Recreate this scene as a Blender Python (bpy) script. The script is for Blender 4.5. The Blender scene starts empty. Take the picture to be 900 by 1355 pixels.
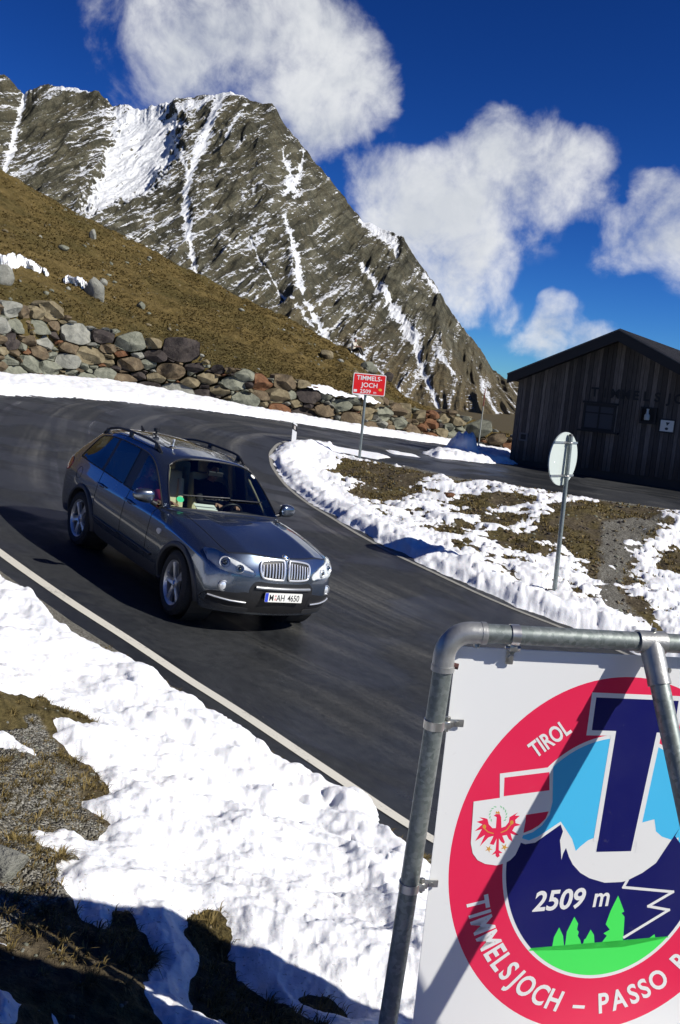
import bpy, bmesh, math, random
import numpy as np
from mathutils import Vector, Matrix
from mathutils.bvhtree import BVHTree

random.seed(7)
rng = np.random.default_rng(7)
SC = bpy.context.scene
COL = SC.collection
R_ = math.radians

# ------------------------------------------------------------------ camera frame
F_PX = 1200.0
CZ = 3.0
_th, _ro = R_(8.0), R_(5.4)
_up = np.array([math.sin(_ro) * math.cos(_th), -math.cos(_ro) * math.cos(_th), -math.sin(_th)])
_zc = np.array([0, 0, 1.0])
_Y = _zc - (_zc @ _up) * _up
_Y /= np.linalg.norm(_Y)
_X = np.cross(_Y, _up)
CAM = np.stack([_X, _Y, _up])          # world = CAM @ (right, down, forward)
CPOS = np.array([0, 0, CZ])


def ray(u, v):
    return CAM @ np.array([(u - 450) / F_PX, (v - 677.5) / F_PX, 1.0])


def W(u, v, d):
    return ray(u, v) * d + CPOS


def to_px(x, y, z):
    c0 = CAM[0, 0] * x + CAM[1, 0] * y + CAM[2, 0] * (z - CZ)
    c1 = CAM[0, 1] * x + CAM[1, 1] * y + CAM[2, 1] * (z - CZ)
    c2 = CAM[0, 2] * x + CAM[1, 2] * y + CAM[2, 2] * (z - CZ)
    c2 = np.where(c2 < 0.05, 0.05, c2)
    return 450 + F_PX * c0 / c2, 677.5 + F_PX * c1 / c2


# ------------------------------------------------------------------ object helpers
def tag(o, label=None, cat=None, group=None, kind=None):
    if label:
        o['label'] = label
    if cat:
        o['category'] = cat
    if group:
        o['group'] = group
    if kind:
        o['kind'] = kind
    return o


def empty(name, loc=(0, 0, 0), mat4=None):
    o = bpy.data.objects.new(name, None)
    o.empty_display_size = 0.2
    if mat4 is not None:
        o.matrix_world = mat4
    else:
        o.location = loc
    COL.objects.link(o)
    return o


def mesh_obj(name, verts, faces, mats=None, parent=None, smooth=False, midx=None):
    me = bpy.data.meshes.new(name)
    me.from_pydata([tuple(v) for v in verts], [], [tuple(f) for f in faces])
    if mats is None:
        mats = []
    if not isinstance(mats, (list, tuple)):
        mats = [mats]
    for m in mats:
        me.materials.append(m)
    if midx is not None:
        me.polygons.foreach_set('material_index', np.asarray(midx, dtype=np.int32))
    if smooth:
        me.polygons.foreach_set('use_smooth', np.ones(len(me.polygons), dtype=bool))
    me.update()
    o = bpy.data.objects.new(name, me)
    COL.objects.link(o)
    if parent is not None:
        o.parent = parent
    return o


def fast_mesh(name, V, Fq, mats, smooth=True, attrs=None, parent=None):
    """V (n,3) float, Fq (m,k) int faces, all of k corners."""
    me = bpy.data.meshes.new(name)
    n, (m, k) = len(V), Fq.shape
    me.vertices.add(n)
    me.vertices.foreach_set('co', np.ascontiguousarray(V, dtype=np.float32).ravel())
    me.loops.add(m * k)
    me.loops.foreach_set('vertex_index', np.ascontiguousarray(Fq, dtype=np.int32).ravel())
    me.polygons.add(m)
    me.polygons.foreach_set('loop_start', np.arange(0, m * k, k, dtype=np.int32))
    me.polygons.foreach_set('loop_total', np.full(m, k, dtype=np.int32))
    if smooth:
        me.polygons.foreach_set('use_smooth', np.ones(m, dtype=bool))
    for mt in (mats if isinstance(mats, (list, tuple)) else [mats]):
        me.materials.append(mt)
    me.update(calc_edges=True)
    me.validate()
    if attrs:
        for an, av in attrs.items():
            a = me.attributes.new(an, 'FLOAT', 'POINT')
            a.data.foreach_set('value', np.ascontiguousarray(av, dtype=np.float32))
    o = bpy.data.objects.new(name, me)
    COL.objects.link(o)
    if parent is not None:
        o.parent = parent
    return o


class MB:
    """Collects shapes into ONE mesh."""

    def __init__(self):
        self.v, self.f, self.mi = [], [], []

    def add(self, verts, faces, mi=0):
        b = len(self.v)
        self.v += [tuple(map(float, p)) for p in verts]
        self.f += [tuple(b + i for i in f) for f in faces]
        self.mi += [mi] * len(faces)
        return self

    def box(self, c, s, rot=None, mi=0, bev=0.0):
        hx, hy, hz = s[0] / 2, s[1] / 2, s[2] / 2
        if bev > 0:
            bm = bmesh.new()
            bmesh.ops.create_cube(bm, size=1.0)
            for v in bm.verts:
                v.co = (v.co.x * s[0], v.co.y * s[1], v.co.z * s[2])
            bmesh.ops.bevel(bm, geom=bm.edges[:], offset=bev, segments=2, affect='EDGES', profile=0.6)
            vs = [v.co.copy() for v in bm.verts]
            bm.verts.index_update()
            fs = [[v.index for v in f.verts] for f in bm.faces]
            bm.free()
        else:
            vs = [Vector((x, y, z)) for x in (-hx, hx) for y in (-hy, hy) for z in (-hz, hz)]
            fs = [(0, 1, 3, 2), (4, 6, 7, 5), (0, 4, 5, 1), (2, 3, 7, 6), (0, 2, 6, 4), (1, 5, 7, 3)]
        M = rot if rot is not None else Matrix.Identity(3)
        return self.add([M @ v + Vector(c) for v in vs], fs, mi)

    def tube(self, pts, r, n=12, cap=True, mi=0, closed=False):
        pts = [Vector(p) for p in pts]
        rs = r if isinstance(r, (list, tuple)) else [r] * len(pts)
        N = len(pts)
        vs = []
        prev = None
        for i, p in enumerate(pts):
            if closed:
                t = (pts[(i + 1) % N] - pts[i - 1])
            else:
                t = pts[min(i + 1, N - 1)] - pts[max(i - 1, 0)]
            t.normalize()
            if prev is None:
                a = Vector((0, 0, 1)) if abs(t.z) < 0.9 else Vector((1, 0, 0))
                e1 = t.cross(a).normalized()
            else:
                e1 = (prev - t * prev.dot(t)).normalized()
            prev = e1
            e2 = t.cross(e1)
            for k in range(n):
                an = 2 * math.pi * k / n
                vs.append(p + (e1 * math.cos(an) + e2 * math.sin(an)) * rs[i])
        fs = []
        for i in range(N if closed else N - 1):
            j = (i + 1) % N
            for k in range(n):
                k2 = (k + 1) % n
                fs.append((i * n + k, i * n + k2, j * n + k2, j * n + k))
        if cap and not closed:
            fs.append(tuple(reversed(range(n))))
            fs.append(tuple((N - 1) * n + k for k in range(n)))
        return self.add(vs, fs, mi)

    def lathe(self, prof, n=32, origin=(0, 0, 0), axis='z', mi=0):
        """prof: list of (r, h) revolved about axis."""
        vs, fs = [], []
        for (r, h) in prof:
            for k in range(n):
                a = 2 * math.pi * k / n
                c, s = r * math.cos(a), r * math.sin(a)
                p = {'z': (c, s, h), 'y': (c, h, s), 'x': (h, c, s)}[axis]
                vs.append(Vector(p) + Vector(origin))
        for i in range(len(prof) - 1):
            for k in range(n):
                k2 = (k + 1) % n
                fs.append((i * n + k, i * n + k2, (i + 1) * n + k2, (i + 1) * n + k))
        return self.add(vs, fs, mi)

    def prism(self, poly, fr, to, mapf, mi=0):
        """poly 2D outline (CCW) extruded from depth fr to depth to; mapf(a,b,depth)->xyz"""
        n = len(poly)
        vs = [mapf(a, b, fr) for a, b in poly] + [mapf(a, b, to) for a, b in poly]
        fs = [tuple(reversed(range(n))), tuple(range(n, 2 * n))]
        for i in range(n):
            j = (i + 1) % n
            fs.append((i, j, n + j, n + i))
        return self.add(vs, fs, mi)

    def build(self, name, mats, parent=None, smooth=False, fix=True, auto=None):
        o = mesh_obj(name, self.v, self.f, mats, parent, smooth, self.mi)
        if fix:
            bm = bmesh.new()
            bm.from_mesh(o.data)
            bmesh.ops.recalc_face_normals(bm, faces=bm.faces)
            bm.to_mesh(o.data)
            bm.free()
        if auto is not None:
            smooth_by_angle(o, auto)
        return o


def smooth_by_angle(o, deg=35):
    me = o.data
    me.polygons.foreach_set('use_smooth', np.ones(len(me.polygons), dtype=bool))
    bm = bmesh.new()
    bm.from_mesh(me)
    lim = R_(deg)
    for e in bm.edges:
        if len(e.link_faces) == 2:
            e.smooth = e.calc_face_angle(0.0) < lim
    bm.to_mesh(me)
    bm.free()


# ------------------------------------------------------------------ numpy noise
def _hash(ix, iy, seed):
    h = (ix.astype(np.int64) * 374761393 + iy.astype(np.int64) * 668265263 + seed * 1274126177) & 0xFFFFFFFF
    h = ((h ^ (h >> 13)) * 1274126177) & 0xFFFFFFFF
    h = h ^ (h >> 16)
    return (h & 0xFFFFFF).astype(np.float64) / float(0xFFFFFF)


def vnoise(x, y, seed=0):
    x, y = np.asarray(x, float), np.asarray(y, float)
    ix, iy = np.floor(x), np.floor(y)
    fx, fy = x - ix, y - iy
    fx = fx * fx * fx * (fx * (fx * 6 - 15) + 10)
    fy = fy * fy * fy * (fy * (fy * 6 - 15) + 10)
    a, b = _hash(ix, iy, seed), _hash(ix + 1, iy, seed)
    c, d = _hash(ix, iy + 1, seed), _hash(ix + 1, iy + 1, seed)
    return (a * (1 - fx) + b * fx) * (1 - fy) + (c * (1 - fx) + d * fx) * fy


def fbm(x, y, octv=4, seed=0, gain=0.5, lac=2.03):
    s, a, t = 0.0, 1.0, 0.0
    ca, sa = math.cos(0.6), math.sin(0.6)
    for o in range(octv):
        s = s + a * vnoise(x, y, seed + o * 17)
        t += a
        a *= gain
        x, y = (x * ca - y * sa) * lac, (x * sa + y * ca) * lac
    return s / t


def ridged(x, y, octv=4, seed=0, gain=0.5, lac=2.03):
    s, a, t = 0.0, 1.0, 0.0
    ca, sa = math.cos(0.5), math.sin(0.5)
    for o in range(octv):
        s = s + a * (1 - np.abs(2 * vnoise(x, y, seed + o * 13) - 1))
        t += a
        a *= gain
        x, y = (x * ca - y * sa) * lac, (x * sa + y * ca) * lac
    return s / t


def worley(x, y, seed=0):
    ix, iy = np.floor(x), np.floor(y)
    best = np.full(np.shape(x), 9.0)
    rid = np.zeros(np.shape(x))
    for dx in (-1, 0, 1):
        for dy in (-1, 0, 1):
            cx, cy = ix + dx, iy + dy
            px = cx + _hash(cx, cy, seed)
            py = cy + _hash(cx, cy, seed + 91)
            d = (px - x) ** 2 + (py - y) ** 2
            m = d < best
            best = np.where(m, d, best)
            rid = np.where(m, _hash(cx, cy, seed + 177), rid)
    return np.sqrt(best), rid


def sstep(a, b, x):
    t = np.clip((x - a) / (b - a), 0, 1)
    return t * t * (3 - 2 * t)


def seg_dist(x, y, line, closed=False):
    """distance to polyline and arclength of the nearest point"""
    best = np.full(np.shape(x), 1e9)
    along = np.zeros(np.shape(x))
    n = len(line)
    s0 = 0.0
    for i in range(n if closed else n - 1):
        ax, ay = line[i][0], line[i][1]
        bx, by = line[(i + 1) % n][0], line[(i + 1) % n][1]
        dx, dy = bx - ax, by - ay
        L2 = dx * dx + dy * dy + 1e-12
        t = np.clip(((x - ax) * dx + (y - ay) * dy) / L2, 0, 1)
        d = (x - ax - t * dx) ** 2 + (y - ay - t * dy) ** 2
        m = d < best
        best = np.where(m, d, best)
        L = math.sqrt(L2)
        along = np.where(m, s0 + t * L, along)
        s0 += L
    return np.sqrt(best), along


def in_poly(x, y, poly):
    ins = np.zeros(np.shape(x), bool)
    n = len(poly)
    for i in range(n):
        ax, ay = poly[i][0], poly[i][1]
        bx, by = poly[(i + 1) % n][0], poly[(i + 1) % n][1]
        if ay == by:
            continue
        c = ((ay > y) != (by > y)) & (x < (bx - ax) * (y - ay) / (by - ay) + ax)
        ins ^= c
    return ins


def sd_poly(x, y, poly):
    d, _ = seg_dist(x, y, poly, True)
    return np.where(in_poly(x, y, poly), d, -d)


# ------------------------------------------------------------------ the lie of the land
CAR_R = CAM @ np.array([[0.5924222503313379, 0.7736457361781323, 0.22474018822897102],
                        [0.24921751861239905, 0.0892915027647524, -0.9643223817528287],
                        [-0.7661112880831845, 0.627295227485564, -0.13990779765189365]])
CAR_T = CAM @ np.array([-1.2898422155477616, 1.2513946365103008, 11.031983811318392]) + CPOS


def carw(x, y, z=0.0):
    return CAR_R @ np.array([x, y, z], float) + CAR_T


_ctl = [carw(*q) for q in [(0, .9), (0, -.9), (-2.93, .9), (-2.93, -.9), (-6, 0), (-6, 2.5), (3, 0), (3, 3.5), (5, -1),
                           (-3, 3.5), (0, 5), (-9, 1), (-9, -2), (5, 3), (7, 0), (1, 7), (-1.5, -2), (2, -1.6), (-5, -2.4)]]
_ctl += [W(*q) for q in [(0, 505, 30), (200, 530, 33), (400, 560, 38), (560, 583, 43), (660, 598, 48), (475, 607, 30),
                         (360, 600, 28), (420, 590, 31), (733, 783, 16.5), (700, 650, 26), (560, 620, 29), (672, 612, 36),
                         (900, 651, 32.3), (900, 690, 24.5), (760, 660, 26.5), (600, 700, 20.5), (850, 760, 19.5),
                         (870, 820, 15.5), (500, 665, 24), (430, 625, 27.5),
                         (0, 1355, 2.55), (250, 1215, 3.9), (0, 950, 5.0), (0, 1150, 3.2), (500, 1225, 3.9), (0, 850, 7.2),
                         (420, 1355, 3.0), (250, 1020, 5.75), (100, 900, 7.0)]]
_ctl += [np.array(q, float) for q in [(1.5, 2.6, .75), (0, 0, 1.45), (-3, 1, 1.5), (3, 0, .6), (-4, 5, 1.25), (-6, 8, 1.05),
                                      (-9, 9, 1.3), (-13, 14, 1.5), (-16, 24, 2.1), (12, 8, -1.5), (9, 14, -1.0), (15, 20, -.9),
                                      (20, 30, .0), (25, 40, .2), (0, -6, 1.6), (-6, -4, 2.0), (8, -6, -.2), (6, 3, -.7),
                                      (15, 55, .6), (-18, 36, 2.6), (-8, 45, 2.4), (4, 56, 1.4)]]
_ctl = np.array(_ctl)


def _phi(r2):
    return 0.5 * r2 * np.log(r2 + 1e-9)


def _tps(P, lam=0.02):
    n = len(P)
    d2 = ((P[:, None, :2] - P[None, :, :2]) ** 2).sum(2)
    A = np.zeros((n + 3, n + 3))
    A[:n, :n] = _phi(d2) + lam * n * np.eye(n)
    A[:n, n] = 1
    A[:n, n + 1:] = P[:, :2]
    A[n, :n] = 1
    A[n + 1:, :n] = P[:, :2].T
    b = np.zeros(n + 3)
    b[:n] = P[:, 2]
    return np.linalg.solve(A, b)


_tw = _tps(_ctl)


def g0(x, y):
    x, y = np.asarray(x, float), np.asarray(y, float)
    z = _tw[-3] + _tw[-2] * x + _tw[-1] * y
    for i in range(len(_ctl)):
        z = z + _tw[i] * _phi((x - _ctl[i, 0]) ** 2 + (y - _ctl[i, 1]) ** 2)
    d = np.hypot((x - 2), (y - 22))
    k = sstep(34, 75, d)
    far = -3.0 - 0.004 * np.maximum(d - 75, 0)
    return z * (1 - k) + far * k


def on_ground(u, v, zoff=0.0):
    r = ray(u, v)
    s = np.concatenate([np.linspace(1.2, 12, 160), np.linspace(12.1, 75, 260)])
    P = CPOS[None] + s[:, None] * r[None]
    h = P[:, 2] - g0(P[:, 0], P[:, 1]) - zoff
    k = np.argmax(h < 0)
    if h[k] >= 0:
        k = len(s) - 1
    a, b = s[max(k - 1, 0)], s[k]
    for _ in range(18):
        m = (a + b) / 2
        p = CPOS + m * r
        if p[2] - g0(p[0], p[1]) - zoff > 0:
            a = m
        else:
            b = m
    return CPOS + a * r


def gpoly(px):
    return [tuple(on_ground(u, v)[:2]) for u, v in px]


# sun
SUN_EL, SUN_AZ = R_(36.5), R_(-20.0)
SUN = np.array([math.cos(SUN_EL) * math.cos(SUN_AZ), math.cos(SUN_EL) * math.sin(SUN_AZ), math.sin(SUN_EL)])
# ------------------------------------------------------------------ material helpers
class NT:
    def __init__(self, name):
        self.m = bpy.data.materials.new(name)
        self.m.use_nodes = True
        self.t = self.m.node_tree
        self.t.nodes.clear()
        self.out = self.t.nodes.new('ShaderNodeOutputMaterial')
        self.b = self.t.nodes.new('ShaderNodeBsdfPrincipled')
        self.t.links.new(self.b.outputs[0], self.out.inputs[0])

    def n(self, typ, **kw):
        nd = self.t.nodes.new('ShaderNode' + typ)
        for k, v in kw.items():
            if k.startswith('i_'):
                nm = k[2:].replace('_', ' ')
                nd.inputs[nm].default_value = v
            else:
                setattr(nd, k, v)
        return nd

    def l(self, a, b):
        self.t.links.new(a, b)

    def attr(self, name):
        return self.n('Attribute', attribute_name=name).outputs['Fac']

    def math(self, op, a, b=None, c=None, clamp=False):
        nd = self.n('Math', operation=op, use_clamp=clamp)
        for i, q in enumerate((a, b, c)):
            if q is None:
                continue
            if isinstance(q, (int, float)):
                nd.inputs[i].default_value = q
            else:
                self.l(q, nd.inputs[i])
        return nd.outputs[0]

    def noise(self, vec=None, scale=5, detail=4, rough=0.55, dist=0.0, out='Fac'):
        nd = self.n('TexNoise')
        nd.inputs['Scale'].default_value = scale
        nd.inputs['Detail'].default_value = detail
        nd.inputs['Roughness'].default_value = rough
        nd.inputs['Distortion'].default_value = dist
        if vec is not None:
            self.l(vec, nd.inputs['Vector'])
        return nd.outputs[out]

    def voro(self, vec=None, scale=5, feature='F1', out='Distance', rnd=1.0):
        nd = self.n('TexVoronoi', feature=feature)
        nd.inputs['Scale'].default_value = scale
        nd.inputs['Randomness'].default_value = rnd
        if vec is not None:
            self.l(vec, nd.inputs['Vector'])
        return nd.outputs[out]

    def coord(self, out='Object'):
        return self.n('TexCoord').outputs[out]

    def mapping(self, vec, scale=(1, 1, 1), rot=(0, 0, 0)):
        nd = self.n('Mapping')
        nd.inputs['Scale'].default_value = scale
        nd.inputs['Rotation'].default_value = rot
        self.l(vec, nd.inputs['Vector'])
        return nd.outputs[0]

    def comb(self, x, y, z=0.0):
        nd = self.n('CombineXYZ')
        for i, q in enumerate((x, y, z)):
            if isinstance(q, (int, float)):
                nd.inputs[i].default_value = q
            else:
                self.l(q, nd.inputs[i])
        return nd.outputs[0]

    def ramp(self, fac, stops, interp='LINEAR'):
        nd = self.n('ValToRGB')
        cr = nd.color_ramp
        cr.interpolation = interp
        while len(cr.elements) < len(stops):
            cr.elements.new(0.5)
        for e, (p, c) in zip(cr.elements, stops):
            e.position = p
            e.color = tuple(c) + (1,) if len(c) == 3 else c
        self.l(fac, nd.inputs[0])
        return nd.outputs[0]

    def sramp(self, fac, a, b):
        nd = self.n('MapRange', interpolation_type='SMOOTHSTEP')
        nd.inputs['From Min'].default_value = a
        nd.inputs['From Max'].default_value = b
        self.l(fac, nd.inputs['Value'])
        return nd.outputs[0]

    def mix(self, fac, a, b, blend='MIX'):
        nd = self.n('Mix', data_type='RGBA', blend_type=blend)
        for i, q in ((0, fac), (6, a), (7, b)):
            if isinstance(q, (int, float)):
                nd.inputs[i].default_value = q
            elif isinstance(q, (tuple, list)):
                nd.inputs[i].default_value = tuple(q) + (1,)
            else:
                self.l(q, nd.inputs[i])
        return nd.outputs[2]

    def bump(self, h, strength=0.5, dist=0.02, normal=None):
        nd = self.n('Bump')
        nd.inputs['Strength'].default_value = strength
        nd.inputs['Distance'].default_value = dist
        self.l(h, nd.inputs['Height'])
        if normal is not None:
            self.l(normal, nd.inputs['Normal'])
        return nd.outputs[0]

    def set(self, **kw):
        for k, v in kw.items():
            inp = self.b.inputs[k.replace('_', ' ')]
            if isinstance(v, (int, float)):
                inp.default_value = v
            elif isinstance(v, (tuple, list)):
                inp.default_value = tuple(v) + (1,) if len(v) == 3 and inp.type == 'RGBA' else tuple(v)
            else:
                self.l(v, inp)
        return self


def simple(name, col, rough=0.5, metal=0.0, var=0.12, scale=6.0, bump=0.0, coat=0.0, spec=0.5):
    """plain material with slight procedural mottling"""
    t = NT(name)
    co = t.coord()
    nz = t.noise(co, scale, 4, 0.6)
    c = t.mix(nz, tuple(x * (1 - var) for x in col), tuple(min(1, x * (1 + var)) for x in col))
    t.set(Base_Color=c, Metallic=metal, Coat_Weight=coat, Specular_IOR_Level=spec)
    t.set(Roughness=t.math('MULTIPLY_ADD', nz, 0.15, max(0.02, rough - 0.075)))
    if bump > 0:
        t.set(Normal=t.bump(nz, bump, 0.01))
    return t.m


M = {}

# --- asphalt: attributes 'lat' (metres from the inner kerb), 'lon' (metres along it)
t = NT('asphalt')
co = t.coord()
lat, lon = t.attr('lat'), t.attr('lon')
fine = t.noise(co, 160, 2, 0.7)
mid = t.noise(co, 9, 4, 0.6)
big = t.noise(co, 0.35, 3, 0.55, 0.6)
st1 = t.noise(t.comb(t.math('MULTIPLY', lat, 1.3), t.math('MULTIPLY', lon, 0.05)), 1.0, 5, 0.62, 0.35)
st2 = t.noise(t.comb(t.math('MULTIPLY', lat, 4.5), t.math('MULTIPLY', lon, 0.10)), 1.0, 4, 0.65, 0.5)
base = t.ramp(mid, [(0.3, (0.011, 0.0125, 0.0145)), (0.7, (0.025, 0.027, 0.029))])
streak = t.math('MULTIPLY', t.sramp(st1, 0.42, 0.68), t.sramp(st2, 0.34, 0.64))
streak = t.math('MULTIPLY', streak, t.sramp(big, 0.36, 0.60))
grit = t.noise(co, 28, 4, 0.75)
streak = t.math('MULTIPLY', streak, t.sramp(grit, 0.30, 0.62))
worn_z = t.sramp(lat, 8.4, 5.2)
streak = t.math('MULTIPLY', streak, worn_z)
col = t.mix(t.math('MULTIPLY', streak, 0.88), base, (0.165, 0.160, 0.142))
col = t.mix(t.math('MULTIPLY', t.math('MULTIPLY', t.sramp(st2, 0.55, 0.75), 0.35), worn_z), col, (0.075, 0.076, 0.074))
dk = t.noise(t.comb(t.math('MULTIPLY', lat, 2.2), t.math('MULTIPLY', lon, 0.04), 7.0), 1.0, 3, 0.6, 0.3)
col = t.mix(t.math('MULTIPLY', t.sramp(dk, 0.56, 0.70), 0.6), col, (0.012, 0.013, 0.016))
peb = t.voro(co, 95, 'F1')
col = t.mix(t.math('MULTIPLY', t.sramp(fine, 0.58, 0.8), 0.45), col, (0.17, 0.17, 0.165))
wet = t.noise(co, 0.55, 3, 0.5, 0.4)
rough = t.math('MULTIPLY_ADD', t.sramp(wet, 0.42, 0.60), 0.36, 0.40)
rough = t.math('SUBTRACT', rough, t.math('MULTIPLY', t.sramp(dk, 0.56, 0.70), 0.18))
h = t.math('ADD', t.math('MULTIPLY', fine, 0.6), t.math('MULTIPLY', peb, 0.6))
t.set(Base_Color=col, Roughness=rough, Specular_IOR_Level=0.32, Normal=t.bump(h, 0.45, 0.006))
M['asphalt'] = t.m

# --- worn white road paint
t = NT('road_paint')
co = t.coord()
w1 = t.noise(co, 60, 4, 0.7)
w2 = t.noise(co, 4, 4, 0.6)
worn = t.sramp(t.math('ADD', t.math('MULTIPLY', w1, 0.7), t.math('MULTIPLY', w2, 0.5)), 0.66, 0.80)
col = t.mix(worn, (0.52, 0.50, 0.43), (0.10, 0.10, 0.095))
t.set(Base_Color=col, Roughness=0.7, Normal=t.bump(w1, 0.4, 0.004))
M['road_paint'] = t.m
M['faded_paint'] = simple('faded_edge_paint', (0.20, 0.195, 0.175), 0.85, 0, 0.5, 9, 0.3)

# --- snow
t = NT('snow')
co = t.coord()
n1 = t.noise(co, 22, 5, 0.65)
n2 = t.noise(co, 120, 3, 0.6)
dirt = t.noise(co, 1.7, 5, 0.65)
spk = t.noise(co, 75, 2, 0.5)
col = t.mix(t.sramp(dirt, 0.30, 0.75), (0.73, 0.745, 0.77), (0.81, 0.815, 0.815))
ed = t.attr('edge')
col = t.mix(t.math('MULTIPLY', t.math('MULTIPLY', t.sramp(spk, 0.62, 0.75), ed), 0.75), col, (0.20, 0.17, 0.12))
col = t.mix(t.math('MULTIPLY', ed, t.math('MULTIPLY', t.sramp(n1, 0.5, 0.8), 0.35)), col, (0.45, 0.42, 0.36))
hh = t.math('ADD', t.math('MULTIPLY', n1, 1.0), t.math('MULTIPLY', n2, 0.25))
n0 = t.noise(co, 5.5, 4, 0.6)
hh = t.math('ADD', hh, t.math('MULTIPLY', n0, 1.0))
t.set(Base_Color=col, Roughness=0.62, Specular_IOR_Level=0.25, Normal=t.bump(hh, 0.20, 0.030),
      Subsurface_Weight=0.15, Subsurface_Radius=(0.05, 0.08, 0.12), Subsurface_Scale=0.15)
M['snow'] = t.m

# --- terrain: gravel, bare soil, matted grass; attribute 'gravel'
t = NT('alpine_ground')
co = t.coord()
n1 = t.noise(co, 1.1, 5, 0.62, 0.3)
n2 = t.noise(co, 14, 5, 0.65)
n3 = t.noise(co, 60, 3, 0.65)
cell = t.voro(co, 85, 'F1', 'Color')
cd = t.voro(co, 85, 'F1', 'Distance')
bw = t.n('RGBToBW')
t.l(cell, bw.inputs[0])
soil = t.ramp(n2, [(0.25, (0.024, 0.019, 0.012)), (0.55, (0.078, 0.062, 0.038)), (0.8, (0.16, 0.132, 0.088))])
grav = t.ramp(bw.outputs[0], [(0.15, (0.06, 0.055, 0.042)), (0.5, (0.165, 0.155, 0.125)), (0.9, (0.36, 0.35, 0.31))])
grass = t.ramp(n2, [(0.25, (0.024, 0.021, 0.009)), (0.5, (0.078, 0.062, 0.024)), (0.75, (0.15, 0.118, 0.050))])
gm = t.attr('gravel')
gsel = t.sramp(t.math('ADD', gm, t.math('MULTIPLY_ADD', n1, 0.9, -0.45)), 0.35, 0.6)
c = t.mix(t.sramp(n1, 0.42, 0.60), soil, grass)
c = t.mix(gsel, c, grav)
hh = t.math('ADD', t.math('MULTIPLY', n2, 1.0), t.math('MULTIPLY', n3, 0.5))
hh = t.math('SUBTRACT', hh, t.math('MULTIPLY', t.math('MULTIPLY', cd, gsel), 0.8))
t.set(Base_Color=c, Roughness=0.95, Specular_IOR_Level=0.15, Normal=t.bump(hh, 0.9, 0.035))
M['ground'] = t.m

# --- hillside with dry autumn grass
t = NT('hill_grass_ground')
co = t.coord()
n1 = t.noise(co, 0.16, 5, 0.6, 0.5)
n2 = t.noise(co, 1.6, 6, 0.68, 0.3)
n3 = t.noise(co, 9, 4, 0.7)
c = t.ramp(n2, [(0.24, (0.060, 0.045, 0.016)), (0.45, (0.125, 0.090, 0.031)), (0.62, (0.180, 0.130, 0.048)), (0.8, (0.24, 0.182, 0.080))])
c = t.mix(t.math('MULTIPLY', t.sramp(n1, 0.45, 0.65), 0.5), c, (0.060, 0.056, 0.020))
st = t.sramp(t.noise(co, 4.5, 3, 0.6), 0.66, 0.74)
c = t.mix(t.math('MULTIPLY', st, t.sramp(n1, 0.35, 0.5)), c, (0.24, 0.23, 0.20))
hh = t.math('ADD', t.math('MULTIPLY', n2, 1.2), t.math('MULTIPLY', n3, 0.5))
t.set(Base_Color=c, Roughness=1.0, Specular_IOR_Level=0.1, Normal=t.bump(hh, 1.0, 0.35))
M['hill'] = t.m

# --- blades (attribute 'tone')
t = NT('dry_grass')
tn = t.attr('tone')
c = t.ramp(tn, [(0.0, (0.070, 0.054, 0.018)), (0.35, (0.135, 0.100, 0.034)), (0.65, (0.20, 0.148, 0.052)), (0.88, (0.27, 0.208, 0.088)), (1.0, (0.10, 0.098, 0.028))])
t.set(Base_Color=c, Roughness=0.85, Specular_IOR_Level=0.2)
M['grass'] = t.m

# --- mountain: attributes 'snowm', 'talus'
t = NT('mountain_rock')
co = t.coord()
geo = t.n('NewGeometry')
sx = t.n('SeparateXYZ')
t.l(co, sx.inputs[0])
X_, Y_, Z_ = sx.outputs
# strata run up to the right on the left part of the face, fractures down to the right on the right part
def strat(deg, fa, fc):
    ang = R_(deg)
    along = t.math('ADD', t.math('MULTIPLY', X_, math.cos(ang)), t.math('MULTIPLY', Z_, math.sin(ang)))
    across = t.math('SUBTRACT', t.math('MULTIPLY', Z_, math.cos(ang)), t.math('MULTIPLY', X_, math.sin(ang)))
    return t.noise(t.comb(t.math('MULTIPLY', along, fa), t.math('MULTIPLY', across, fc), 3.3), 1.0, 7, 0.68, 0.7)


sA_ = strat(60, 0.034, 0.150)
sB_ = strat(-50, 0.030, 0.130)
rm_ = t.attr('rightm')
mxf = t.n('Mix', data_type='FLOAT')
t.l(rm_, mxf.inputs[0]); t.l(sA_, mxf.inputs[2]); t.l(sB_, mxf.inputs[3])
s1 = mxf.outputs[0]
s2 = t.noise(t.mapping(co, (0.05, 0.05, 0.03)), 1.0, 7, 0.68, 0.4)
s3 = t.noise(co, 0.22, 6, 0.70)
rock = t.ramp(s1, [(0.28, (0.022, 0.023, 0.017)), (0.46, (0.082, 0.077, 0.050)), (0.60, (0.160, 0.150, 0.104)), (0.78, (0.27, 0.265, 0.205))])
rock = t.mix(t.math('MULTIPLY', t.sramp(s2, 0.45, 0.65), 0.55), rock, (0.115, 0.096, 0.054))
s4 = t.noise(co, 0.055, 8, 0.66, 0.6)
rock = t.mix(t.math('MULTIPLY', t.sramp(s4, 0.53, 0.40), 0.72), rock, (0.030, 0.029, 0.020))
rock = t.mix(t.math('MULTIPLY', t.sramp(s3, 0.52, 0.72), 0.45), rock, (0.055, 0.066, 0.038))
tal = t.attr('talus')
rock = t.mix(t.math('MULTIPLY', tal, t.sramp(s3, 0.2, 0.7)), rock, (0.175, 0.130, 0.062))
nrm = t.n('SeparateXYZ')
t.l(geo.outputs['True Normal'], nrm.inputs[0])
sm = t.attr('snowm')
v = t.math('ADD', sm, t.math('MULTIPLY_ADD', s1, 1.9, -0.95))
v = t.math('ADD', v, t.math('MULTIPLY_ADD', s3, 1.6, -0.80))
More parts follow.
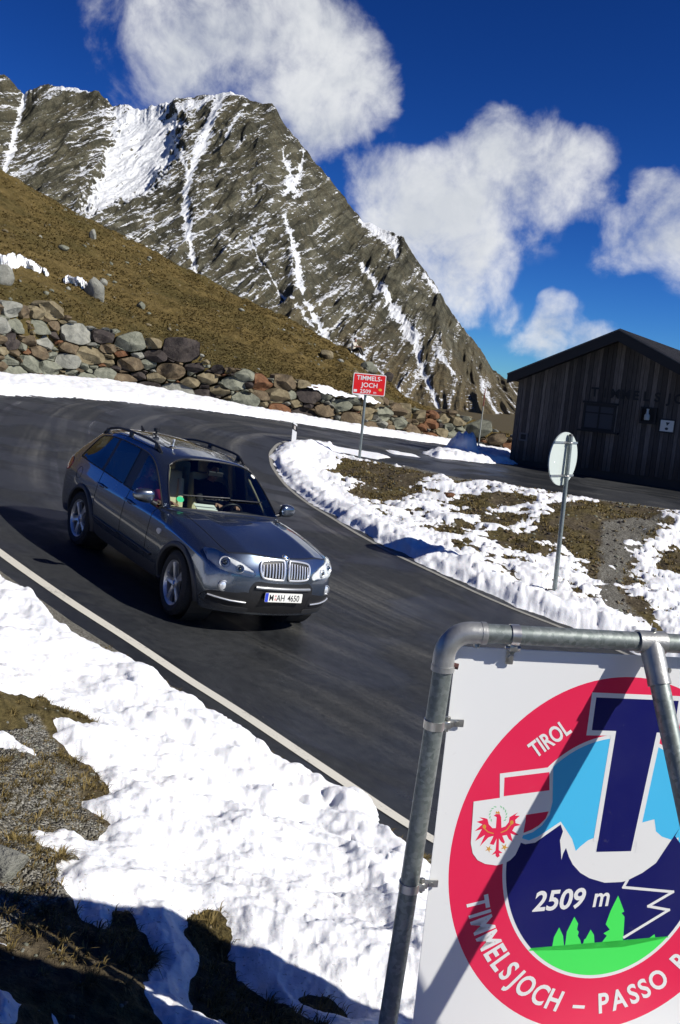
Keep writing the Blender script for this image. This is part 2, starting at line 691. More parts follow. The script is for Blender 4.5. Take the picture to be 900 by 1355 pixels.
v = t.math('ADD', v, t.math('MULTIPLY_ADD', nrm.outputs[2], 0.9, -0.62))
snow = t.sramp(v, 0.47, 0.55)
c = t.mix(snow, rock, (0.80, 0.82, 0.84))
hh = t.math('ADD', t.math('MULTIPLY', s1, 5.0), t.math('MULTIPLY', s3, 4.0))
fz = t.noise(co, 0.75, 5, 0.75)
hh = t.math('ADD', hh, t.math('MULTIPLY', fz, 3.0))
bmp = t.bump(hh, 0.7, 1.5)
c = t.mix(t.math('MULTIPLY', t.math('SUBTRACT', 1.0, snow), t.math('MULTIPLY', t.sramp(fz, 0.50, 0.34), 0.75)), c, (0.018, 0.018, 0.012))
c = t.mix(t.math('MULTIPLY', t.math('SUBTRACT', 1.0, snow), t.math('MULTIPLY', t.sramp(fz, 0.56, 0.70), 0.6)), c, (0.24, 0.23, 0.175))
t.set(Base_Color=c, Roughness=0.9, Specular_IOR_Level=0.15, Normal=bmp)
M['mountain'] = t.m


def rock_mat(name, cols, scale=3.0, lichen=0.3):
    t = NT(name)
    oi = t.n('ObjectInfo')
    ad = t.n('VectorMath', operation='ADD')
    t.l(t.coord(), ad.inputs[0])
    t.l(oi.outputs['Location'], ad.inputs[1])
    co = ad.outputs[0]
    a = t.noise(co, scale, 6, 0.65, 0.5)
    b = t.noise(co, scale * 6, 4, 0.7)
    c = t.ramp(a, [(0.28, cols[0]), (0.5, cols[1]), (0.75, cols[2])])
    c = t.mix(t.math('MULTIPLY', t.sramp(b, 0.52, 0.7), lichen), c, (0.20, 0.21, 0.15))
    c = t.mix(t.math('MULTIPLY', t.sramp(b, 0.45, 0.25), 0.5), c, tuple(x * 0.35 for x in cols[0]))
    hh = t.math('ADD', t.math('MULTIPLY', a, 1.0), t.math('MULTIPLY', b, 0.35))
    t.set(Base_Color=c, Roughness=0.9, Specular_IOR_Level=0.2, Normal=t.bump(hh, 0.8, 0.08))
    return t.m


ROCKS = [
    rock_mat('rock_grey_green', [(0.075, 0.080, 0.062), (0.165, 0.170, 0.130), (0.27, 0.27, 0.21)]),
    rock_mat('rock_pale_grey', [(0.11, 0.112, 0.10), (0.21, 0.21, 0.18), (0.33, 0.325, 0.28)]),
    rock_mat('rock_brown', [(0.055, 0.042, 0.028), (0.115, 0.085, 0.052), (0.20, 0.155, 0.095)]),
    rock_mat('rock_rust', [(0.055, 0.026, 0.014), (0.135, 0.062, 0.030), (0.20, 0.115, 0.060)], lichen=0.15),
    rock_mat('rock_dark', [(0.018, 0.015, 0.015), (0.042, 0.034, 0.032), (0.080, 0.066, 0.055)], lichen=0.15),
    rock_mat('rock_ochre', [(0.080, 0.066, 0.040), (0.165, 0.135, 0.080), (0.26, 0.22, 0.14)]),
]

# --- galvanised pipe
t = NT('galvanised_steel')
co = t.coord()
a = t.voro(co, 90, 'F1', 'Color')
bw = t.n('RGBToBW')
t.l(a, bw.inputs[0])
b = t.noise(co, 7, 5, 0.65)
sc_ = t.noise(t.mapping(co, (30, 30, 3)), 3, 4, 0.7)
c = t.ramp(bw.outputs[0], [(0.2, (0.160, 0.188, 0.180)), (0.8, (0.26, 0.29, 0.28))])
c = t.mix(t.math('MULTIPLY', t.sramp(b, 0.42, 0.70), 0.5), c, (0.11, 0.125, 0.12))
c = t.mix(t.math('MULTIPLY', t.sramp(sc_, 0.62, 0.74), 0.5), c, (0.50, 0.52, 0.51))
t.set(Base_Color=c, Metallic=0.55, Roughness=t.math('MULTIPLY_ADD', b, 0.25, 0.36), Normal=t.bump(b, 0.15, 0.004))
M['galv'] = t.m
t = NT('cast_fitting')
co = t.coord()
b = t.noise(co, 14, 5, 0.65)
b2 = t.noise(co, 120, 3, 0.6)
c = t.ramp(b, [(0.3, (0.24, 0.245, 0.24)), (0.7, (0.42, 0.425, 0.415))])
t.set(Base_Color=c, Metallic=0.6, Roughness=t.math('MULTIPLY_ADD', b, 0.25, 0.30), Normal=t.bump(b2, 0.25, 0.003))
M['fitting'] = t.m
M['steel'] = simple('clamp_steel', (0.55, 0.55, 0.53), 0.32, 0.85, 0.2, 30)
M['bolt'] = simple('bolt_steel', (0.42, 0.42, 0.40), 0.35, 0.85, 0.2, 60)
M['rust'] = simple('rusty_bolt', (0.09, 0.035, 0.03), 0.7, 0.2, 0.3, 60)


def paintmat(name, col, rough=0.35, spec=0.4):
    """printed sign foil, faint dust and sun-bleaching"""
    t = NT(name)
    co = t.coord()
    n = t.noise(co, 3.0, 5, 0.62)
    n2 = t.noise(co, 40, 3, 0.6)
    c = t.mix(t.math('MULTIPLY', t.sramp(n, 0.40, 0.80), 0.10), col, tuple(0.85 * x + 0.09 for x in col))
    c = t.mix(t.math('MULTIPLY', t.sramp(n2, 0.66, 0.78), 0.10), c, (0.30, 0.28, 0.25))
    t.set(Base_Color=c, Roughness=t.math('MULTIPLY_ADD', n, 0.2, rough - 0.1), Specular_IOR_Level=spec)
    return t.m


M['s_white'] = paintmat('sign_white', (0.85, 0.86, 0.85))
M['s_red'] = paintmat('sign_red', (0.84, 0.026, 0.095))
M['s_navy'] = paintmat('sign_navy', (0.008, 0.010, 0.12))
M['s_blue'] = paintmat('sign_sky_blue', (0.075, 0.56, 0.92))
M['s_green'] = paintmat('sign_green', (0.075, 0.88, 0.13))
M['s_gold'] = paintmat('sign_gold', (0.72, 0.36, 0.06))
M['s_lgreen'] = paintmat('sign_pale_green', (0.28, 0.66, 0.36))
M['t_red'] = paintmat('town_sign_red', (0.70, 0.012, 0.012))
M['t_white'] = paintmat('town_sign_white', (0.78, 0.78, 0.76))
M['disc_back'] = paintmat('sign_back_grey', (0.47, 0.52, 0.48), 0.45)
M['black'] = simple('black_plastic', (0.012, 0.012, 0.013), 0.45, 0, 0.2, 20)
M['dgrey'] = simple('dark_grey_plastic', (0.030, 0.031, 0.033), 0.5, 0, 0.2, 20)
M['skin'] = simple('skin', (0.48, 0.28, 0.20), 0.55, 0, 0.08, 20)
M['hair'] = simple('dark_hair', (0.02, 0.014, 0.010), 0.6, 0, 0.3, 60)
# ------------------------------------------------------------------ outlines on the ground (plan view, metres)
near_edge = [tuple(carw(*q)[:2]) for q in [(-14, -5.2), (-10, -3.9), (-6, -2.95)]]
near_edge += gpoly([(-40, 722), (0, 752), (100, 823), (200, 887), (300, 952), (400, 1020), (480, 1072), (570, 1134)])
near_edge += [tuple(carw(*q)[:2]) for q in [(7.2, -1.0), (10, 0.1), (14, 2.2)]]
white_line = [tuple(carw(*q)[:2]) for q in [(-14, -4.75), (-10, -3.45), (-6, -2.6)]]
white_line += gpoly([(-40, 702), (0, 731), (100, 802), (200, 866), (300, 931), (400, 999), (480, 1051), (570, 1112)])
white_line += [tuple(carw(*q)[:2]) for q in [(7.2, -0.70), (10, 0.45), (14, 2.6)]]
wall_px = [(0, 497), (80, 500), (160, 508), (240, 522), (320, 539), (400, 552), (480, 567), (560, 578), (620, 588), (665, 597)]
wall_base = [(-20.0, 20.0), (-18.5, 24.5), (-15.8, 28.2)] + gpoly(wall_px) + [(12.5, 50.5), (20, 54), (28, 56)]
isl_low = gpoly([(440, 592), (415, 588), (390, 587), (372, 591), (362, 601), (365, 616), (384, 641), (420, 669), (470, 699),
                 (520, 726), (570, 749), (620, 773), (680, 800), (740, 823), (800, 846), (860, 872)])
isl_low += [tuple(np.array(isl_low[-1]) + np.array(d)) for d in [(2.5, -1.6), (7, -4.5), (14, -8)]]
isl_up = gpoly([(440, 598), (474, 606), (540, 617), (612, 633), (696, 645), (780, 659), (894, 675)])
isl_up += [(17, 21.5), (26, 15)]
island = isl_low + isl_up[::-1]
road_outer = near_edge + [(14, -8), (40, -12), (40, 44), (28, 56)] + wall_base[::-1][1:]

bare_px = [
    [(0, 934), (40, 946), (62, 944), (58, 972), (72, 990), (105, 1012), (128, 1045), (118, 1058), (90, 1050), (102, 1078),
     (128, 1092), (112, 1104), (70, 1092), (48, 1098), (40, 1120), (62, 1138), (92, 1148), (60, 1152), (52, 1172), (80, 1186),
     (112, 1214), (140, 1234), (160, 1218), (180, 1240), (196, 1264), (174, 1292), (192, 1320), (214, 1347), (236, 1378), (0, 1420),
     (-160, 1420), (-160, 900)],
    [(266, 1228), (292, 1248), (302, 1280), (340, 1298), (372, 1330), (420, 1356), (440, 1400), (350, 1372), (326, 1338), (300, 1312),
     (276, 1322), (270, 1308), (262, 1290), (276, 1280), (270, 1254)],
    [(412, 1311), (436, 1312), (452, 1322), (430, 1322)],
    [(92, 958), (112, 962), (118, 966), (96, 968)],
    [(58, 948), (92, 958), (70, 962)],
]
bare_near = [gpoly(p) for p in bare_px]
near_snow_px = [(-60, 722), (0, 768), (35, 790), (58, 800), (76, 832), (110, 852), (150, 872), (190, 893), (215, 912), (250, 937), (290, 962),
                (330, 986), (370, 1012), (400, 1030), (440, 1052), (472, 1064), (502, 1078), (512, 1108), (540, 1138), (600, 1178), (680, 1230)]
near_snow_edge = gpoly(near_snow_px)
near_snow = near_snow_edge + [(2.3, 3.2), (3.2, 1.0), (-1.5, 0.3), (-5, 2), (-9, 8), (-8.5, 11)]
# bare soil showing on the bank of the island
bare_isl = [gpoly(p) for p in [
    [(436, 622), (470, 612), (520, 618), (575, 628), (582, 634), (560, 646), (524, 664), (508, 672), (488, 664), (470, 650), (500, 640), (470, 632)],
    [(600, 662), (640, 652), (690, 656), (700, 664), (675, 668), (655, 672), (620, 680), (612, 672)],
    [(652, 690), (676, 672), (690, 682), (672, 700), (676, 716), (660, 728), (650, 714), (668, 704)],
    [(684, 724), (690, 704), (716, 690), (735, 672), (770, 666), (830, 664), (890, 678), (868, 698), (846, 712), (832, 738), (824, 760), (818, 784),
     (842, 826), (826, 836), (800, 812), (784, 790), (800, 776), (792, 752), (776, 742), (768, 726), (742, 716), (718, 714), (700, 728)],
    [(590, 692), (622, 694), (612, 712), (596, 716)],
    [(645, 748), (665, 742), (672, 750), (655, 752)], [(668, 762), (688, 766), (676, 770)],
    [(866, 742), (900, 728), (930, 735), (930, 770), (890, 756)],
]]
wall_strip = gpoly([(-60, 521), (0, 523), (100, 527), (200, 536), (300, 547), (360, 555), (400, 561), (500, 577), (560, 585), (620, 593), (668, 602)])
wall_snow = [(-18.2, 20.2), (-16.5, 24.2)] + wall_strip + wall_base[-3:] + wall_base[::-1][3:]
hut_pile = on_ground(612, 603)
hut_snow = gpoly([(560, 600), (600, 592), (640, 592), (684, 598), (686, 615), (640, 613), (600, 608), (575, 606)])
shoulder = [gpoly(p) for p in [[(395, 587), (440, 590), (500, 600), (520, 606), (500, 608), (456, 600), (430, 600)],
                              [(505, 594), (548, 602), (560, 606), (520, 601)]]]

# ------------------------------------------------------------------ ground sheet: polar tessellation, fine where the place is seen
az = np.concatenate([np.linspace(-180, -34, 26)[:-1], np.linspace(-34, 34, 860), np.linspace(34, 180, 26)[1:]]) * math.pi / 180
rr = np.concatenate([np.linspace(0.02, 1.2, 6)[:-1], np.geomspace(1.2, 60, 720), np.geomspace(60, 7000, 32)[1:]])
RRg, AZ = np.meshgrid(rr, az, indexing='ij')
GX, GY = RRg * np.sin(AZ), RRg * np.cos(AZ)
G = g0(GX, GY)
sd_out = sd_poly(GX, GY, road_outer)
sd_isl = sd_poly(GX, GY, island)
sd_road = np.minimum(sd_out, -sd_isl)
offroad = sstep(0.1, -0.15, sd_road)
near = sstep(70, 40, RRg)
bumps = (fbm(GX * 1.1, GY * 1.1, 5, 3) - 0.5) * 0.30 + (fbm(GX * 9, GY * 9, 3, 5) - 0.5) * 0.05 + (ridged(GX * 24, GY * 24, 2, 6) - 0.5) * 0.012
mound = sstep(0, -1.2, sd_road)
T = G - 0.03 + offroad * 0.05 + bumps * mound * near
gravel = sstep(0.45, 0.62, fbm(GX * 0.8, GY * 0.8, 4, 11))
gp = sd_poly(GX, GY, gpoly([(-60, 925), (30, 950), (65, 985), (110, 1020), (128, 1060), (80, 1070), (60, 1110), (0, 1120), (-60, 1100)]))
gravel = np.maximum(gravel * sstep(-6, -3, -GY + 0), sstep(-0.15, 0.1, gp) * sstep(0.42, 0.54, fbm(GX * 2.6, GY * 2.6, 3, 13) - 0.10))
path = sd_poly(GX, GY, gpoly([(800, 690), (880, 684), (850, 715), (830, 745), (818, 786), (845, 830), (800, 815), (780, 790), (798, 740)]))
gravel = np.maximum(gravel, sstep(-0.5, 0.4, path))
gravel = np.maximum(gravel, 0.8 * sstep(-0.9, 0.0, sd_road) * (1 - sstep(0, .3, sd_road)))
nr, na = RRg.shape
idx = np.arange(nr * na).reshape(nr, na)
quads = np.stack([idx[:-1, :-1], idx[:-1, 1:], idx[1:, 1:], idx[1:, :-1]], -1).reshape(-1, 4)[:, ::-1]
hide_under_hill = 0
terrain = fast_mesh('ground', np.stack([GX, GY, T], -1).reshape(-1, 3), quads, M['ground'], True, {'gravel': gravel.ravel()})
tag(terrain, kind='structure')


def sub_sheet(name, keep_cells, Z, mat, attrs):
    k = keep_cells.ravel()
    q = quads[k]
    used, inv = np.unique(q.ravel(), return_inverse=True)
    V = np.stack([GX.ravel()[used], GY.ravel()[used], Z.ravel()[used]], -1)
    return fast_mesh(name, V, inv.reshape(-1, 4), mat, True, {a: v.ravel()[used] for a, v in attrs.items()})


def cell_max(A):
    return np.maximum(np.maximum(A[:-1, :-1], A[1:, :-1]), np.maximum(A[:-1, 1:], A[1:, 1:]))


# ------------------------------------------------------------------ asphalt
_, lon = seg_dist(GX, GY, island, True)
rut = (fbm(GX * 0.5, GY * 0.5, 3, 71) - 0.5) * 0.02
road = sub_sheet('road', cell_max(sd_road) > -0.30, G + rut * 0.4, M['asphalt'], {'lat': -sd_isl, 'lon': lon})
tag(road, kind='structure')


def ribbon(name, line, half, zoff, mat, step=0.25, a0=None, taper=0):
    L = np.array(line)
    seg = np.hypot(*np.diff(L, axis=0).T)
    s = np.concatenate([[0], np.cumsum(seg)])
    S = np.arange(0, s[-1], step)
    # smooth the corners of the traced line
    X = np.interp(S, s, L[:, 0]); Y = np.interp(S, s, L[:, 1])
    kx = np.ones(9) / 9
    Xs = np.convolve(np.pad(X, 4, 'edge'), kx, 'valid'); Ys = np.convolve(np.pad(Y, 4, 'edge'), kx, 'valid')
    tx, ty = np.gradient(Xs), np.gradient(Ys)
    ln = np.hypot(tx, ty) + 1e-9
    nx, ny = -ty / ln, tx / ln
    rows = []
    for k in (-1, -0.33, 0.33, 1):
        x, y = Xs + nx * half * k, Ys + ny * half * k
        d = (fbm(x * 0.5, y * 0.5, 3, 71) - 0.5) * 0.02 * 0.4
        rows.append(np.stack([x, y, g0(x, y) + d + zoff], -1))
    A = np.stack(rows, 1)
    n = len(S)
    ii = np.arange(n * 4).reshape(n, 4)
    q = np.stack([ii[:-1, :-1], ii[:-1, 1:], ii[1:, 1:], ii[1:, :-1]], -1).reshape(-1, 4)
    o = fast_mesh(name, A.reshape(-1, 3), q, mat, True)
    return o


ln_o = ribbon('edge_line', white_line, 0.075, 0.006, M['road_paint'], 0.12)
tag(ln_o, kind='structure')
ln_i = ribbon('edge_line', [tuple(np.array(p)) for p in gpoly([(446, 600), (415, 583), (388, 582), (368, 587), (357, 600), (360, 617), (379, 643), (416, 672), (466, 703), (516, 731), (566, 754),
                                                              (616, 778), (676, 805), (736, 828), (796, 851), (856, 878)])], 0.05, 0.006, M['faded_paint'], 0.12)
tag(ln_i, kind='structure')

# ------------------------------------------------------------------ lying snow: depth over the ground
def union(*a):
    r = a[0]
    for b in a[1:]:
        r = np.maximum(r, b)
    return r


sec = (np.abs(AZ) < R_(34)) & (RRg < 60)
wob = (fbm(GX * 1.7, GY * 1.7, 4, 21) - 0.5)
wob2 = (fbm(GX * 7, GY * 7, 3, 23) - 0.5)
w1, wid = worley(GX * 3.1 + wob * 0.8, GY * 3.1, 31)
w2, wid2 = worley(GX * 7.3 + wob2 * 0.7, GY * 7.3, 33)
clod1 = np.clip(1 - (w1 / (0.50 + 0.3 * wid)) ** 2, 0, 1) * (0.3 + 0.7 * wid)
clod2 = np.clip(1 - (w2 / (0.50 + 0.3 * wid2)) ** 2, 0, 1) ** 0.8 * (0.25 + 0.75 * wid2)
w3, wid3 = worley(GX * 15 + wob2, GY * 15, 35)
clod3 = np.clip(1 - (w3 / (0.5 + 0.3 * wid3)) ** 2, 0, 1) * wid3
soft = fbm(GX * 2.4, GY * 2.4, 4, 41)
softf = fbm(GX * 10, GY * 10, 3, 43)
# near bank
sA = sd_poly(GX, GY, near_snow)
for b in bare_near:
    sA = np.minimum(sA, -sd_poly(GX, GY, b))
dA, _ = seg_dist(GX, GY, near_snow_edge)
sA = sA + wob * 0.16 + wob2 * 0.09
pl = np.exp(-dA / 0.9)
hA = (0.045 + 0.10 * np.exp(-dA / 0.55)) * sstep(0, 0.16, sA) + sstep(0.0, 0.22, sA) * (
    clod1 * (0.008 + 0.105 * np.exp(-dA / 0.5)) * sstep(0.40, 0.62, soft + 0.12 * pl) + clod3 * 0.006 * np.exp(-dA / 0.7) + clod2 * (0.003 + 0.030 * np.exp(-dA / 0.6)) * sstep(0.35, 0.6, softf * 0.5 + soft * 0.5 + 0.1 * pl) + (soft - 0.5) * 0.17 * sstep(0.1, 0.6, sA) * (0.5 + pl) + (softf - 0.5) * 0.016)
hA = np.maximum(hA, 0.035 * sstep(0.02, 0.3, sA))
hA = np.where(sA > 0, hA, sA * 0.6) - 0.010
for q_ in ([(-30, 1300), (18, 1308), (42, 1338), (34, 1380), (-30, 1380)], [(58, 1326), (84, 1338), (108, 1372), (62, 1372)], [(-20, 1242), (12, 1244), (22, 1254), (-20, 1258)], [(-30, 958), (10, 968), (44, 992), (58, 1004), (36, 1000), (-30, 972)]):
    s_ = sd_poly(GX, GY, gpoly(q_)) + wob2 * 0.05
    hA = np.maximum(hA, np.where(s_ > 0, 0.035 * sstep(0, 0.08, s_) + (softf - .5) * .01, s_ * 0.6) - 0.004)
# ridge ploughed along the island, and the thin patchy cover of its bank
dB, _ = seg_dist(GX, GY, isl_low)
sB = sd_isl + (wob * 0.25 + wob2 * 0.12)
ridge_h = 0.20 * np.exp(-((dB - 0.5) / 0.45) ** 2)
ridge_m = sstep(1.9, 0.7, dB + wob * 0.5)
hB1 = np.where(sB > -0.10, (ridge_h * (0.6 + 0.8 * soft) + (clod1 * 0.06 + clod2 * 0.022 + clod3 * 0.014 + (softf - .5) * .04) * ridge_m) * sstep(-0.10, 0.12, sB), (sB + 0.10) * 0.6)
sC = sd_isl - 0.1
for b in bare_isl:
    sC = np.minimum(sC, -sd_poly(GX, GY, b))
up_d, _ = seg_dist(GX, GY, isl_up)
sC = np.minimum(sC, up_d - 0.4 + wob * 1.6)
patch = fbm(GX * 1.3, GY * 1.3, 5, 51) - 0.5
sC = sC + wob * 1.0 + wob2 * 0.55 + patch * 0.9 - 0.10
sC = np.minimum(sC, (fbm(GX * 4.5, GY * 4.5, 3, 57) - 0.335) * 2.2)
hB2 = np.where(sC > 0, 0.055 * sstep(0, 0.3, sC) + (softf - 0.5) * 0.02 + clod2 * 0.018, sC * 0.3) - 0.008
hB = union(hB1 - 0.01, np.where(sd_isl > 0, hB2, -1))
# strip along the foot of the boulder wall
sW = sd_poly(GX, GY, wall_snow) + wob * 0.35
hW = np.where(sW > 0, 0.20 * sstep(0, 0.9, sW) + (soft - 0.5) * 0.12 + clod1 * 0.05, sW * 0.6) - 0.01
sH = sd_poly(GX, GY, hut_snow) + wob * 0.4
pile = np.exp(-(((GX - hut_pile[0]) / 0.52) ** 2 + ((GY - hut_pile[1]) / 0.7) ** 2 + (wob * 1.2) * 0.6) ** 2 * 1.0)
pile = np.where(np.hypot(GX - hut_pile[0], GY - hut_pile[1]) < 3, np.minimum(pile, 1), 0)
hH = np.where(sH > 0, 0.20 * sstep(0, 0.6, sH) + (soft - 0.5) * 0.14 + clod1 * 0.10, sH * 0.5) - 0.01 + pile * (0.62 + clod1 * 0.25)
hS = union(*[np.where(s > 0, 0.05 * sstep(0, .2, s), s * .3) - 0.006 for s in [sd_poly(GX, GY, p) + wob * 0.35 for p in shoulder]])
H = union(hA, hB, hW, hH, hS)
H = np.where(sec, H, -1)
B0 = np.where(sd_road > -0.3, np.maximum(G, T), T)
edge = 1 - sstep(0.0, 0.10, H)
edge = np.maximum(edge, 0.75 * ridge_m * (sd_isl > -.2) * sstep(0.6, 0.0, dB))
sn = sub_sheet('snow', cell_max(H) > -0.015, B0 + H, M['snow'], {'edge': edge})
tag(sn, kind='structure')


def top_z(x, y):
    """ground height with its bumps at single points (no snow)"""
    x, y = np.asarray(x, float), np.asarray(y, float)
    b = (fbm(x * 1.1, y * 1.1, 5, 3) - 0.5) * 0.30 + (fbm(x * 9, y * 9, 3, 5) - 0.5) * 0.05
    sr = np.minimum(sd_poly(x, y, road_outer), -sd_poly(x, y, island))
    return g0(x, y) - 0.03 + sstep(0.1, -0.15, sr) * 0.05 + b * sstep(0, -1.2, sr)


def snow_here(x, y):
    """index into the polar arrays -> snow depth"""
    r = np.hypot(x, y)
    a = np.arctan2(x, y)
    i = np.clip(np.searchsorted(rr, r), 0, nr - 1)
    j = np.clip(np.searchsorted(az, a), 0, na - 1)
    return H[i, j], sd_road[i, j], gravel[i, j]


# ------------------------------------------------------------------ tufts and stones (nobody could count them)
def tuft_mesh(name, P, size, mat, blades=9, droop=0.6, seed=1, width=0.012, lean=(0, 0)):
    r = np.random.default_rng(seed)
    n = len(P) * blades
    base = np.repeat(P, blades, 0)
    sz = np.repeat(size, blades) * r.uniform(0.5, 1.15, n)
    a = r.uniform(0, 2 * np.pi, n)
    d = np.stack([np.cos(a), np.sin(a), np.zeros(n)], -1)
    off = d * (sz * r.uniform(0, 0.35, n))[:, None]
    b = base + off
    w = np.stack([-np.sin(a), np.cos(a), np.zeros(n)], -1) * (width * (0.6 + 0.8 * r.random(n)))[:, None]
    out = r.uniform(0.15, 0.9, n)[:, None] * droop
    ln = np.array([lean[0], lean[1], 0.0])[None]
    mid = b + (d * out * 0.45 + ln * 0.4) * sz[:, None] + np.array([0, 0, 1.0])[None] * (sz * 0.6)[:, None]
    tip = b + (d * out * 1.15 + ln) * sz[:, None] + np.array([0, 0, 1.0])[None] * (sz * (0.95 - 0.5 * out[:, 0]))[:, None]
    V = np.concatenate([b - w, b + w, mid + w * 0.7, mid - w * 0.7, tip], 1).reshape(-1, 3)
    i0 = np.arange(n) * 5
    F = np.concatenate([np.stack([i0, i0 + 1, i0 + 2], -1), np.stack([i0, i0 + 2, i0 + 3], -1), np.stack([i0 + 3, i0 + 2, i0 + 4], -1)])
    tone = np.repeat(np.clip(np.repeat(r.beta(2.2, 2.2, len(P)), blades) * 0.75 + r.random(n) * 0.3 - 0.03, 0, 1), 5)
    return fast_mesh(name, V, F, mat, False, {'tone': tone})


def stone_mesh(name, P, size, mats, seed=2):
    r = np.random.default_rng(seed)
    bm = bmesh.new()
    bmesh.ops.create_icosphere(bm, subdivisions=1, radius=1.0)
    bv = np.array([v.co[:] for v in bm.verts])
    bf = np.array([[v.index for v in f.verts] for f in bm.faces])
    bm.free()
    n, k = len(P), len(bv)
    sc = np.stack([r.uniform(.7, 1.3, n), r.uniform(.6, 1.1, n), r.uniform(.45, .8, n)], -1) * size[:, None]
    jit = 1 + r.uniform(-.25, .25, (n, k, 1))
    a = r.uniform(0, 2 * np.pi, n)
    v = bv[None] * jit * sc[:, None]
    x = v[..., 0] * np.cos(a)[:, None] - v[..., 1] * np.sin(a)[:, None]
    y = v[..., 0] * np.sin(a)[:, None] + v[..., 1] * np.cos(a)[:, None]
    V = np.stack([x, y, v[..., 2]], -1) + P[:, None]
    F = (bf[None] + (np.arange(n) * k)[:, None, None]).reshape(-1, 3)
    o = fast_mesh(name, V.reshape(-1, 3), F, mats, False)
    mi = np.repeat(r.integers(0, len(mats), n), len(bf)).astype(np.int32)
    o.data.polygons.foreach_set('material_index', mi)
    return o


def scatter_near(n, seed, rmin, rmax, amax, gsel, hmax=0.0):
    r = np.random.default_rng(seed)
    rad = np.sqrt(r.uniform(rmin ** 2, rmax ** 2, n))
    a = r.uniform(-amax, amax, n)
    x, y = rad * np.sin(a), rad * np.cos(a)
    h, sr, gv = snow_here(x, y)
    k = (h < hmax) & (sr < -0.08) & gsel(gv, r.random(n))
    return x[k], y[k]


x, y = scatter_near(40000, 61, 1.5, 8.5, R_(33), lambda g, q: (g < 0.45) | (q < 0.35))
keep = fbm(x * 1.6, y * 1.6, 3, 63) > 0.40
x, y = x[keep], y[keep]
P = np.stack([x, y, top_z(x, y) - 0.012], -1)
o = tuft_mesh('dry_grass', P, rng.uniform(0.022, 0.065, len(P)), M['grass'], 12, 1.0, 5, 0.0020, (0.25, -0.15))
tag(o, 'short dry yellow grass on the bank at the bottom left', 'grass', kind='stuff')
x, y = scatter_near(1500, 62, 2.6, 7.5, R_(33), lambda g, q: g < 2)
keep = fbm(x * 1.3, y * 1.3, 3, 64) > 0.50
x, y = x[keep], y[keep]
P = np.stack([x, y, top_z(x, y) - 0.012], -1)
o = tuft_mesh('dry_tussocks', P, rng.uniform(0.03, 0.075, len(P)), M['grass'], 34, 1.3, 15, 0.0018, (0.35, -0.2))
tag(o, 'longer golden tussocks among the gravel and snow at the bottom left', 'grass', kind='stuff')
x, y = scatter_near(26000, 65, 12, 30, R_(26), lambda g, q: (g < 0.6))
keep = fbm(x * 0.9, y * 0.9, 3, 66) > 0.45
x, y = x[keep], y[keep]
P = np.stack([x, y, top_z(x, y) - 0.01], -1)
o = tuft_mesh('bank_grass', P, rng.uniform(0.04, 0.12, len(P)), M['grass'], 7, 1.0, 6, 0.008)
tag(o, 'withered grass on the snowy bank between the two roads', 'grass', kind='stuff')
x, y = scatter_near(26000, 67, 1.5, 8, R_(33), lambda g, q: (g > 0.35) | (q < 0.12))
P = np.stack([x, y, top_z(x, y)], -1)
o = stone_mesh('gravel', P, rng.uniform(0.004, 0.013, len(P)) ** 1.0, [ROCKS[0], ROCKS[1], ROCKS[2], ROCKS[5]], 8)
tag(o, 'loose grey gravel on the bank at the bottom left', 'gravel', kind='stuff')
x, y = scatter_near(15000, 68, 12, 30, R_(26), lambda g, q: (q < 0.5), 0.01)
P = np.stack([x, y, top_z(x, y) + 0.005], -1)
o = stone_mesh('bank_stones', P, 0.015 + 0.05 * rng.random(len(P)) ** 3, [ROCKS[0], ROCKS[2], ROCKS[4], ROCKS[5]], 9)
tag(o, 'small stones strewn over the bank between the two roads', 'stones', kind='stuff')
# ------------------------------------------------------------------ hillside behind the wall
def interp_tab(u, tab):
    tab = np.array(tab, float)
    return np.stack([np.interp(u, tab[:, 0], tab[:, i]) for i in range(1, tab.shape[1])], -1)


_wb_u = [-520, -330, -150] + [p[0] for p in wall_px] + [760, 900, 1050]
wall_top_px = [(0, 401), (60, 409), (130, 429), (200, 451), (250, 466), (290, 484), (350, 498), (400, 509), (440, 516), (520, 536), (580, 547), (630, 553), (665, 575)]
_wt = np.array(wall_top_px, float)


def wall_h(u, depth):
    vb = np.interp(u, [p[0] for p in wall_px], [p[1] for p in wall_px])
    vt = np.interp(u, _wt[:, 0], _wt[:, 1])
    return np.maximum((vb - vt), 14) * depth / F_PX


_wbz = [float(g0(*p)) for p in wall_base]
_wbd = []
for p, z in zip(wall_base, _wbz):
    _wbd.append(float(CAM[:, 2] @ (np.array([p[0], p[1], z]) - CPOS)))
wall_tab = [(u, p[0], p[1], z, float(wall_h(u, max(d, 20)))) for u, p, z, d in zip(_wb_u, wall_base, _wbz, _wbd)]

sky_px = [(-520, 0, 72), (-330, 85, 74), (-150, 165, 76), (0, 228, 75), (60, 258, 73), (120, 292, 71), (180, 325, 68), (240, 358, 66), (300, 385, 63), (360, 415, 61),
          (420, 445, 59), (460, 463, 57), (490, 485, 57), (520, 511, 57), (545, 533, 57), (580, 548, 58), (620, 562, 59), (660, 580, 60), (760, 600, 62), (900, 640, 64), (1050, 680, 66)]
sky_tab = [(u,) + tuple(W(u, v, d)) for u, v, d in sky_px]
hu = np.linspace(-520, 1050, 620)
wt = interp_tab(hu, wall_tab)
sk = interp_tab(hu, sky_tab)
bdir = np.stack([wt[:, 0], wt[:, 1]], -1)
bdir /= np.linalg.norm(bdir, axis=1)[:, None]
rowt = np.concatenate([[-2, -1], np.linspace(0, 1, 230), np.linspace(1.03, 2.2, 24)])
HV = np.zeros((len(rowt), len(hu), 3))
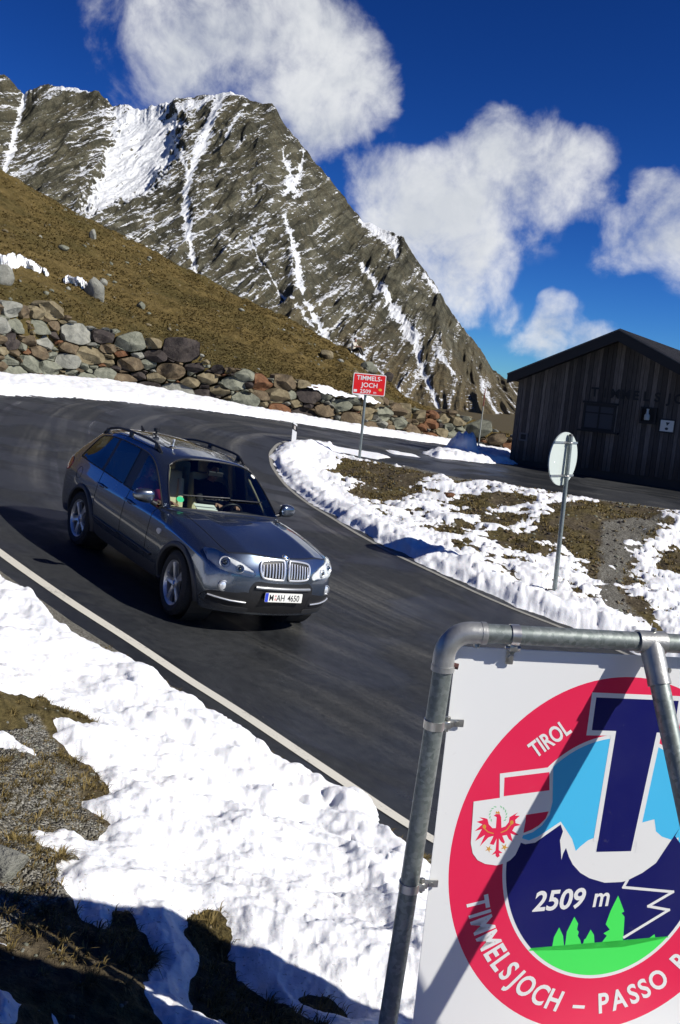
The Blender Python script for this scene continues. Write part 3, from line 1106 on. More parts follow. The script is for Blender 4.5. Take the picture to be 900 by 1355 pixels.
for i, tt in enumerate(rowt):
    if tt == -2:
        HV[i, :, :2] = wt[:, :2] + bdir * 0.35
        HV[i, :, 2] = wt[:, 2] - 0.8
    elif tt == -1:
        HV[i, :, :2] = wt[:, :2] + bdir * 0.75
        HV[i, :, 2] = wt[:, 2] + wt[:, 3] * 0.72
    elif tt <= 1:
        a0 = np.concatenate([wt[:, :2] + bdir * 1.1, (wt[:, 2] + wt[:, 3] * 0.93)[:, None]], 1)
        p = a0 * (1 - tt) + sk * tt
        p[:, 2] += (sk[:, 2] - a0[:, 2]) * 0.10 * math.sin(math.pi * tt)
        HV[i] = p
    else:
        q = tt - 1
        back = sk[:, :2] / np.linalg.norm(sk[:, :2], axis=1)[:, None]
        HV[i, :, :2] = sk[:, :2] + back * q * 60
        HV[i, :, 2] = sk[:, 2] + 0.4 * q * (1 - q) - q * q * 22
amp = np.clip(rowt, 0, 1)[:, None] ** 0.5 * np.ones(len(hu))[None]
rel = (fbm(HV[..., 0] * 0.22, HV[..., 1] * 0.22, 4, 81) - 0.5) * 1.5 + (ridged(HV[..., 0] * 0.9, HV[..., 1] * 0.9, 4, 83) - 0.5) * 0.55 + (fbm(HV[..., 0] * 3.2, HV[..., 1] * 3.2, 3, 84) - 0.5) * 0.25
rel *= np.where(np.abs(rowt - 1) < 0.12, 0.30 + 0.70 * np.abs(rowt - 1) / 0.12, 1)[:, None]
HV[..., 2] += rel * np.minimum(amp, 1)
# the traced snow lines of the slope keep a shallow trough
hi = np.arange(HV.shape[0] * HV.shape[1]).reshape(HV.shape[:2])
hq = np.stack([hi[:-1, :-1], hi[:-1, 1:], hi[1:, 1:], hi[1:, :-1]], -1).reshape(-1, 4)
hill = fast_mesh('hillside', HV.reshape(-1, 3), hq, M['hill'], True)
tag(hill, kind='structure')


def hill_pt(u, t):
    """point on the hillside"""
    i = np.interp(t, rowt[2:], np.arange(2, len(rowt)))
    j = np.interp(u, hu, np.arange(len(hu)))
    i0, j0 = np.floor(i).astype(int), np.floor(j).astype(int)
    i1, j1 = np.minimum(i0 + 1, len(rowt) - 1), np.minimum(j0 + 1, len(hu) - 1)
    fi, fj = (i - i0)[..., None], (j - j0)[..., None]
    return (HV[i0, j0] * (1 - fj) + HV[i0, j1] * fj) * (1 - fi) + (HV[i1, j0] * (1 - fj) + HV[i1, j1] * fj) * fi


_hu2, _hv2 = to_px(HV[..., 0], HV[..., 1], HV[..., 2])


def hill_at(u, v):
    """hillside point seen towards (u, v)"""
    sel = slice(2, int(np.argmax(rowt > 1)))
    d = (_hu2[sel] - u) ** 2 + (_hv2[sel] - v) ** 2
    k = np.unravel_index(np.argmin(d), d.shape)
    return HV[sel][k]


n = 42000
uu_ = rng.uniform(-60, 700, n)
tt_ = rng.uniform(0.0, 1.02, n)
P = hill_pt(uu_, tt_)
kp = fbm(P[:, 0] * 0.5, P[:, 1] * 0.5, 4, 91) > 0.40
P = P[kp]
o = tuft_mesh('hill_grass', P - [0, 0, 0.03], rng.uniform(0.05, 0.13, len(P)), M['grass'], 7, 1.3, 12, 0.018, (0.35, -0.25))
tag(o, 'brown autumn grass covering the slope above the boulder wall', 'grass', kind='stuff')
n = 1100
P = hill_pt(rng.uniform(-60, 690, n), rng.uniform(0.0, 1.0, n))
kp = fbm(P[:, 0] * 0.2, P[:, 1] * 0.2, 3, 95) > 0.47
P = P[kp]
o = stone_mesh('hill_stones', P, 0.04 + 0.18 * rng.random(len(P)) ** 5, [ROCKS[0], ROCKS[1], ROCKS[5]], 14)
tag(o, 'small pale stones strewn over the brown slope', 'stones', kind='stuff')


# snow lying in the hollows of the slope
def hill_snow(name, top_pts, bot_pts, n=90):
    top, bot = np.array(top_pts, float), np.array(bot_pts, float)
    us = np.linspace(top[0, 0], top[-1, 0], n)
    tv = np.interp(us, top[:, 0], top[:, 1])
    bv = np.interp(us, bot[:, 0], bot[:, 1])
    rows = []
    for k in np.linspace(0, 1, 9):
        vv = tv * (1 - k) + bv * k + (vnoise(us * 0.21, us * 0 + k * 3, 3) - .5) * 5
        rows.append(np.array([hill_at(a, b) for a, b in zip(us, vv)]))
    A = np.stack(rows, 0)
    bulge = np.sin(np.linspace(0, math.pi, 9))[:, None] * np.sin(np.linspace(0, math.pi, n))[None] ** 0.4
    A[..., 2] += -0.12 + 0.42 * bulge ** 0.6
    A[..., 1] -= 0.25 * bulge
    ii = np.arange(9 * n).reshape(9, n)
    q = np.stack([ii[:-1, :-1], ii[1:, :-1], ii[1:, 1:], ii[:-1, 1:]], -1).reshape(-1, 4)
    o = fast_mesh(name, A.reshape(-1, 3), q, M['snow'], True, {'edge': np.full(9 * n, 0.25)})
    tag(o, kind='structure')


hill_snow('snow_patch', [(-40, 338), (0, 339), (20, 341), (45, 352), (66, 362)], [(-40, 354), (0, 356), (12, 356), (30, 353), (45, 359), (66, 365)])
hill_snow('snow_patch', [(84, 369), (100, 372), (124, 382)], [(84, 372), (100, 378), (124, 386)], 40)


def rock(name, loc, size, mat, seed, rotz=0.0, sub=3, label=None, cat=None, parent=None, group=None):
    bm = bmesh.new()
    bmesh.ops.create_icosphere(bm, subdivisions=sub, radius=1.0)
    r = np.random.default_rng(seed)
    pl = []
    for _ in range(9):
        nv = r.normal(size=3)
        nv /= np.linalg.norm(nv)
        pl.append((nv, r.uniform(0.60, 0.88)))
    for v in bm.verts:
        p = np.array(v.co)
        for nv, dd in pl:
            e = p @ nv - dd
            if e > 0:
                p = p - nv * e * 0.92
        q = p * 2.3 + seed
        p = p * (1 + 0.10 * (vnoise(q[0] + q[2], q[1] - q[2], seed) - .5) + .06 * (vnoise(q[0] * 3, q[1] * 3 + q[2] * 2, seed + 5) - .5))
        v.co = Vector((p[0] * size[0], p[1] * size[1], p[2] * size[2]))
    me = bpy.data.meshes.new(name)
    bm.to_mesh(me)
    bm.free()
    me.materials.append(mat)
    o = bpy.data.objects.new(name, me)
    COL.objects.link(o)
    o.location = loc
    o.rotation_euler = (0, 0, rotz)
    smooth_by_angle(o, 28)
    if parent:
        o.parent = parent
    tag(o, label, cat, group)
    return o


for k, (u, v, s, mi, lab) in enumerate([
    ((125), 393, (0.60, 0.5, 0.72), 1, 'large pale grey boulder half sunk in the slope under the lower snow streak'),
    (0, 372, (0.52, 0.5, 0.55), 1, 'rounded pale boulder on the brown slope at the left edge below the snow patch'),
    (135, 375, (0.26, 0.25, 0.2), 1, 'small pale boulder just above the large pale grey boulder on the slope'),
    (185, 407, (0.24, 0.22, 0.24), 0, 'small grey stone on the brown slope between the large pale boulder and the wall top'),
    (432, 472, (0.40, 0.4, 0.35), 5, 'ochre rock on the slope just below the seated hiker'),
    (488, 489, (0.6, 0.5, 0.4), 0, 'grey rock on the slope just behind the top edge of the red sign'),
    (520, 495, (0.55, 0.5, 0.42), 4, 'dark rock on the slope crest right of the red sign'),
    (122, 318, (0.28, 0.25, 0.6), 1, 'thin upright pale stone standing high on the brown slope'),
    (85, 330, (0.34, 0.3, 0.2), 0, 'flat grey rock lying high on the brown slope above the snow streak'),
]):
    p = hill_at(u, v)
    rock('slope_boulder', (p[0], p[1], p[2] + s[2] * 0.25), s, ROCKS[mi], 100 + k, k * 0.7, 3, lab, 'boulder', None, 'loose boulders on the brown slope')

for k, (u, v, s, mi, lab) in enumerate([
    (4, 1152, (0.10, 0.085, 0.075), 1, 'smooth pale stone on the grassy bank at the left edge'),
    (600, 694, (0.09, 0.07, 0.06), 1, 'small pale stone on the snowy bank beside the grass patches'),
    (546, 664, (0.14, 0.10, 0.09), 0, 'grey stone on the snowy bank below the red sign'),
    (594, 661, (0.20, 0.13, 0.08), 3, 'flat rust-brown stone on the bank between the red and the round sign'),
]):
    p = on_ground(u, v)
    rock('bank_stone', (p[0], p[1], float(top_z(p[0], p[1])) + s[2] * 0.35), s, ROCKS[mi], 140 + k, k * 0.9, 3, lab, 'stone', None, 'single stones on the banks')

# ------------------------------------------------------------------ boulder wall
wall_poly = np.array([(q[1], q[2], q[3], q[4], q[0]) for q in wall_tab])
seg = np.hypot(np.diff(wall_poly[:, 0]), np.diff(wall_poly[:, 1]))
wS = np.concatenate([[0], np.cumsum(seg)])


def wall_at(s):
    x, y, z, h, u = [np.interp(s, wS, wall_poly[:, i]) for i in range(5)]
    x2, y2 = np.interp(s + .4, wS, wall_poly[:, 0]), np.interp(s + .4, wS, wall_poly[:, 1])
    x1, y1 = np.interp(s - .4, wS, wall_poly[:, 0]), np.interp(s - .4, wS, wall_poly[:, 1])
    t = np.array([x2 - x1, y2 - y1])
    t /= np.linalg.norm(t)
    return x, y, z, h, u, t


sites = []
s_min, s_max = float(np.interp(-170, wall_poly[:, 4], wS)), float(np.interp(745, wall_poly[:, 4], wS))
rw = np.random.default_rng(1234)
AN = 1.8
for attempt in range(16000):
    f = attempt / 16000
    r = (0.29 * (1 - f) ** 1.8 + 0.072) * rw.uniform(0.75, 1.25)
    s = rw.uniform(s_min, s_max)
    x, y, z, h, u, t = wall_at(s)
    hh = rw.uniform(-0.1, h + 0.05)
    r = min(r, 0.42 * h)
    if hh + r * 0.8 > h + 0.05 + 0.25 * math.sin(s * 1.7) * math.sin(s * .6):
        continue
    if all(math.hypot((s - q[0]) / AN, hh - q[1]) > 0.82 * (r + q[2]) for q in sites):
        sites.append((s, hh, r))


def clip(poly, nx, ny, c):
    out = []
    for i in range(len(poly)):
        a, b = poly[i - 1], poly[i]
        da, db = nx * a[0] + ny * a[1] - c, nx * b[0] + ny * b[1] - c
        if (da <= 0) != (db <= 0):
            k = da / (da - db)
            out.append((a[0] + (b[0] - a[0]) * k, a[1] + (b[1] - a[1]) * k))
        if db <= 0:
            out.append(b)
    return out


def boulder_mesh(i):
    s0, h0, r = sites[i]
    poly = [(math.cos(a) * r * 1.45, math.sin(a) * r * 1.45) for a in np.linspace(0, 2 * math.pi, 13)[:-1]]
    for j, q in enumerate(sites):
        if j == i:
            continue
        dx, dy = (q[0] - s0) / AN, q[1] - h0
        d2 = dx * dx + dy * dy
        if d2 > (3.2 * (r + q[2])) ** 2:
            continue
        d = math.sqrt(d2)
        c = (d2 + r * r - q[2] ** 2) / (2 * d)
        c = max(c, 0.3 * r)
        poly = clip(poly, dx / d, dy / d, c - 0.010)
        if len(poly) < 3:
            return None
    rr_ = np.random.default_rng(5000 + i)
    x, y, z, h, u, t = wall_at(s0)
    nout = np.array([t[1], -t[0]])
    if nout @ np.array([x, y]) > 0:
        nout = -nout
    pn = [np.array(p) for p in poly]
    c0 = sum(pn) / len(pn)
    # drop tiny edges, cut the corners a little, resample
    cut = []
    for k in range(len(pn)):
        a_, b_, c_ = pn[k - 1], pn[k], pn[(k + 1) % len(pn)]
        f = rr_.uniform(.02, .13)
        cut += [b_ + (a_ - b_) * f, b_ + (c_ - b_) * f]
    per = np.array(cut + [cut[0]])
    sl_ = np.concatenate([[0], np.cumsum(np.hypot(*np.diff(per, axis=0).T))])
    n = 30 if r > 0.18 else 18
    ss_ = np.linspace(0, sl_[-1], n, endpoint=False)
    ring = np.stack([np.interp(ss_, sl_, per[:, 0]), np.interp(ss_, sl_, per[:, 1])], -1)
    wob_ = 1 + 0.05 * (vnoise(np.cos(np.linspace(0, 6.28, n)) * 2 + i, np.sin(np.linspace(0, 6.28, n)) * 2, i) - .5)
    ring = c0 + (ring - c0) * wob_[:, None]
    D = (0.18 + 0.42 * r) * rr_.uniform(.8, 1.25)
    stick = rr_.uniform(-0.08, 0.12)
    cuts = [(rr_.uniform(.70, 1.0) * D, rr_.normal(0, .8) * D / r, rr_.normal(0, .8) * D / r) for _ in range(5)]
    V, rows = [], []
    for (f, dd) in ((1.0, -1.2), (1.0, -.1), (.99, .42), (.96, .74), (.90, .92), (.66, .99), (.36, 1.0)):
        row = []
        for pt in ring:
            q = c0 + (pt - c0) * f
            d = dd * D
            if dd > 0:
                for (k0, kx, ky) in cuts:
                    d = min(d, k0 + kx * (q[0] - c0[0]) + ky * (q[1] - c0[1]))
                d = max(d, -.05)
            nz = .035 * (vnoise(q[0] * 9 + i, q[1] * 9 + d * 6, i) - .5) + .05 * (vnoise(q[0] * 3.5 + i, q[1] * 3.5, i + 7) - .5)
            row.append(len(V))
            V.append((q[0] * AN, q[1], d + stick + nz * (dd > -.5)))
        rows.append(row)
    dcen = D
    for (k0, kx, ky) in cuts:
        dcen = min(dcen, k0)
    V.append((c0[0] * AN, c0[1], dcen + stick))
    F_ = []
    for a_, b_ in zip(rows[:-1], rows[1:]):
        for k in range(n):
            k2 = (k + 1) % n
            F_.append((a_[k], a_[k2], b_[k2], b_[k]))
    for k in range(n):
        F_.append((rows[-1][k], rows[-1][(k + 1) % n], len(V) - 1))
    # the outline runs anticlockwise seen from the road only if (t, up, out) is right handed
    if np.cross(np.array([t[0], t[1], 0]), np.array([0, 0, 1.0])) @ np.array([nout[0], nout[1], 0]) < 0:
        F_ = [tuple(reversed(f)) for f in F_]
    # local axes: along the wall, up the leaning face, out of it
    lean = 0.22
    base = np.array([x, y, z]) + np.array([nout[0], nout[1], 0]) * (-lean * h0 - 0.05) + np.array([0, 0, h0 - 0.02])
    ea = np.array([t[0], t[1], 0])
    eb = np.array([-nout[0] * lean, -nout[1] * lean, 1.0])
    eb /= np.linalg.norm(eb)
    ec = np.array([nout[0], nout[1], 0])
    L = [tuple(ea * a_ + eb * b_ + ec * c_) for a_, b_, c_ in V]
    return base, L, F_


wall_o = empty('boulder_wall', (0, 0, 0))
tag(wall_o, 'dry stone retaining wall of piled grey, brown and rust boulders along the outside of the bend', 'stone wall')
order = sorted(range(len(sites)), key=lambda i: -sites[i][2])
small = MB()
rk = np.random.default_rng(77)
nb = 0
for i in order:
    res = boulder_mesh(i)
    if res is None:
        continue
    base, L, F_ = res
    mi = int(rk.choice(6, p=[0.20, 0.13, 0.25, 0.13, 0.10, 0.19]))
    vis = -30 < float(np.interp(sites[i][0], wS, wall_poly[:, 4])) < 690
    if nb < 99 and vis:
        o = mesh_obj('boulder', L, F_, ROCKS[mi], wall_o)
        o.location = base
        smooth_by_angle(o, 26)
        nb += 1
    else:
        small.add([np.array(p) + base for p in L], F_, mi)
o = small.build('smaller_boulders', ROCKS, wall_o, fix=False)
o['kind'] = 'stuff'
smooth_by_angle(o, 30)
# snow caught on top of the wall
for k, (ua, ub, va) in enumerate([(404, 470, 519), (476, 500, 527)]):
    pts = []
    for u in np.linspace(ua, ub, 24):
        s = float(np.interp(u, wall_poly[:, 4], wS))
        x, y, z, h, u2, t = wall_at(s)
        nout = np.array([t[1], -t[0]])
        if nout @ np.array([x, y]) > 0:
            nout = -nout
        f = math.sin(math.pi * (u - ua) / (ub - ua)) ** 0.6
        c = np.array([x, y, z + h * 0.95]) - np.array([nout[0], nout[1], 0]) * (0.22 * h + 0.15)
        for a, e in ((0.42, -0.12), (0.38, 0.02), (0.2, 0.16), (-0.1, 0.22), (-0.5, 0.18), (-0.8, -.05)):
            pts.append(c + np.array([nout[0] * a, nout[1] * a, e * f * (0.55 + 0.9 * vnoise(u * .35, a * 2, 4)) + 0.10 * (vnoise(u * .8, a * 5, 6) - .5)]))
    n = 24
    ii = np.arange(n * 6).reshape(n, 6)
    q = np.stack([ii[:-1, :-1], ii[:-1, 1:], ii[1:, 1:], ii[1:, :-1]], -1).reshape(-1, 4)
    o = fast_mesh('snow_patch', np.array(pts), q, M['snow'], True, {'edge': np.full(n * 6, 0.1)})
    tag(o, kind='structure')

# ------------------------------------------------------------------ the mountain
ridge_px = [(-420, 60), (-250, 20), (-140, 65), (-60, 60), (0, 98), (12, 103), (20, 112), (33, 124), (40, 119), (52, 114), (62, 113), (80, 116), (92, 115), (112, 120), (130, 121), (142, 131), (150, 142),
            (160, 138), (170, 138), (180, 145), (200, 141), (215, 138), (235, 131), (250, 128), (270, 126), (285, 124), (300, 122), (312, 124), (322, 128), (335, 133), (346, 138), (358, 138), (366, 146), (380, 170),
            (400, 192), (420, 217), (440, 242), (460, 266), (480, 291), (500, 299), (520, 308), (532, 314), (545, 336), (558, 352), (572, 370), (590, 402), (612, 432), (632, 457), (650, 484), (668, 499),
            (690, 506), (720, 525), (780, 560), (900, 610), (1050, 660)]
rp = np.array(ridge_px, float)
mu = np.concatenate([np.linspace(-420, -20, 90)[:-1], np.linspace(-20, 700, 860), np.linspace(700, 1050, 50)[1:]])
mv_int = np.interp(mu, rp[:, 0], rp[:, 1])
mv_noise = (fbm(mu * 0.16, mu * 0, 4, 7) - 0.5) * 6.5
_ug = np.arange(-420, 1051, 1.0)
_vg = np.interp(_ug, rp[:, 0], rp[:, 1])
_kg = np.exp(-0.5 * (np.arange(-90, 91) / 30.0) ** 2)
_k2 = np.exp(-0.5 * (np.arange(-30, 31) / 9.0) ** 2)
_k2 /= _k2.sum()
mv_mid = np.interp(mu, _ug, np.convolve(np.pad(_vg, 30, 'edge'), _k2, 'valid'))
_kg /= _kg.sum()
mv = np.interp(mu, _ug, np.convolve(np.pad(_vg, 90, 'edge'), _kg, 'valid'))
Dr = np.interp(mu, [-420, 0, 300, 500, 660, 1050], [950, 900, 900, 840, 720, 600])
RD = np.stack([ray(u, v) for u, v in zip(mu, mv)])
RP = CPOS[None] + RD * Dr[:, None]
hd = RP[:, :2] / np.linalg.norm(RP[:, :2], axis=1)[:, None]
hr = np.linalg.norm(RP[:, :2], axis=1)
mt = np.concatenate([np.linspace(0, 1, 470), np.linspace(1.03, 1.8, 14)])
MV = np.zeros((len(mt), len(mu), 3))
for i, tt in enumerate(mt):
    if tt <= 1:
        rad = hr * (0.46 + 0.54 * tt)
        z = -12 + (RP[:, 2] + 12) * (0.78 * tt + 0.22 * tt ** 2.2)
    else:
        rad = hr * (1 + (tt - 1) * 0.6)
        z = RP[:, 2] - (RP[:, 2] + 12) * ((tt - 1) / 0.8) ** 1.1
    MV[i, :, :2] = hd * rad[:, None]
    MV[i, :, 2] = z
crest = (mv - mv_mid) * Dr / F_PX
crest2 = (mv_mid - mv_int - mv_noise) * Dr / F_PX
MV[..., 2] += crest2[None] * np.where(mt <= 1, sstep(0.92, 1.0, mt), 1 - sstep(1.0, 1.2, mt))[:, None]
MV[..., 2] += crest[None] * np.where(mt <= 1, sstep(0.45, 1.0, mt), 1 - sstep(1.0, 1.5, mt))[:, None]
lx = MV[..., 0]
lz = MV[..., 2] * 1.25
tt2 = np.minimum(mt, 1)[:, None] * np.ones(len(mu))[None]
fade = np.clip((1 - tt2) / 0.10, 0, 1) ** 0.7
wx = (fbm(lx / 120, lz / 160, 3, 201) - .5) * 60
sp1 = ridged((lx + wx) / 95 + lz / 420, lz / 420, 3, 205)
sp2 = ridged((lx + wx * .6) / 38 + lz / 160, lz / 150, 3, 209)
ca, sa = math.cos(R_(60)), math.sin(R_(60))
al = lx * ca + MV[..., 2] * sa
ac = MV[..., 2] * ca - lx * sa
st = ridged(al / 90, ac / 13 + (fbm(lx / 40, lz / 40, 2, 211) - .5) * 1.5, 3, 213)
rightm0 = sstep(90, 250, lx + (fbm(lx / 60, lz / 60, 3, 219) - .5) * 120)
ac2 = MV[..., 2] * math.cos(R_(52)) + lx * math.sin(R_(52))
al2 = lx * math.cos(R_(52)) - MV[..., 2] * math.sin(R_(52))
st2 = ridged(al2 / 80, ac2 / 14 + (fbm(lx / 40, lz / 40, 2, 221) - .5) * 2.0, 3, 223)
st = st * (1 - rightm0) + st2 * rightm0
fi = fbm(al / 13, ac / 6, 4, 215)

# where the photo shows couloirs, bowls and scree runs
pu, pv = to_px(MV[..., 0], MV[..., 1], MV[..., 2])
snowm = np.full(pu.shape, 0.175)
snowm += 0.10 * sstep(520, 150, pv)
snowm -= 0.14 * sstep(430, 560, pv)


def pl_add(pts, w, amt, arr=None, soft=1.0):
    d, al_ = seg_dist(pu, pv, pts)
    ww = np.interp(al_, np.linspace(0, float(np.sum(np.hypot(*np.diff(np.array(pts, float), axis=0).T))), len(w)), w)
    ww = ww * 0.78 * (0.45 + 1.1 * fbm(pu * 0.12, pv * 0.12, 3, 301))
    return np.exp(-(d / np.maximum(ww, .5)) ** 2 * soft) * amt


bowl = sd_poly(pu, pv, [(158, 146), (200, 140), (222, 140), (238, 160), (232, 200), (218, 228), (196, 250), (176, 268), (150, 272), (112, 290), (104, 282), (122, 240), (140, 196)])
bowl_m = sstep(-10, 12, bowl + (fbm(pu * .09, pv * .09, 3, 303) - .5) * 26)
snowm = snowm + 0.56 * bowl_m + 0.20 * sstep(-50, 10, bowl)
gul = 0
for pts, w, a in [
    ([(292, 132), (284, 152), (274, 178), (262, 206), (252, 232)], [5, 8, 10, 9, 5], 0.85),
    ([(252, 232), (246, 262), (247, 292), (250, 318), (258, 350), (262, 362)], [4, 6, 7, 7, 6, 4], 0.75),
    ([(34, 122), (26, 145), (18, 172), (10, 205), (5, 220)], [4, 5, 7, 7, 5], 0.80),
    ([(374, 200), (384, 226), (382, 250), (376, 258)], [2, 4, 7, 4], 0.7),
    ([(402, 200), (396, 226), (388, 250)], [2, 4, 8], 0.7),
    ([(376, 285), (388, 318), (394, 350), (396, 376)], [3, 7, 9, 6], 0.7),
    ([(396, 376), (412, 400), (430, 425), (446, 446)], [4, 6, 7, 6], 0.65),
    ([(330, 305), (350, 345), (380, 385), (410, 415), (446, 448)], [1.5, 2, 3, 3, 2], 0.55),
    ([(476, 292), (500, 304), (522, 318), (526, 332)], [4, 8, 8, 3], 0.65),
    ([(480, 345), (510, 380), (532, 410), (548, 438), (560, 480), (582, 526)], [5, 8, 9, 7, 4, 4], 0.60),
    ([(505, 365), (535, 405), (556, 440)], [2, 3, 3], 0.55),
    ([(470, 455), (505, 486), (540, 520)], [5, 5, 4], 0.45),
    ([(562, 362), (580, 392)], [2, 3], 0.4),
    ([(576, 470), (600, 496)], [2, 3], 0.5),
    ([(230, 190), (244, 222), (252, 250)], [2, 3, 3], 0.5),
    ([(120, 122), (96, 116), (66, 116)], [3, 3, 2], 0.55),
    ([(320, 126), (296, 128), (262, 140), (232, 152)], [4, 4, 6, 6], 0.55),
    ([(328, 142), (312, 166), (298, 186)], [3, 4, 3], 0.45),
    ([(640, 505), (655, 535), (672, 575)], [6, 7, 5], 0.40),
    ([(170, 330), (210, 300), (240, 290)], [8, 10, 8], 0.28),
    ([(300, 330), (330, 310), (350, 300)], [10, 14, 10], 0.18),
    ([(60, 200), (40, 215), (10, 225)], [10, 12, 10], 0.22),
]:
    g_ = pl_add(pts, w, a)
    snowm = snowm + g_
    gul = np.maximum(gul, g_ * (1 if a > 0.5 else 0))
dirt = sd_poly(pu, pv, [(150, 290), (250, 365), (330, 410), (200, 400)])
for pts, w, a in [([(60, 150), (80, 200), (90, 270)], [26, 34, 30], 0.16), ([(430, 250), (480, 320), (560, 400), (640, 490)], [22, 26, 26, 18], 0.20), ([(345, 150), (362, 180), (360, 240)], [16, 18, 14], 0.12),
                  ([(300, 250), (310, 300)], [26, 26], .08)]:
    snowm = snowm - pl_add(pts, w, a)
disp = (sp1 - .55) * 34 * (0.35 + 0.65 * fade) * (1 - .75 * bowl_m) + (sp2 - .55) * 9 * (0.3 + .7 * fade) * (1 - .8 * bowl_m) + (st - .5) * 8.0 * (0.25 + .75 * fade) + (fi - .5) * 7.0 * (0.3 + .7 * fade)
disp -= np.minimum(gul, 1) * 2.5 * fade + bowl_m * 10 * fade
talus = sstep(370, 470, pv + (pu - 400) * -0.28 + (fbm(pu * 0.05, pv * 0.05, 3, 307) - .5) * 70) * sstep(300, 420, pu)
# displace outwards from the face
nd = np.stack([-hd[:, 0] * 0.66, -hd[:, 1] * 0.66, np.full(len(mu), 0.60)], -1)
back = (mt > 1)[:, None]
disp = np.where(back, disp[469][None] * 1.0, disp)
MV += nd[None] * disp[..., None] * np.clip((1 - tt2) / 0.015, 0.10, 1)[..., None]
mi_ = np.arange(MV.shape[0] * MV.shape[1]).reshape(MV.shape[:2])
mq = np.stack([mi_[:-1, :-1], mi_[:-1, 1:], mi_[1:, 1:], mi_[1:, :-1]], -1).reshape(-1, 4)
mountain = fast_mesh('mountain', MV.reshape(-1, 3), mq, M['mountain'], True, {'snowm': snowm.ravel(), 'talus': talus.ravel(), 'rightm': rightm0.ravel()})
tag(mountain, kind='structure')

# invented boulder outside the view, added to shade the bottom left corner
_bz = float(g0(1.42, 1.50))
rock('added_shadow_boulder', (1.36, 1.58, _bz + 0.95), (0.50, 0.46, 1.25), ROCKS[0], 171, 0.4, 4, 'added boulder out of view right of the pass sign, put there to cast a shadow', 'boulder')
# ------------------------------------------------------------------ lettering
def text_geo(s, bold=0.0, shear=0.0, width=1.0, space=1.0):
    """flat lettering: vertices (cap height 1, left edge 0) and faces, plus its width"""
    cu = bpy.data.curves.new('txt', 'FONT')
    cu.body = s
    cu.size = 1.0
    cu.offset = bold
    cu.shear = shear
    cu.space_character = space
    cu.resolution_u = 4
    ob = bpy.data.objects.new('txt', cu)
    COL.objects.link(ob)
    dg = bpy.context.evaluated_depsgraph_get()
    me = bpy.data.meshes.new_from_object(ob.evaluated_get(dg))
    v = np.array([p.co[:2] for p in me.vertices]) if len(me.vertices) else np.zeros((0, 2))
    f = [tuple(p.vertices) for p in me.polygons]
    bpy.data.meshes.remove(me)
    bpy.data.objects.remove(ob)
    bpy.data.curves.remove(cu)
    if len(v) == 0:
        return v, f, 0.35
    cap = 0.729
    v = v / cap
    v[:, 0] *= width
    x0 = v[:, 0].min()
    v[:, 0] -= x0
    return v, f, float(v[:, 0].max())


def inset_slab(mb, poly, mapf, d0, d1, mi):
    mb.prism(poly, d0, d1, mapf, mi)


def add_text(mb, s, mapf, org, h, depth, mi=0, ang=0.0, align='c', **kw):
    v, f, w_ = text_geo(s, **kw)
    off = {'c': -w_ / 2, 'l': 0, 'r': -w_}[align]
    ca, sa = math.cos(ang), math.sin(ang)
    P = []
    for x, y in v:
        X, Y = (x + off) * h, y * h
        P.append(mapf(org[0] + X * ca - Y * sa, org[1] + X * sa + Y * ca, depth))
    mb.add(P, f, mi)
    return w_ * h


def face_out(o, nrm):
    """make flat artwork face the given direction"""
    nrm = Vector(nrm)
    bm = bmesh.new()
    bm.from_mesh(o.data)
    fl = [f for f in bm.faces if f.normal.dot(nrm) < 0]
    bmesh.ops.reverse_faces(bm, faces=fl)
    bm.to_mesh(o.data)
    bm.free()


# ------------------------------------------------------------------ the wooden hut
HL = W(675, 610, 36)
_ha = R_(32)
HU = np.array([math.cos(_ha), -math.sin(_ha), 0])
HB = np.array([math.sin(_ha), math.cos(_ha), 0])
HW = 3.85
WALLH, PITCH = 3.18, R_(24.5)


def hutp(u, b, z):
    return HL + HU * u + HB * b + np.array([0, 0, z])


def hut_uv(px, py, off=0.0):
    d = ray(px, py)
    o0 = HL - HB * off
    s = ((o0 - CPOS) @ HB) / (d @ HB)
    q = CPOS + d * s - HL
    return float(q @ HU), float(q[2])


hut = empty('wooden_hut', tuple(HL))
tag(hut, 'dark weathered timber hut with a low pitched roof standing in shade at the right edge', 'hut')
hut_inv = Matrix.Translation(-Vector(HL))


def on_hut(o):
    o.parent = hut
    o.matrix_parent_inverse = Matrix.Identity(4)
    o.data.transform(hut_inv)
    return o


t = NT('weathered_planks')
co = t.coord()
tone = t.attr('tone')
gr = t.noise(t.mapping(co, (9, 9, 0.7)), 4, 5, 0.7)
fleck = t.noise(t.mapping(co, (20, 20, 1.5)), 3, 3, 0.7)
c = t.mix(tone, (0.040, 0.036, 0.035), (0.230, 0.195, 0.165))
c = t.mix(t.math('MULTIPLY', t.sramp(gr, 0.40, 0.70), 0.55), c, (0.018, 0.015, 0.013))
zz = t.n('SeparateXYZ')
t.l(co, zz.inputs[0])
low = t.sramp(t.math('ADD', zz.outputs[2], t.math('MULTIPLY', fleck, 0.9)), 1.7, 0.7)
c = t.mix(t.math('MULTIPLY', low, 0.5), c, (0.055, 0.034, 0.020))
t.set(Base_Color=c, Roughness=0.85, Specular_IOR_Level=0.2, Normal=t.bump(gr, 0.6, 0.01))
M['planks'] = t.m
M['roofdark'] = simple('dark_roof_timber', (0.016, 0.015, 0.015), 0.8, 0, 0.3, 5)
M['rooftop'] = simple('weathered_roof_sheet', (0.075, 0.072, 0.068), 0.6, 0.1, 0.35, 4, 0.3)
M['plinth'] = simple('damp_concrete', (0.045, 0.034, 0.026), 0.9, 0, 0.35, 3, 0.3)
M['lettersdark'] = simple('black_letters', (0.008, 0.008, 0.009), 0.7)
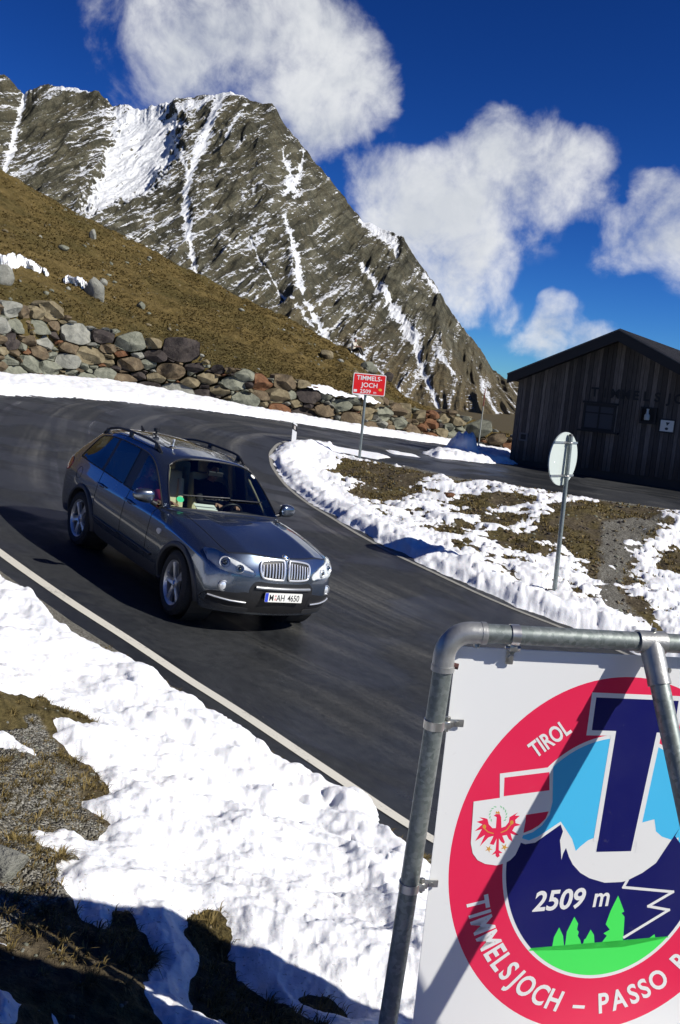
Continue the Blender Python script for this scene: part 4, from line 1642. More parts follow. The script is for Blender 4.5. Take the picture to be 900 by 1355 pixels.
M['dim_pane'] = simple('shuttered_pane', (0.030, 0.032, 0.040), 0.65)

rb = np.random.default_rng(5)
V, Fq, tones = [], [], []


def board(p0, p1, z0, z1a, z1b, outv, th):
    """one plank between two foot points, with a sloped top"""
    b = len(V)
    o = np.array(outv)
    for p, z1 in ((p0, z1a), (p1, z1b)):
        for dd in (-0.012, th):
            for z in (z0, z1):
                V.append(np.array(p) + o * dd + np.array([0, 0, z]))
    Fq.extend([(b + 2, b + 6, b + 7, b + 3), (b + 0, b + 1, b + 5, b + 4), (b, b + 2, b + 3, b + 1), (b + 4, b + 5, b + 7, b + 6), (b + 1, b + 3, b + 7, b + 5), (b, b + 4, b + 6, b + 2)])
    tn = np.clip(rb.beta(1.6, 2.4), 0, 1)
    tones.extend([tn] * 8)


def gz(u):
    return WALLH + (HW - abs(u - HW)) * math.tan(PITCH)


u = 0.0
while u < 2 * HW - 0.01:
    w_ = rb.uniform(0.13, 0.19)
    u1 = min(u + w_, 2 * HW)
    th = rb.uniform(0.012, 0.034)
    board(hutp(u + 0.006, 0, 0), hutp(u1 - 0.006, 0, 0), 0.10 + rb.uniform(-.015, .015), gz(u), gz(u1), -HB, th)
    u = u1
for side, uu, ov in ((0, 0.0, -HU), (1, 2 * HW, HU)):
    b = 0.0
    while b < 8.99:
        b1 = min(b + rb.uniform(0.13, 0.19), 9)
        board(hutp(uu, b + .006, 0), hutp(uu, b1 - .006, 0), 0.10, WALLH, WALLH, ov, rb.uniform(0.012, 0.03))
        b = b1
n0 = len(V)
# backing wall behind the boards
for (u0, b0, u1_, b1_) in ((0, 0.03, 2 * HW, 0.03), (2 * HW - .03, 0, 2 * HW - .03, 9), (2 * HW, 9, 0, 9), (.03, 9, .03, 0)):
    k = len(V)
    for (uu, bb) in ((u0, b0), (u1_, b1_)):
        V.append(hutp(uu, bb, -0.3))
    for (uu, bb) in ((u1_, b1_), ((u0 + u1_) / 2, (b0 + b1_) / 2), (u0, b0)):
        V.append(hutp(uu, bb, gz(uu)))
    Fq.append((k, k + 1, k + 2, k + 3, k + 4))
    tones.extend([0.0] * 5)
wobj = mesh_obj('wall', V, Fq, M['planks'])
a = wobj.data.attributes.new('tone', 'FLOAT', 'POINT')
a.data.foreach_set('value', np.array(tones, dtype=np.float32))
bm = bmesh.new(); bm.from_mesh(wobj.data); bmesh.ops.recalc_face_normals(bm, faces=bm.faces); bm.to_mesh(wobj.data); bm.free()
on_hut(wobj)
pm = MB()
hm = lambda a, b, d: hutp(a, d, b)
pm.prism([(-0.02, -1.6), (2 * HW + 0.02, -1.6), (2 * HW + 0.02, 0.13), (-0.02, 0.13)], 0.012, 9, hm)
on_hut(pm.build('plinth', M['plinth']))
# roof: two slabs, the front verge shows a deep dark board
OV, SOV, TH = 0.80, 0.16, 0.26
tp = math.tan(PITCH)
rm = MB()
ze = WALLH - SOV * tp
zr = WALLH + HW * tp
for sgn in (0, 1):
    f = (lambda uu: uu) if sgn == 0 else (lambda uu: 2 * HW - uu)
    prof = [(f(-SOV), ze + 0.02), (f(HW), zr + 0.02), (f(HW), zr + 0.02 + TH), (f(-SOV), ze + 0.02 + TH * 0.9)]
    rm.prism(prof, -OV, 9.6, hm, 0)
    rm.prism([(f(-SOV - .05), ze + 0.02 + TH * 0.9 + .003 - .05 * tp), (f(HW), zr + TH + .023), (f(HW), zr + TH + 0.075), (f(-SOV - .05), ze + TH * .9 + 0.075 - .05 * tp)], -OV - 0.04, 9.65, hm, 1)
    for k in range(46):          # ribs of the roof sheet
        b = -OV + 0.1 + k * 0.23
        rm.prism([(f(-SOV - .04), ze + TH * .9 + 0.07 - .04 * tp), (f(HW), zr + TH + 0.07), (f(HW), zr + TH + 0.105), (f(-SOV - .04), ze + TH * .9 + 0.105 - .04 * tp)], b, b + 0.05, hm, 1)
roof = on_hut(rm.build('roof', [M['roofdark'], M['rooftop']]))
fb = MB()
for sgn in (0, 1):
    f = (lambda uu: uu) if sgn == 0 else (lambda uu: 2 * HW - uu)
    fb.prism([(f(-SOV - .03), ze - 0.10), (f(HW), zr - 0.10), (f(HW), zr + TH + .015), (f(-SOV - .03), ze + TH * .9 + .005)], -OV - 0.035, -OV - 0.002, hm)
v = fb.build('verge_board', M['roofdark'])
v.data.transform(hut_inv)
v.parent = roof
# shuttered window
wu0, wz1 = hut_uv(774, 533)
wu1, wz0 = hut_uv(812, 572)
wm = MB()
fr = 0.09
wm.box((0, 0, 0), (1, 1, 1)) if False else None
for (a0, a1, z0, z1) in ((wu0, wu1, wz1 - fr, wz1), (wu0, wu1, wz0, wz0 + fr), (wu0, wu0 + fr, wz0 + fr, wz1 - fr), (wu1 - fr, wu1, wz0 + fr, wz1 - fr), ((wu0 + wu1) / 2 - .03, (wu0 + wu1) / 2 + .03, wz0 + fr, wz1 - fr),
                         (wu0 + fr, (wu0 + wu1) / 2 - .03, wz1 - 0.36, wz1 - 0.31), ((wu0 + wu1) / 2 + .03, wu1 - fr, wz1 - 0.36, wz1 - 0.31)):
    wm.prism([(a0, z0), (a1, z0), (a1, z1), (a0, z1)], -0.075, -0.04, hm)
win = on_hut(wm.build('window', M['roofdark']))
pn = MB()
pn.prism([(wu0 + .02, wz0 + .02), (wu1 - .02, wz0 + .02), (wu1 - .02, wz1 - .02), (wu0 + .02, wz1 - .02)], -0.055, -0.042, hm)
p_ = pn.build('pane', M['dim_pane']); p_.data.transform(hut_inv); p_.parent = win
sl_ = MB()
sl_.prism([(wu0 - 0.12, wz0 - .07), (wu1 + 0.2, wz0 - .07), (wu1 + 0.2, wz0 - .004), (wu0 - 0.12, wz0 - .004)], -0.20, -0.037, hm)
p_ = sl_.build('sill', M['roofdark']); p_.data.transform(hut_inv); p_.parent = win
ll = MB()
ll.prism([(wu0 - 0.05, wz1 + .004), (wu1 + 0.05, wz1 + .004), (wu1 + 0.05, wz1 + .08), (wu0 - 0.05, wz1 + .08)], -0.11, -0.037, hm)
p_ = ll.build('lintel', M['roofdark']); p_.data.transform(hut_inv); p_.parent = win
# dark letters over the window
tm = MB()
la, lz_ = hut_uv(783, 524)
lb, lz2 = hut_uv(899, 538)
pitch_l = (lb - la) / 8.35
for k, ch in enumerate('TIMMELSJOCH'):
    add_text(tm, ch, hm, (la + pitch_l * (k + 0.3), lz_), 0.34, -0.05, 0, bold=0.03)
on_hut(tm.build('lettering', M['lettersdark']))
# small framed opening low at the left corner
lu0, lz1 = hut_uv(688.5, 572)
lu1, lz0 = hut_uv(698, 584)
lm = MB()
for (a0, a1, z0, z1) in ((lu0, lu1, lz1 - .06, lz1), (lu0, lu1, lz0, lz0 + .06), (lu0, lu0 + .06, lz0 + .06, lz1 - .06), (lu1 - .06, lu1, lz0 + .06, lz1 - .06)):
    lm.prism([(a0, z0), (a1, z0), (a1, z1), (a0, z1)], -0.07, -0.037, hm)
vent = on_hut(lm.build('vent', simple('grey_vent_frame', (0.10, 0.10, 0.10), 0.7)))
gm2 = MB()
gm2.prism([(lu0 + .05, lz0 + .05), (lu1 - .05, lz0 + .05), (lu1 - .05, lz1 - .05), (lu0 + .05, lz1 - .05)], -0.05, -0.038, hm)
p_ = gm2.build('grille', M['roofdark']); p_.data.transform(hut_inv); p_.parent = vent

# dark display case with a pale bottle-shaped object
cu0, cz1 = hut_uv(849.5, 538)
cu1, cz0 = hut_uv(868, 562)
case = empty('display_case', tuple(hutp((cu0 + cu1) / 2, 0, cz0)))
tag(case, 'black display case with a pale bottle shape inside, fixed to the dark timber hut wall', 'display case')
inv = Matrix.Translation(-case.location)
cm = MB()
for (a0, a1, z0, z1) in ((cu0, cu1, cz1 - .07, cz1), (cu0, cu1, cz0, cz0 + .07), (cu0, cu0 + .07, cz0 + .07, cz1 - .07), (cu1 - .07, cu1, cz0 + .07, cz1 - .07)):
    cm.prism([(a0, z0), (a1, z0), (a1, z1), (a0, z1)], -0.16, -0.036, hm)
cm.prism([(cu0 + .01, cz0 + .01), (cu1 - .01, cz0 + .01), (cu1 - .01, cz1 - .01), (cu0 + .01, cz1 - .01)], -0.060, -0.0365, hm)
o = cm.build('frame', M['roofdark'], case); o.data.transform(inv)
bu0, bz1 = hut_uv(858, 541)
bu1, bz0 = hut_uv(858, 556)
hgt = bz1 - bz0
bm_ = MB()
bm_.lathe([(0.0, 0), (.085, 0), (.10, .03), (.10, hgt * .42), (.05, hgt * .58), (.042, hgt * .9), (.05, hgt * .92), (.05, hgt), (0, hgt)], 16, tuple(hutp((cu0 + cu1) / 2 - .02, -0.165, bz0)))
o = bm_.build('bottle', simple('pale_bottle', (0.42, 0.45, 0.43), 0.5), case, smooth=False, auto=40); o.data.transform(inv)

# white notice with two dark marks
nu0, nz1 = hut_uv(875.5, 555.5)
nu1, nz0 = hut_uv(891, 572)
nb_ = empty('notice_board', tuple(hutp((nu0 + nu1) / 2, 0, nz0)))
tag(nb_, 'small white notice with two dark marks, framed in black on the hut wall', 'notice')
inv = Matrix.Translation(-nb_.location)
m_ = MB()
m_.prism([(nu0 - .05, nz0 - .05), (nu1 + .05, nz0 - .05), (nu1 + .05, nz1 + .05), (nu0 - .05, nz1 + .05)], -0.075, -0.037, hm)
o = m_.build('frame', M['roofdark'], nb_); o.data.transform(inv)
m_ = MB()
m_.prism([(nu0, nz0), (nu1, nz0), (nu1, nz1), (nu0, nz1)], -0.083, -0.0752, hm)
o = m_.build('sheet', simple('notice_white', (0.62, 0.62, 0.56), 0.6), nb_); o.data.transform(inv)
m_ = MB()
cx_ = (nu0 + nu1) / 2
m_.prism([(cx_ + .0, nz1 - .20), (cx_ + .06, nz1 - .12), (cx_ + .10, nz1 - .07), (cx_ - .05, nz1 - .07)], -0.087, -0.0835, hm)
m_.prism([(cx_ + .06 * math.cos(a), nz0 + .10 + .05 * math.sin(a)) for a in np.linspace(0, 6.28, 13)[:-1]], -0.087, -0.0835, hm)
o = m_.build('symbol', M['black'], nb_); o.data.transform(inv)


# ------------------------------------------------------------------ road signs
def over(px, py, base):
    """point seen at (px, py) in the upright plane through base that faces the camera"""
    h = np.array([base[0], base[1], 0.0]); h /= np.linalg.norm(h)
    r = ray(px, py)
    return CPOS + r * (((np.array(base) - CPOS) @ h) / (r @ h))


def frame_map(org, uv, nv, wv=(0, 0, 1)):
    org, uv, nv, wv = map(np.array, (org, uv, nv, wv))
    return lambda a, b, d: org + uv * a + wv * b + nv * d


def rrect(x0, y0, x1, y1, r, n=5):
    out = []
    for cx, cy, a0 in ((x1 - r, y0 + r, -90), (x1 - r, y1 - r, 0), (x0 + r, y1 - r, 90), (x0 + r, y0 + r, 180)):
        for a in np.linspace(a0, a0 + 90, n):
            out.append((cx + r * math.cos(R_(a)), cy + r * math.sin(R_(a))))
    return out


# red place-name sign
rp_ = on_ground(475.5, 607)
dep = float(CAM[:, 2] @ (rp_ - CPOS))
k_ = dep / F_PX
ts = empty('place_sign', tuple(rp_))
tag(ts, 'red place-name sign with white lettering on a grey post between the two roads', 'sign')
be = R_(8)
uv = np.array([math.cos(be), math.sin(be), 0]); nv = np.array([math.sin(be), -math.cos(be), 0])
hw_, hh_ = 21.6 * k_, 13.6 * k_
ctr = over(488.2, 508.8, rp_)
zc_ = ctr[2] - rp_[2]
off = (ctr - rp_); off[2] = 0
fm = frame_map(off + np.array([0, 0, zc_]), uv, nv)
pm_ = MB(); pm_.tube([(0, 0, -0.3), (0, 0, zc_ + hh_ * .7)], 0.045, 12)
o = pm_.build('post', M['galv'], ts, auto=40)
cl = MB()
for zz_ in (-hh_ * .55, hh_ * .5):
    cl.box(tuple(np.array([0, 0, zc_ + zz_]) + nv * 0.03), (0.14, 0.12, 0.04), Matrix.Rotation(be, 3, 'Z'))
cl.build('clamp', M['steel'], ts)
pl_ = MB(); pl_.prism(rrect(-hw_, -hh_, hw_, hh_, 0.04), 0.05, 0.085, fm)
panel = pl_.build('panel', M['t_white'], ts)
q = MB(); q.prism(rrect(-hw_ + .025, -hh_ + .025, hw_ - .025, hh_ - .025, 0.03), 0.086, 0.0895, fm)
o = q.build('red_field', M['t_red'], panel)
q = MB()
add_text(q, 'TIMMELS-', fm, (-hw_ * .02, hh_ * 0.38), hh_ * 0.44, 0.0925, 0, width=0.98, bold=0.012)
add_text(q, 'JOCH', fm, (-hw_ * 0.0, hh_ * -0.27), hh_ * 0.44, 0.0925, 0, width=1.05, bold=0.012)
add_text(q, '2509', fm, (-hw_ * .20, hh_ * -0.85), hh_ * 0.37, 0.0925, 0, width=1.05, bold=0.012)
add_text(q, 'm', fm, (hw_ * .38, hh_ * -0.85), hh_ * 0.30, 0.0925, 0)
q.prism([(-hw_ * .92, -hh_ * .80), (-hw_ * .72, -hh_ * .80), (-hw_ * .72, -hh_ * .56), (-hw_ * .92, -hh_ * .56)], 0.0905, 0.0925, fm)
o = q.build('lettering', M['t_white'], panel); face_out(o, nv)
q = MB(); q.prism([(hw_ * .70 + .06 * math.cos(a), -hh_ * .42 + .045 * math.sin(a)) for a in np.linspace(0, 6.28, 15)[:-1]], 0.0905, 0.0925, fm)
q.build('badge', M['s_gold'], panel)

# round sign, seen from behind
sp = on_ground(733.5, 783)
dep = float(CAM[:, 2] @ (sp - CPOS))
k_ = dep / F_PX
rs = empty('round_sign', tuple(sp))
tag(rs, 'round traffic sign seen from its bare back, on a tall steel post in the snow', 'sign')
be = R_(47)
uv = np.array([math.cos(be), math.sin(be), 0]); nv = np.array([math.sin(be), -math.cos(be), 0])
ctr = over(749.0, 607.5, sp)
top = over(755.5, 577, sp)
zc_ = ctr[2] - sp[2]
Rr = 34.8 * k_
base_off = (ctr - sp); base_off[2] = 0
lean_v = (top - sp)
pm_ = MB(); pm_.tube([(-lean_v[0] * .12, -lean_v[1] * .12, -0.35), tuple(lean_v)], 0.040, 14)
pm_.build('post', M['galv'], rs, auto=40)
pt_ = lambda z: lean_v * (z / lean_v[2])
fm = frame_map(pt_(zc_) - nv * 0.075 - uv * 0.06, uv, nv)
d_ = MB(); circ = [(Rr * math.cos(a), Rr * math.sin(a)) for a in np.linspace(0, 2 * math.pi, 49)[:-1]]
d_.prism(circ, -0.012, 0.012, fm)
disc = d_.build('disc', M['disc_back'], rs)
d_ = MB()
for zz_ in (Rr * .62, -Rr * .62):
    hwid = math.sqrt(Rr ** 2 - zz_ ** 2) + 0.02
    for (a0, a1) in ((-hwid, hwid),):
        d_.prism([(a0, zz_ - .018), (a1, zz_ - .018), (a1, zz_ + .018), (a0, zz_ + .018)], 0.0125, 0.032, fm)
d_.build('rail', M['steel'], disc)
d_ = MB()
for zz_ in (Rr * .62, -Rr * .62):
    c_ = pt_(zc_ + zz_)
    ring = [tuple(c_ + (uv * math.cos(a) + nv * math.sin(a)) * 0.046) for a in np.linspace(0, 2 * math.pi, 17)[:-1]]
    d_.tube(ring, 0.012, 6, closed=True)
    d_.box(tuple(c_ - nv * 0.045 + uv * .0), (0.12, 0.045, 0.03), Matrix.Rotation(be, 3, 'Z'))
d_.build('clamp', M['steel'], rs)
d_ = MB(); d_.tube([tuple(lean_v), tuple(lean_v * 1.012)], [0.043, 0.03], 14); d_.build('cap', M['dgrey'], rs)
d_ = MB(); d_.prism([(-Rr * .62 + .014 * math.cos(a), -Rr * .12 + .014 * math.sin(a)) for a in np.linspace(0, 6.28, 9)[:-1]], 0.0122, 0.0135, fm)
d_.build('sticker', M['s_white'], disc)

# roadside marker post, nearly buried at the tip of the snow
mp = on_ground(388, 590)
mk = empty('marker_post', tuple(mp))
tag(mk, 'short white roadside marker post with a black slanted band in the snow tip', 'marker post')
be = R_(12)
uv = np.array([math.cos(be), math.sin(be), 0]); nv = np.array([math.sin(be), -math.cos(be), 0])
fm = frame_map((0, 0, 0), uv, nv)
q = MB(); q.prism([(-.075, -.2), (.075, -.2), (.075, .72), (-.075, .82)], -0.04, 0.04, fm); q.build('shaft', M['t_white'], mk)
q = MB(); q.prism([(-.079, .56), (.079, .47), (.079, .65), (-.079, .75)], -0.044, 0.044, fm); q.build('band', M['black'], mk)
q = MB(); q.prism([(-.030, .565), (.030, .535), (.030, .65), (-.030, .68)], 0.0445, 0.047, fm); q.build('reflector', simple('reflector', (.55, .5, .45), .2), mk)

# thin snow stake by the end of the wall
sp2 = W(633, 590, 44)
st_ = empty('snow_stake', (sp2[0], sp2[1], float(g0(sp2[0], sp2[1]))))
tag(st_, 'tall thin snow stake with a reddish top before the end of the boulder wall', 'snow stake')
hst = float(over(641, 514, (sp2[0], sp2[1], 0))[2] - g0(sp2[0], sp2[1]))
q = MB(); q.tube([(0, 0, -.3), (0.02, 0, hst * .72)], [0.032, 0.028], 8); q.build('lower_pole', simple('pale_wood', (.34, .36, .32), .8), st_)
q = MB(); q.tube([(0.02, 0, hst * .72), (0.03, 0, hst)], [0.028, 0.022], 8); q.build('red_tip', simple('faded_red', (.22, .055, .04), .8), st_)

# ------------------------------------------------------------------ the big pass sign in front
SB0 = W(604, 855.5, 2.45)
_sb = R_(9)
SU = np.array([math.cos(_sb), math.sin(_sb), 0]); SNV = np.array([math.sin(_sb), -math.cos(_sb), 0])
sgz = float(g0(*(SB0 + SU * .52)[:2]))
sorg = SB0 + SU * 0.52
sorg = np.array([sorg[0], sorg[1], sgz])
big = empty('pass_sign', tuple(sorg))
tag(big, 'large white pass sign with an oval red and blue emblem in a galvanised pipe frame', 'sign')
SBL = SB0 - sorg
sm = lambda a, b, d: SBL + SU * a + np.array([0, 0, b]) + SNV * d


def ab(px, py, d=0.0):
    r = ray(px, py)
    o0 = SB0 + SNV * d
    s = ((o0 - CPOS) @ SNV) / (r @ SNV)
    q = CPOS + r * s - SB0
    return float(q @ SU), float(q[2])


PW, PH = 1.04, 1.46  # panel made taller below the emblem, an invented part that widens its shadow
PR = 0.0265
POF = 0.020         # the pipe axis stands a little in front of the panel
q = MB(); q.prism([(0, -PH), (PW, -PH), (PW, 0), (0, 0)], -0.004, 0.0, sm)
panel = q.build('panel', M['s_white'], big)
gzl = lambda a: float(g0(*(SB0 + SU * a)[:2])) - SB0[2]
# frame
q = MB()
xl, xr, yt = -0.037, PW + 0.037, 0.046
q.tube([sm(xl + .001, -0.045, POF), sm(xl - 0.045, -1.15, POF), sm(xl - 0.055, gzl(0) - .4, POF)], PR, 20)
o = q.build('pole', M['galv'], big, auto=40)
q = MB(); q.tube([sm(xr, -0.045, POF), sm(xr + 0.045, -1.15, POF), sm(xr + .055, gzl(PW) - .4, POF)], PR, 20)
q.build('pole', M['galv'], big, auto=40)
q = MB(); q.tube([sm(xl + .09, yt, POF), sm(xr - .09, yt, POF)], PR, 20)
q.build('top_rail', M['galv'], big, auto=40)
q = MB(); q.tube([sm(xl - .045, -PH - .05, POF), sm(xr + .045, -PH - .05, POF)], PR, 20)
q.build('bottom_rail', M['galv'], big, auto=40)
for sx_, xx in ((1, xl), (-1, xr)):
    q = MB()
    rb_ = 0.068
    pts = [sm(xx - 0.0012 * sx_, -0.060, POF)] + [sm(xx + sx_ * (rb_ - rb_ * math.cos(a)), yt - rb_ + rb_ * math.sin(a), POF) for a in np.linspace(0, math.pi / 2, 11)] + [sm(xx + sx_ * 0.105, yt, POF)]
    rad = [PR * 1.13] * len(pts)
    q.tube(pts, rad, 20)
    q.tube([sm(xx, -0.062, POF), sm(xx, -0.046, POF)], PR * 1.20, 20)
    q.tube([sm(xx + sx_ * .092, yt, POF), sm(xx + sx_ * .107, yt, POF)], PR * 1.17, 20)
    el = q.build('elbow', M['fitting'], big, auto=50)
    q = MB(); q.tube([sm(xx + sx_ * .085, yt - PR * 1.0, POF + .004), sm(xx + sx_ * .085, yt - PR * 1.48, POF + .006)], 0.009, 8)
    q.build('set_screw', M['bolt'], el, auto=40)
    q = MB(); q.tube([sm(xx + sx_ * PR * .9, -0.045, POF + .005), sm(xx + sx_ * PR * 1.5, -0.047, POF + .009)], 0.0085, 8)
    q.build('bolt', M['rust'], el, auto=40)
# strut with its tee
aT = 0.545
sv = np.array(SNV * 0.50 + SU * 0.155 - np.array([0, 0, 1.0]))
sv /= np.linalg.norm(sv)
p0 = sm(aT, yt, POF)
q = MB()
q.tube([sm(aT - .040, yt, POF), sm(aT + .040, yt, POF)], PR * 1.20, 20)
q.tube([p0, p0 + sv * 0.03, p0 + sv * 0.115], [PR * 1.2, PR * 1.2, PR * 1.16], 20)
q.tube([p0 + sv * 0.105, p0 + sv * 0.118], PR * 1.20, 20)
tee = q.build('tee_joint', M['fitting'], big, auto=50)
q = MB()
e_ = p0 + sv * 0.07 + SU * 0.020 + SNV * .012
q.tube([e_, e_ + (SU * .6 + SNV) * 0.014], 0.007, 8)
q.tube([sm(aT + .005, yt + PR, POF), sm(aT + .005, yt + PR * 1.5, POF)], 0.008, 8)
q.build('set_screw', M['bolt'], tee, auto=40)
for k in np.linspace(1.0, 3.5, 60):
    e = p0 + sv * k
    w_ = e + sorg
    if w_[2] < float(g0(w_[0], w_[1])) - 0.15:
        break
q = MB(); q.tube([p0 + sv * 0.10, e], PR, 20); q.build('strut', M['galv'], big, auto=40)


def clamp_on(c, axis, to, nm='clamp'):
    """strip clamp: band round the pipe at c, tab reaching onto the panel"""
    c, axis, to = map(np.array, (c, axis, to))
    axis = axis / np.linalg.norm(axis); to = to / np.linalg.norm(to)
    q = MB()
    nn = SNV
    prof = []
    r1 = PR * 1.10
    for a in np.linspace(0.0, 2 * math.pi, 25)[:-1]:
        prof.append(to * math.cos(a) + nn * math.sin(a))
    n = len(prof)
    vs, fs = [], []
    for r in (r1, r1 - .004):
        for h in (-0.012, 0.012):
            for d in prof:
                vs.append(c + d * r + axis * h)
    for i in range(n):
        j = (i + 1) % n
        fs += [(i, j, n + j, n + i), (i, 2 * n + i, 2 * n + j, j), (n + i, n + j, 3 * n + j, 3 * n + i)]
    q.add(vs, fs)
    rot = Matrix((to, axis, nn)).transposed()
    q.box(tuple(c + to * 0.056 - nn * (POF - 0.0085)), (0.060, 0.022, 0.0045), rot, bev=0.002)
    q.box(tuple(c + to * 0.034 + nn * 0.002), (0.020, 0.022, 0.022), rot, bev=0.004)
    o = q.build(nm, M['steel'], big, auto=40)
    q = MB()
    q.tube([c + to * 0.046 - nn * .012, c + to * 0.046 + nn * .004], 0.0085, 6)
    q.tube([c + to * 0.066 - nn * .012, c + to * 0.066 - nn * .004], 0.0065, 6)
    q.tube([c + to * 0.036 - axis * .020, c + to * 0.036 + axis * .022], 0.005, 8)
    q.tube([c + to * 0.036 + axis * .013, c + to * 0.036 + axis * .021], 0.0085, 6)
    q.build('bolt', M['bolt'], o, auto=30)


for (px_, py_) in ((580, 958), (550, 1172)):
    a_, b_ = ab(px_, py_, POF)
    xc = xl + 0.001 - 0.046 * (-b_ - .045) / 1.1
    clamp_on(sm(xc, b_, POF), (0, 0, 1), SU)
    clamp_on(sm(PW - xc, b_, POF), (0, 0, 1), -SU)
for a_ in (0.150, PW - 0.150):
    clamp_on(sm(a_, yt, POF), SU, (0, 0, -1))
    clamp_on(sm(a_, -PH - .05, POF), SU, (0, 0, 1))

# artwork: thin printed films, one above the other
CX, CY = 0.520, -0.608
OA, OB, IA, IB = 0.469, 0.545, 0.312, 0.377


def ell(a, b, n=96, t0=0.0, t1=2 * math.pi):
    return [(CX + a * math.cos(t), CY + b * math.sin(t)) for t in np.linspace(t0, t1, n, endpoint=abs(t1 - t0) < 6.2)]


LAY = 0.00008


def film(mb, poly, lay, mi):
    if sum(poly[i - 1][0] * poly[i][1] - poly[i][0] * poly[i - 1][1] for i in range(len(poly))) < 0:
        poly = poly[::-1]
    n = len(poly)
    vs = [sm(a, b, LAY * lay) for a, b in poly]
    bm = bmesh.new()
    bvs = [bm.verts.new(Vector(v)) for v in vs]
    f = bm.faces.new(bvs)
    bm.normal_update()
    bmesh.ops.triangulate(bm, faces=[f], ngon_method='EAR_CLIP')
    bm.verts.index_update()
    fs = [[v.index for v in g.verts] for g in bm.faces]
    mb.add([v.co for v in bm.verts], fs, mi)
    bm.free()


def stroke(mb, pts, w_, lay, mi):
    for i in range(len(pts) - 1):
        a, b = np.array(pts[i]), np.array(pts[i + 1])
        d = (b - a) / (np.linalg.norm(b - a) + 1e-9)
        nn = np.array([-d[1], d[0]]) * w_ / 2
        a2, b2 = a - d * w_ * .4, b + d * w_ * .4
        film(mb, [tuple(a2 - nn), tuple(b2 - nn), tuple(b2 + nn), tuple(a2 + nn)], lay + 0.1 * (i % 2), mi)


SM = [M['s_white'], M['s_red'], M['s_navy'], M['s_blue'], M['s_green'], M['s_gold'], M['s_lgreen']]
q = MB()
film(q, ell(OA, OB, 128), 1, 1)
o = q.build('red_oval', SM, panel); face_out(o, SNV)
q = MB()
film(q, ell(IA, IB, 128), 2, 0)
o = q.build('white_oval', SM, panel); face_out(o, SNV)


def ang_of(p):
    return math.atan2((p[1] - CY) / IB, (p[0] - CX) / IA)


def with_arc(pts, ccw=True, sa=0.966, sb=0.972):
    """close an open boundary along the inner oval"""
    a1, a0 = ang_of(pts[-1]), ang_of(pts[0])
    if ccw:
        while a0 < a1:
            a0 += 2 * math.pi
    else:
        while a0 > a1:
            a0 -= 2 * math.pi
    arc = [(CX + IA * sa * math.cos(t), CY + IB * sb * math.sin(t)) for t in np.linspace(a1, a0, 60)]
    return pts + arc


pic = MB()
e_in = lambda t: (CX + IA * .966 * math.cos(t), CY + IB * .972 * math.sin(t))
# sky, lower edge from left to right
b_px = [(672, 1104), (700, 1112), (712, 1107), (742, 1087), (748, 1096), (757, 1110), (762, 1126), (768, 1120), (778, 1112), (790, 1107), (812, 1098), (836, 1092), (866, 1084), (868, 1100), (876, 1107), (888, 1111), (898, 1108)]
bl = [ab(*p) for p in b_px] + [(0.735, -0.575), (0.80, -0.56), e_in(R_(12))]
film(pic, with_arc(bl, True), 3, 3)
n_px = [(667, 1128), (681, 1112), (695, 1117), (708, 1115), (742, 1091), (745, 1100), (741, 1112), (742, 1122), (743, 1138), (745, 1130), (749, 1122), (753, 1134), (758, 1144), (768, 1155), (780, 1162), (800, 1168), (823, 1167), (830, 1165), (850, 1155), (868, 1142), (886, 1115), (899, 1096)]
nl = [ab(*p) for p in n_px] + [(0.72, -0.535), (0.76, -0.58), (0.80, -0.555), e_in(R_(8))]
film(pic, with_arc(nl[::-1], True)[::-1] if False else with_arc(nl, False), 4, 2)
g_px = [(699, 1258), (730, 1257), (733, 1240), (740, 1227), (745, 1238), (747, 1257), (750, 1233), (760, 1213), (765, 1222), (763.5, 1230), (766, 1233), (764.5, 1238), (768, 1244), (770, 1256), (773, 1243), (775, 1242), (781.5, 1230), (786, 1237), (787, 1254),
        (804, 1252), (797, 1246), (803, 1238), (798.5, 1235), (807, 1230), (801.5, 1223), (808, 1205), (818, 1185), (826, 1206), (822.5, 1208), (826.5, 1213), (824, 1253), (830, 1243), (846, 1246), (858, 1242), (866, 1236), (868, 1244), (885, 1240)]
film(pic, with_arc([ab(*p) for p in g_px], False), 5, 4)
stroke(pic, [ab(*p) for p in [(830, 1165), (825, 1174), (890.5, 1180), (858, 1199), (885, 1204), (826, 1240)]], 0.0085, 6, 0)
o = pic.build('landscape', SM, panel); face_out(o, SNV)
# letter T
q = MB()
T_out = [(777, 972), (785, 917.5), (904, 925), (900, 982), (872, 978), (866, 1000), (842, 1134), (782, 1136), (806, 1000), (808, 976)]
x0, y1 = ab(785, 917.5); xb0, yb = ab(777, 972); s0, _ = ab(808, 990); s1, yb2 = ab(785, 1136)
bw0, bw1 = 0.405, 0.682
Tn = [(.419, -.222), (.419, -.126), (.667, -.126), (.667, -.222), (.615, -.222), (.590, -.583), (.484, -.587), (.492, -.222)]
Tw = [(.405, -.238), (.405, -.112), (.681, -.112), (.681, -.236), (.629, -.236), (.604, -.600), (.470, -.600), (.478, -.236)]
film(q, Tw[:6] + [(.604, -.555), (.470, -.555)] + Tw[7:], 7, 0)
film(q, Tn, 8, 2)
o = q.build('letter_t', SM, panel); face_out(o, SNV)
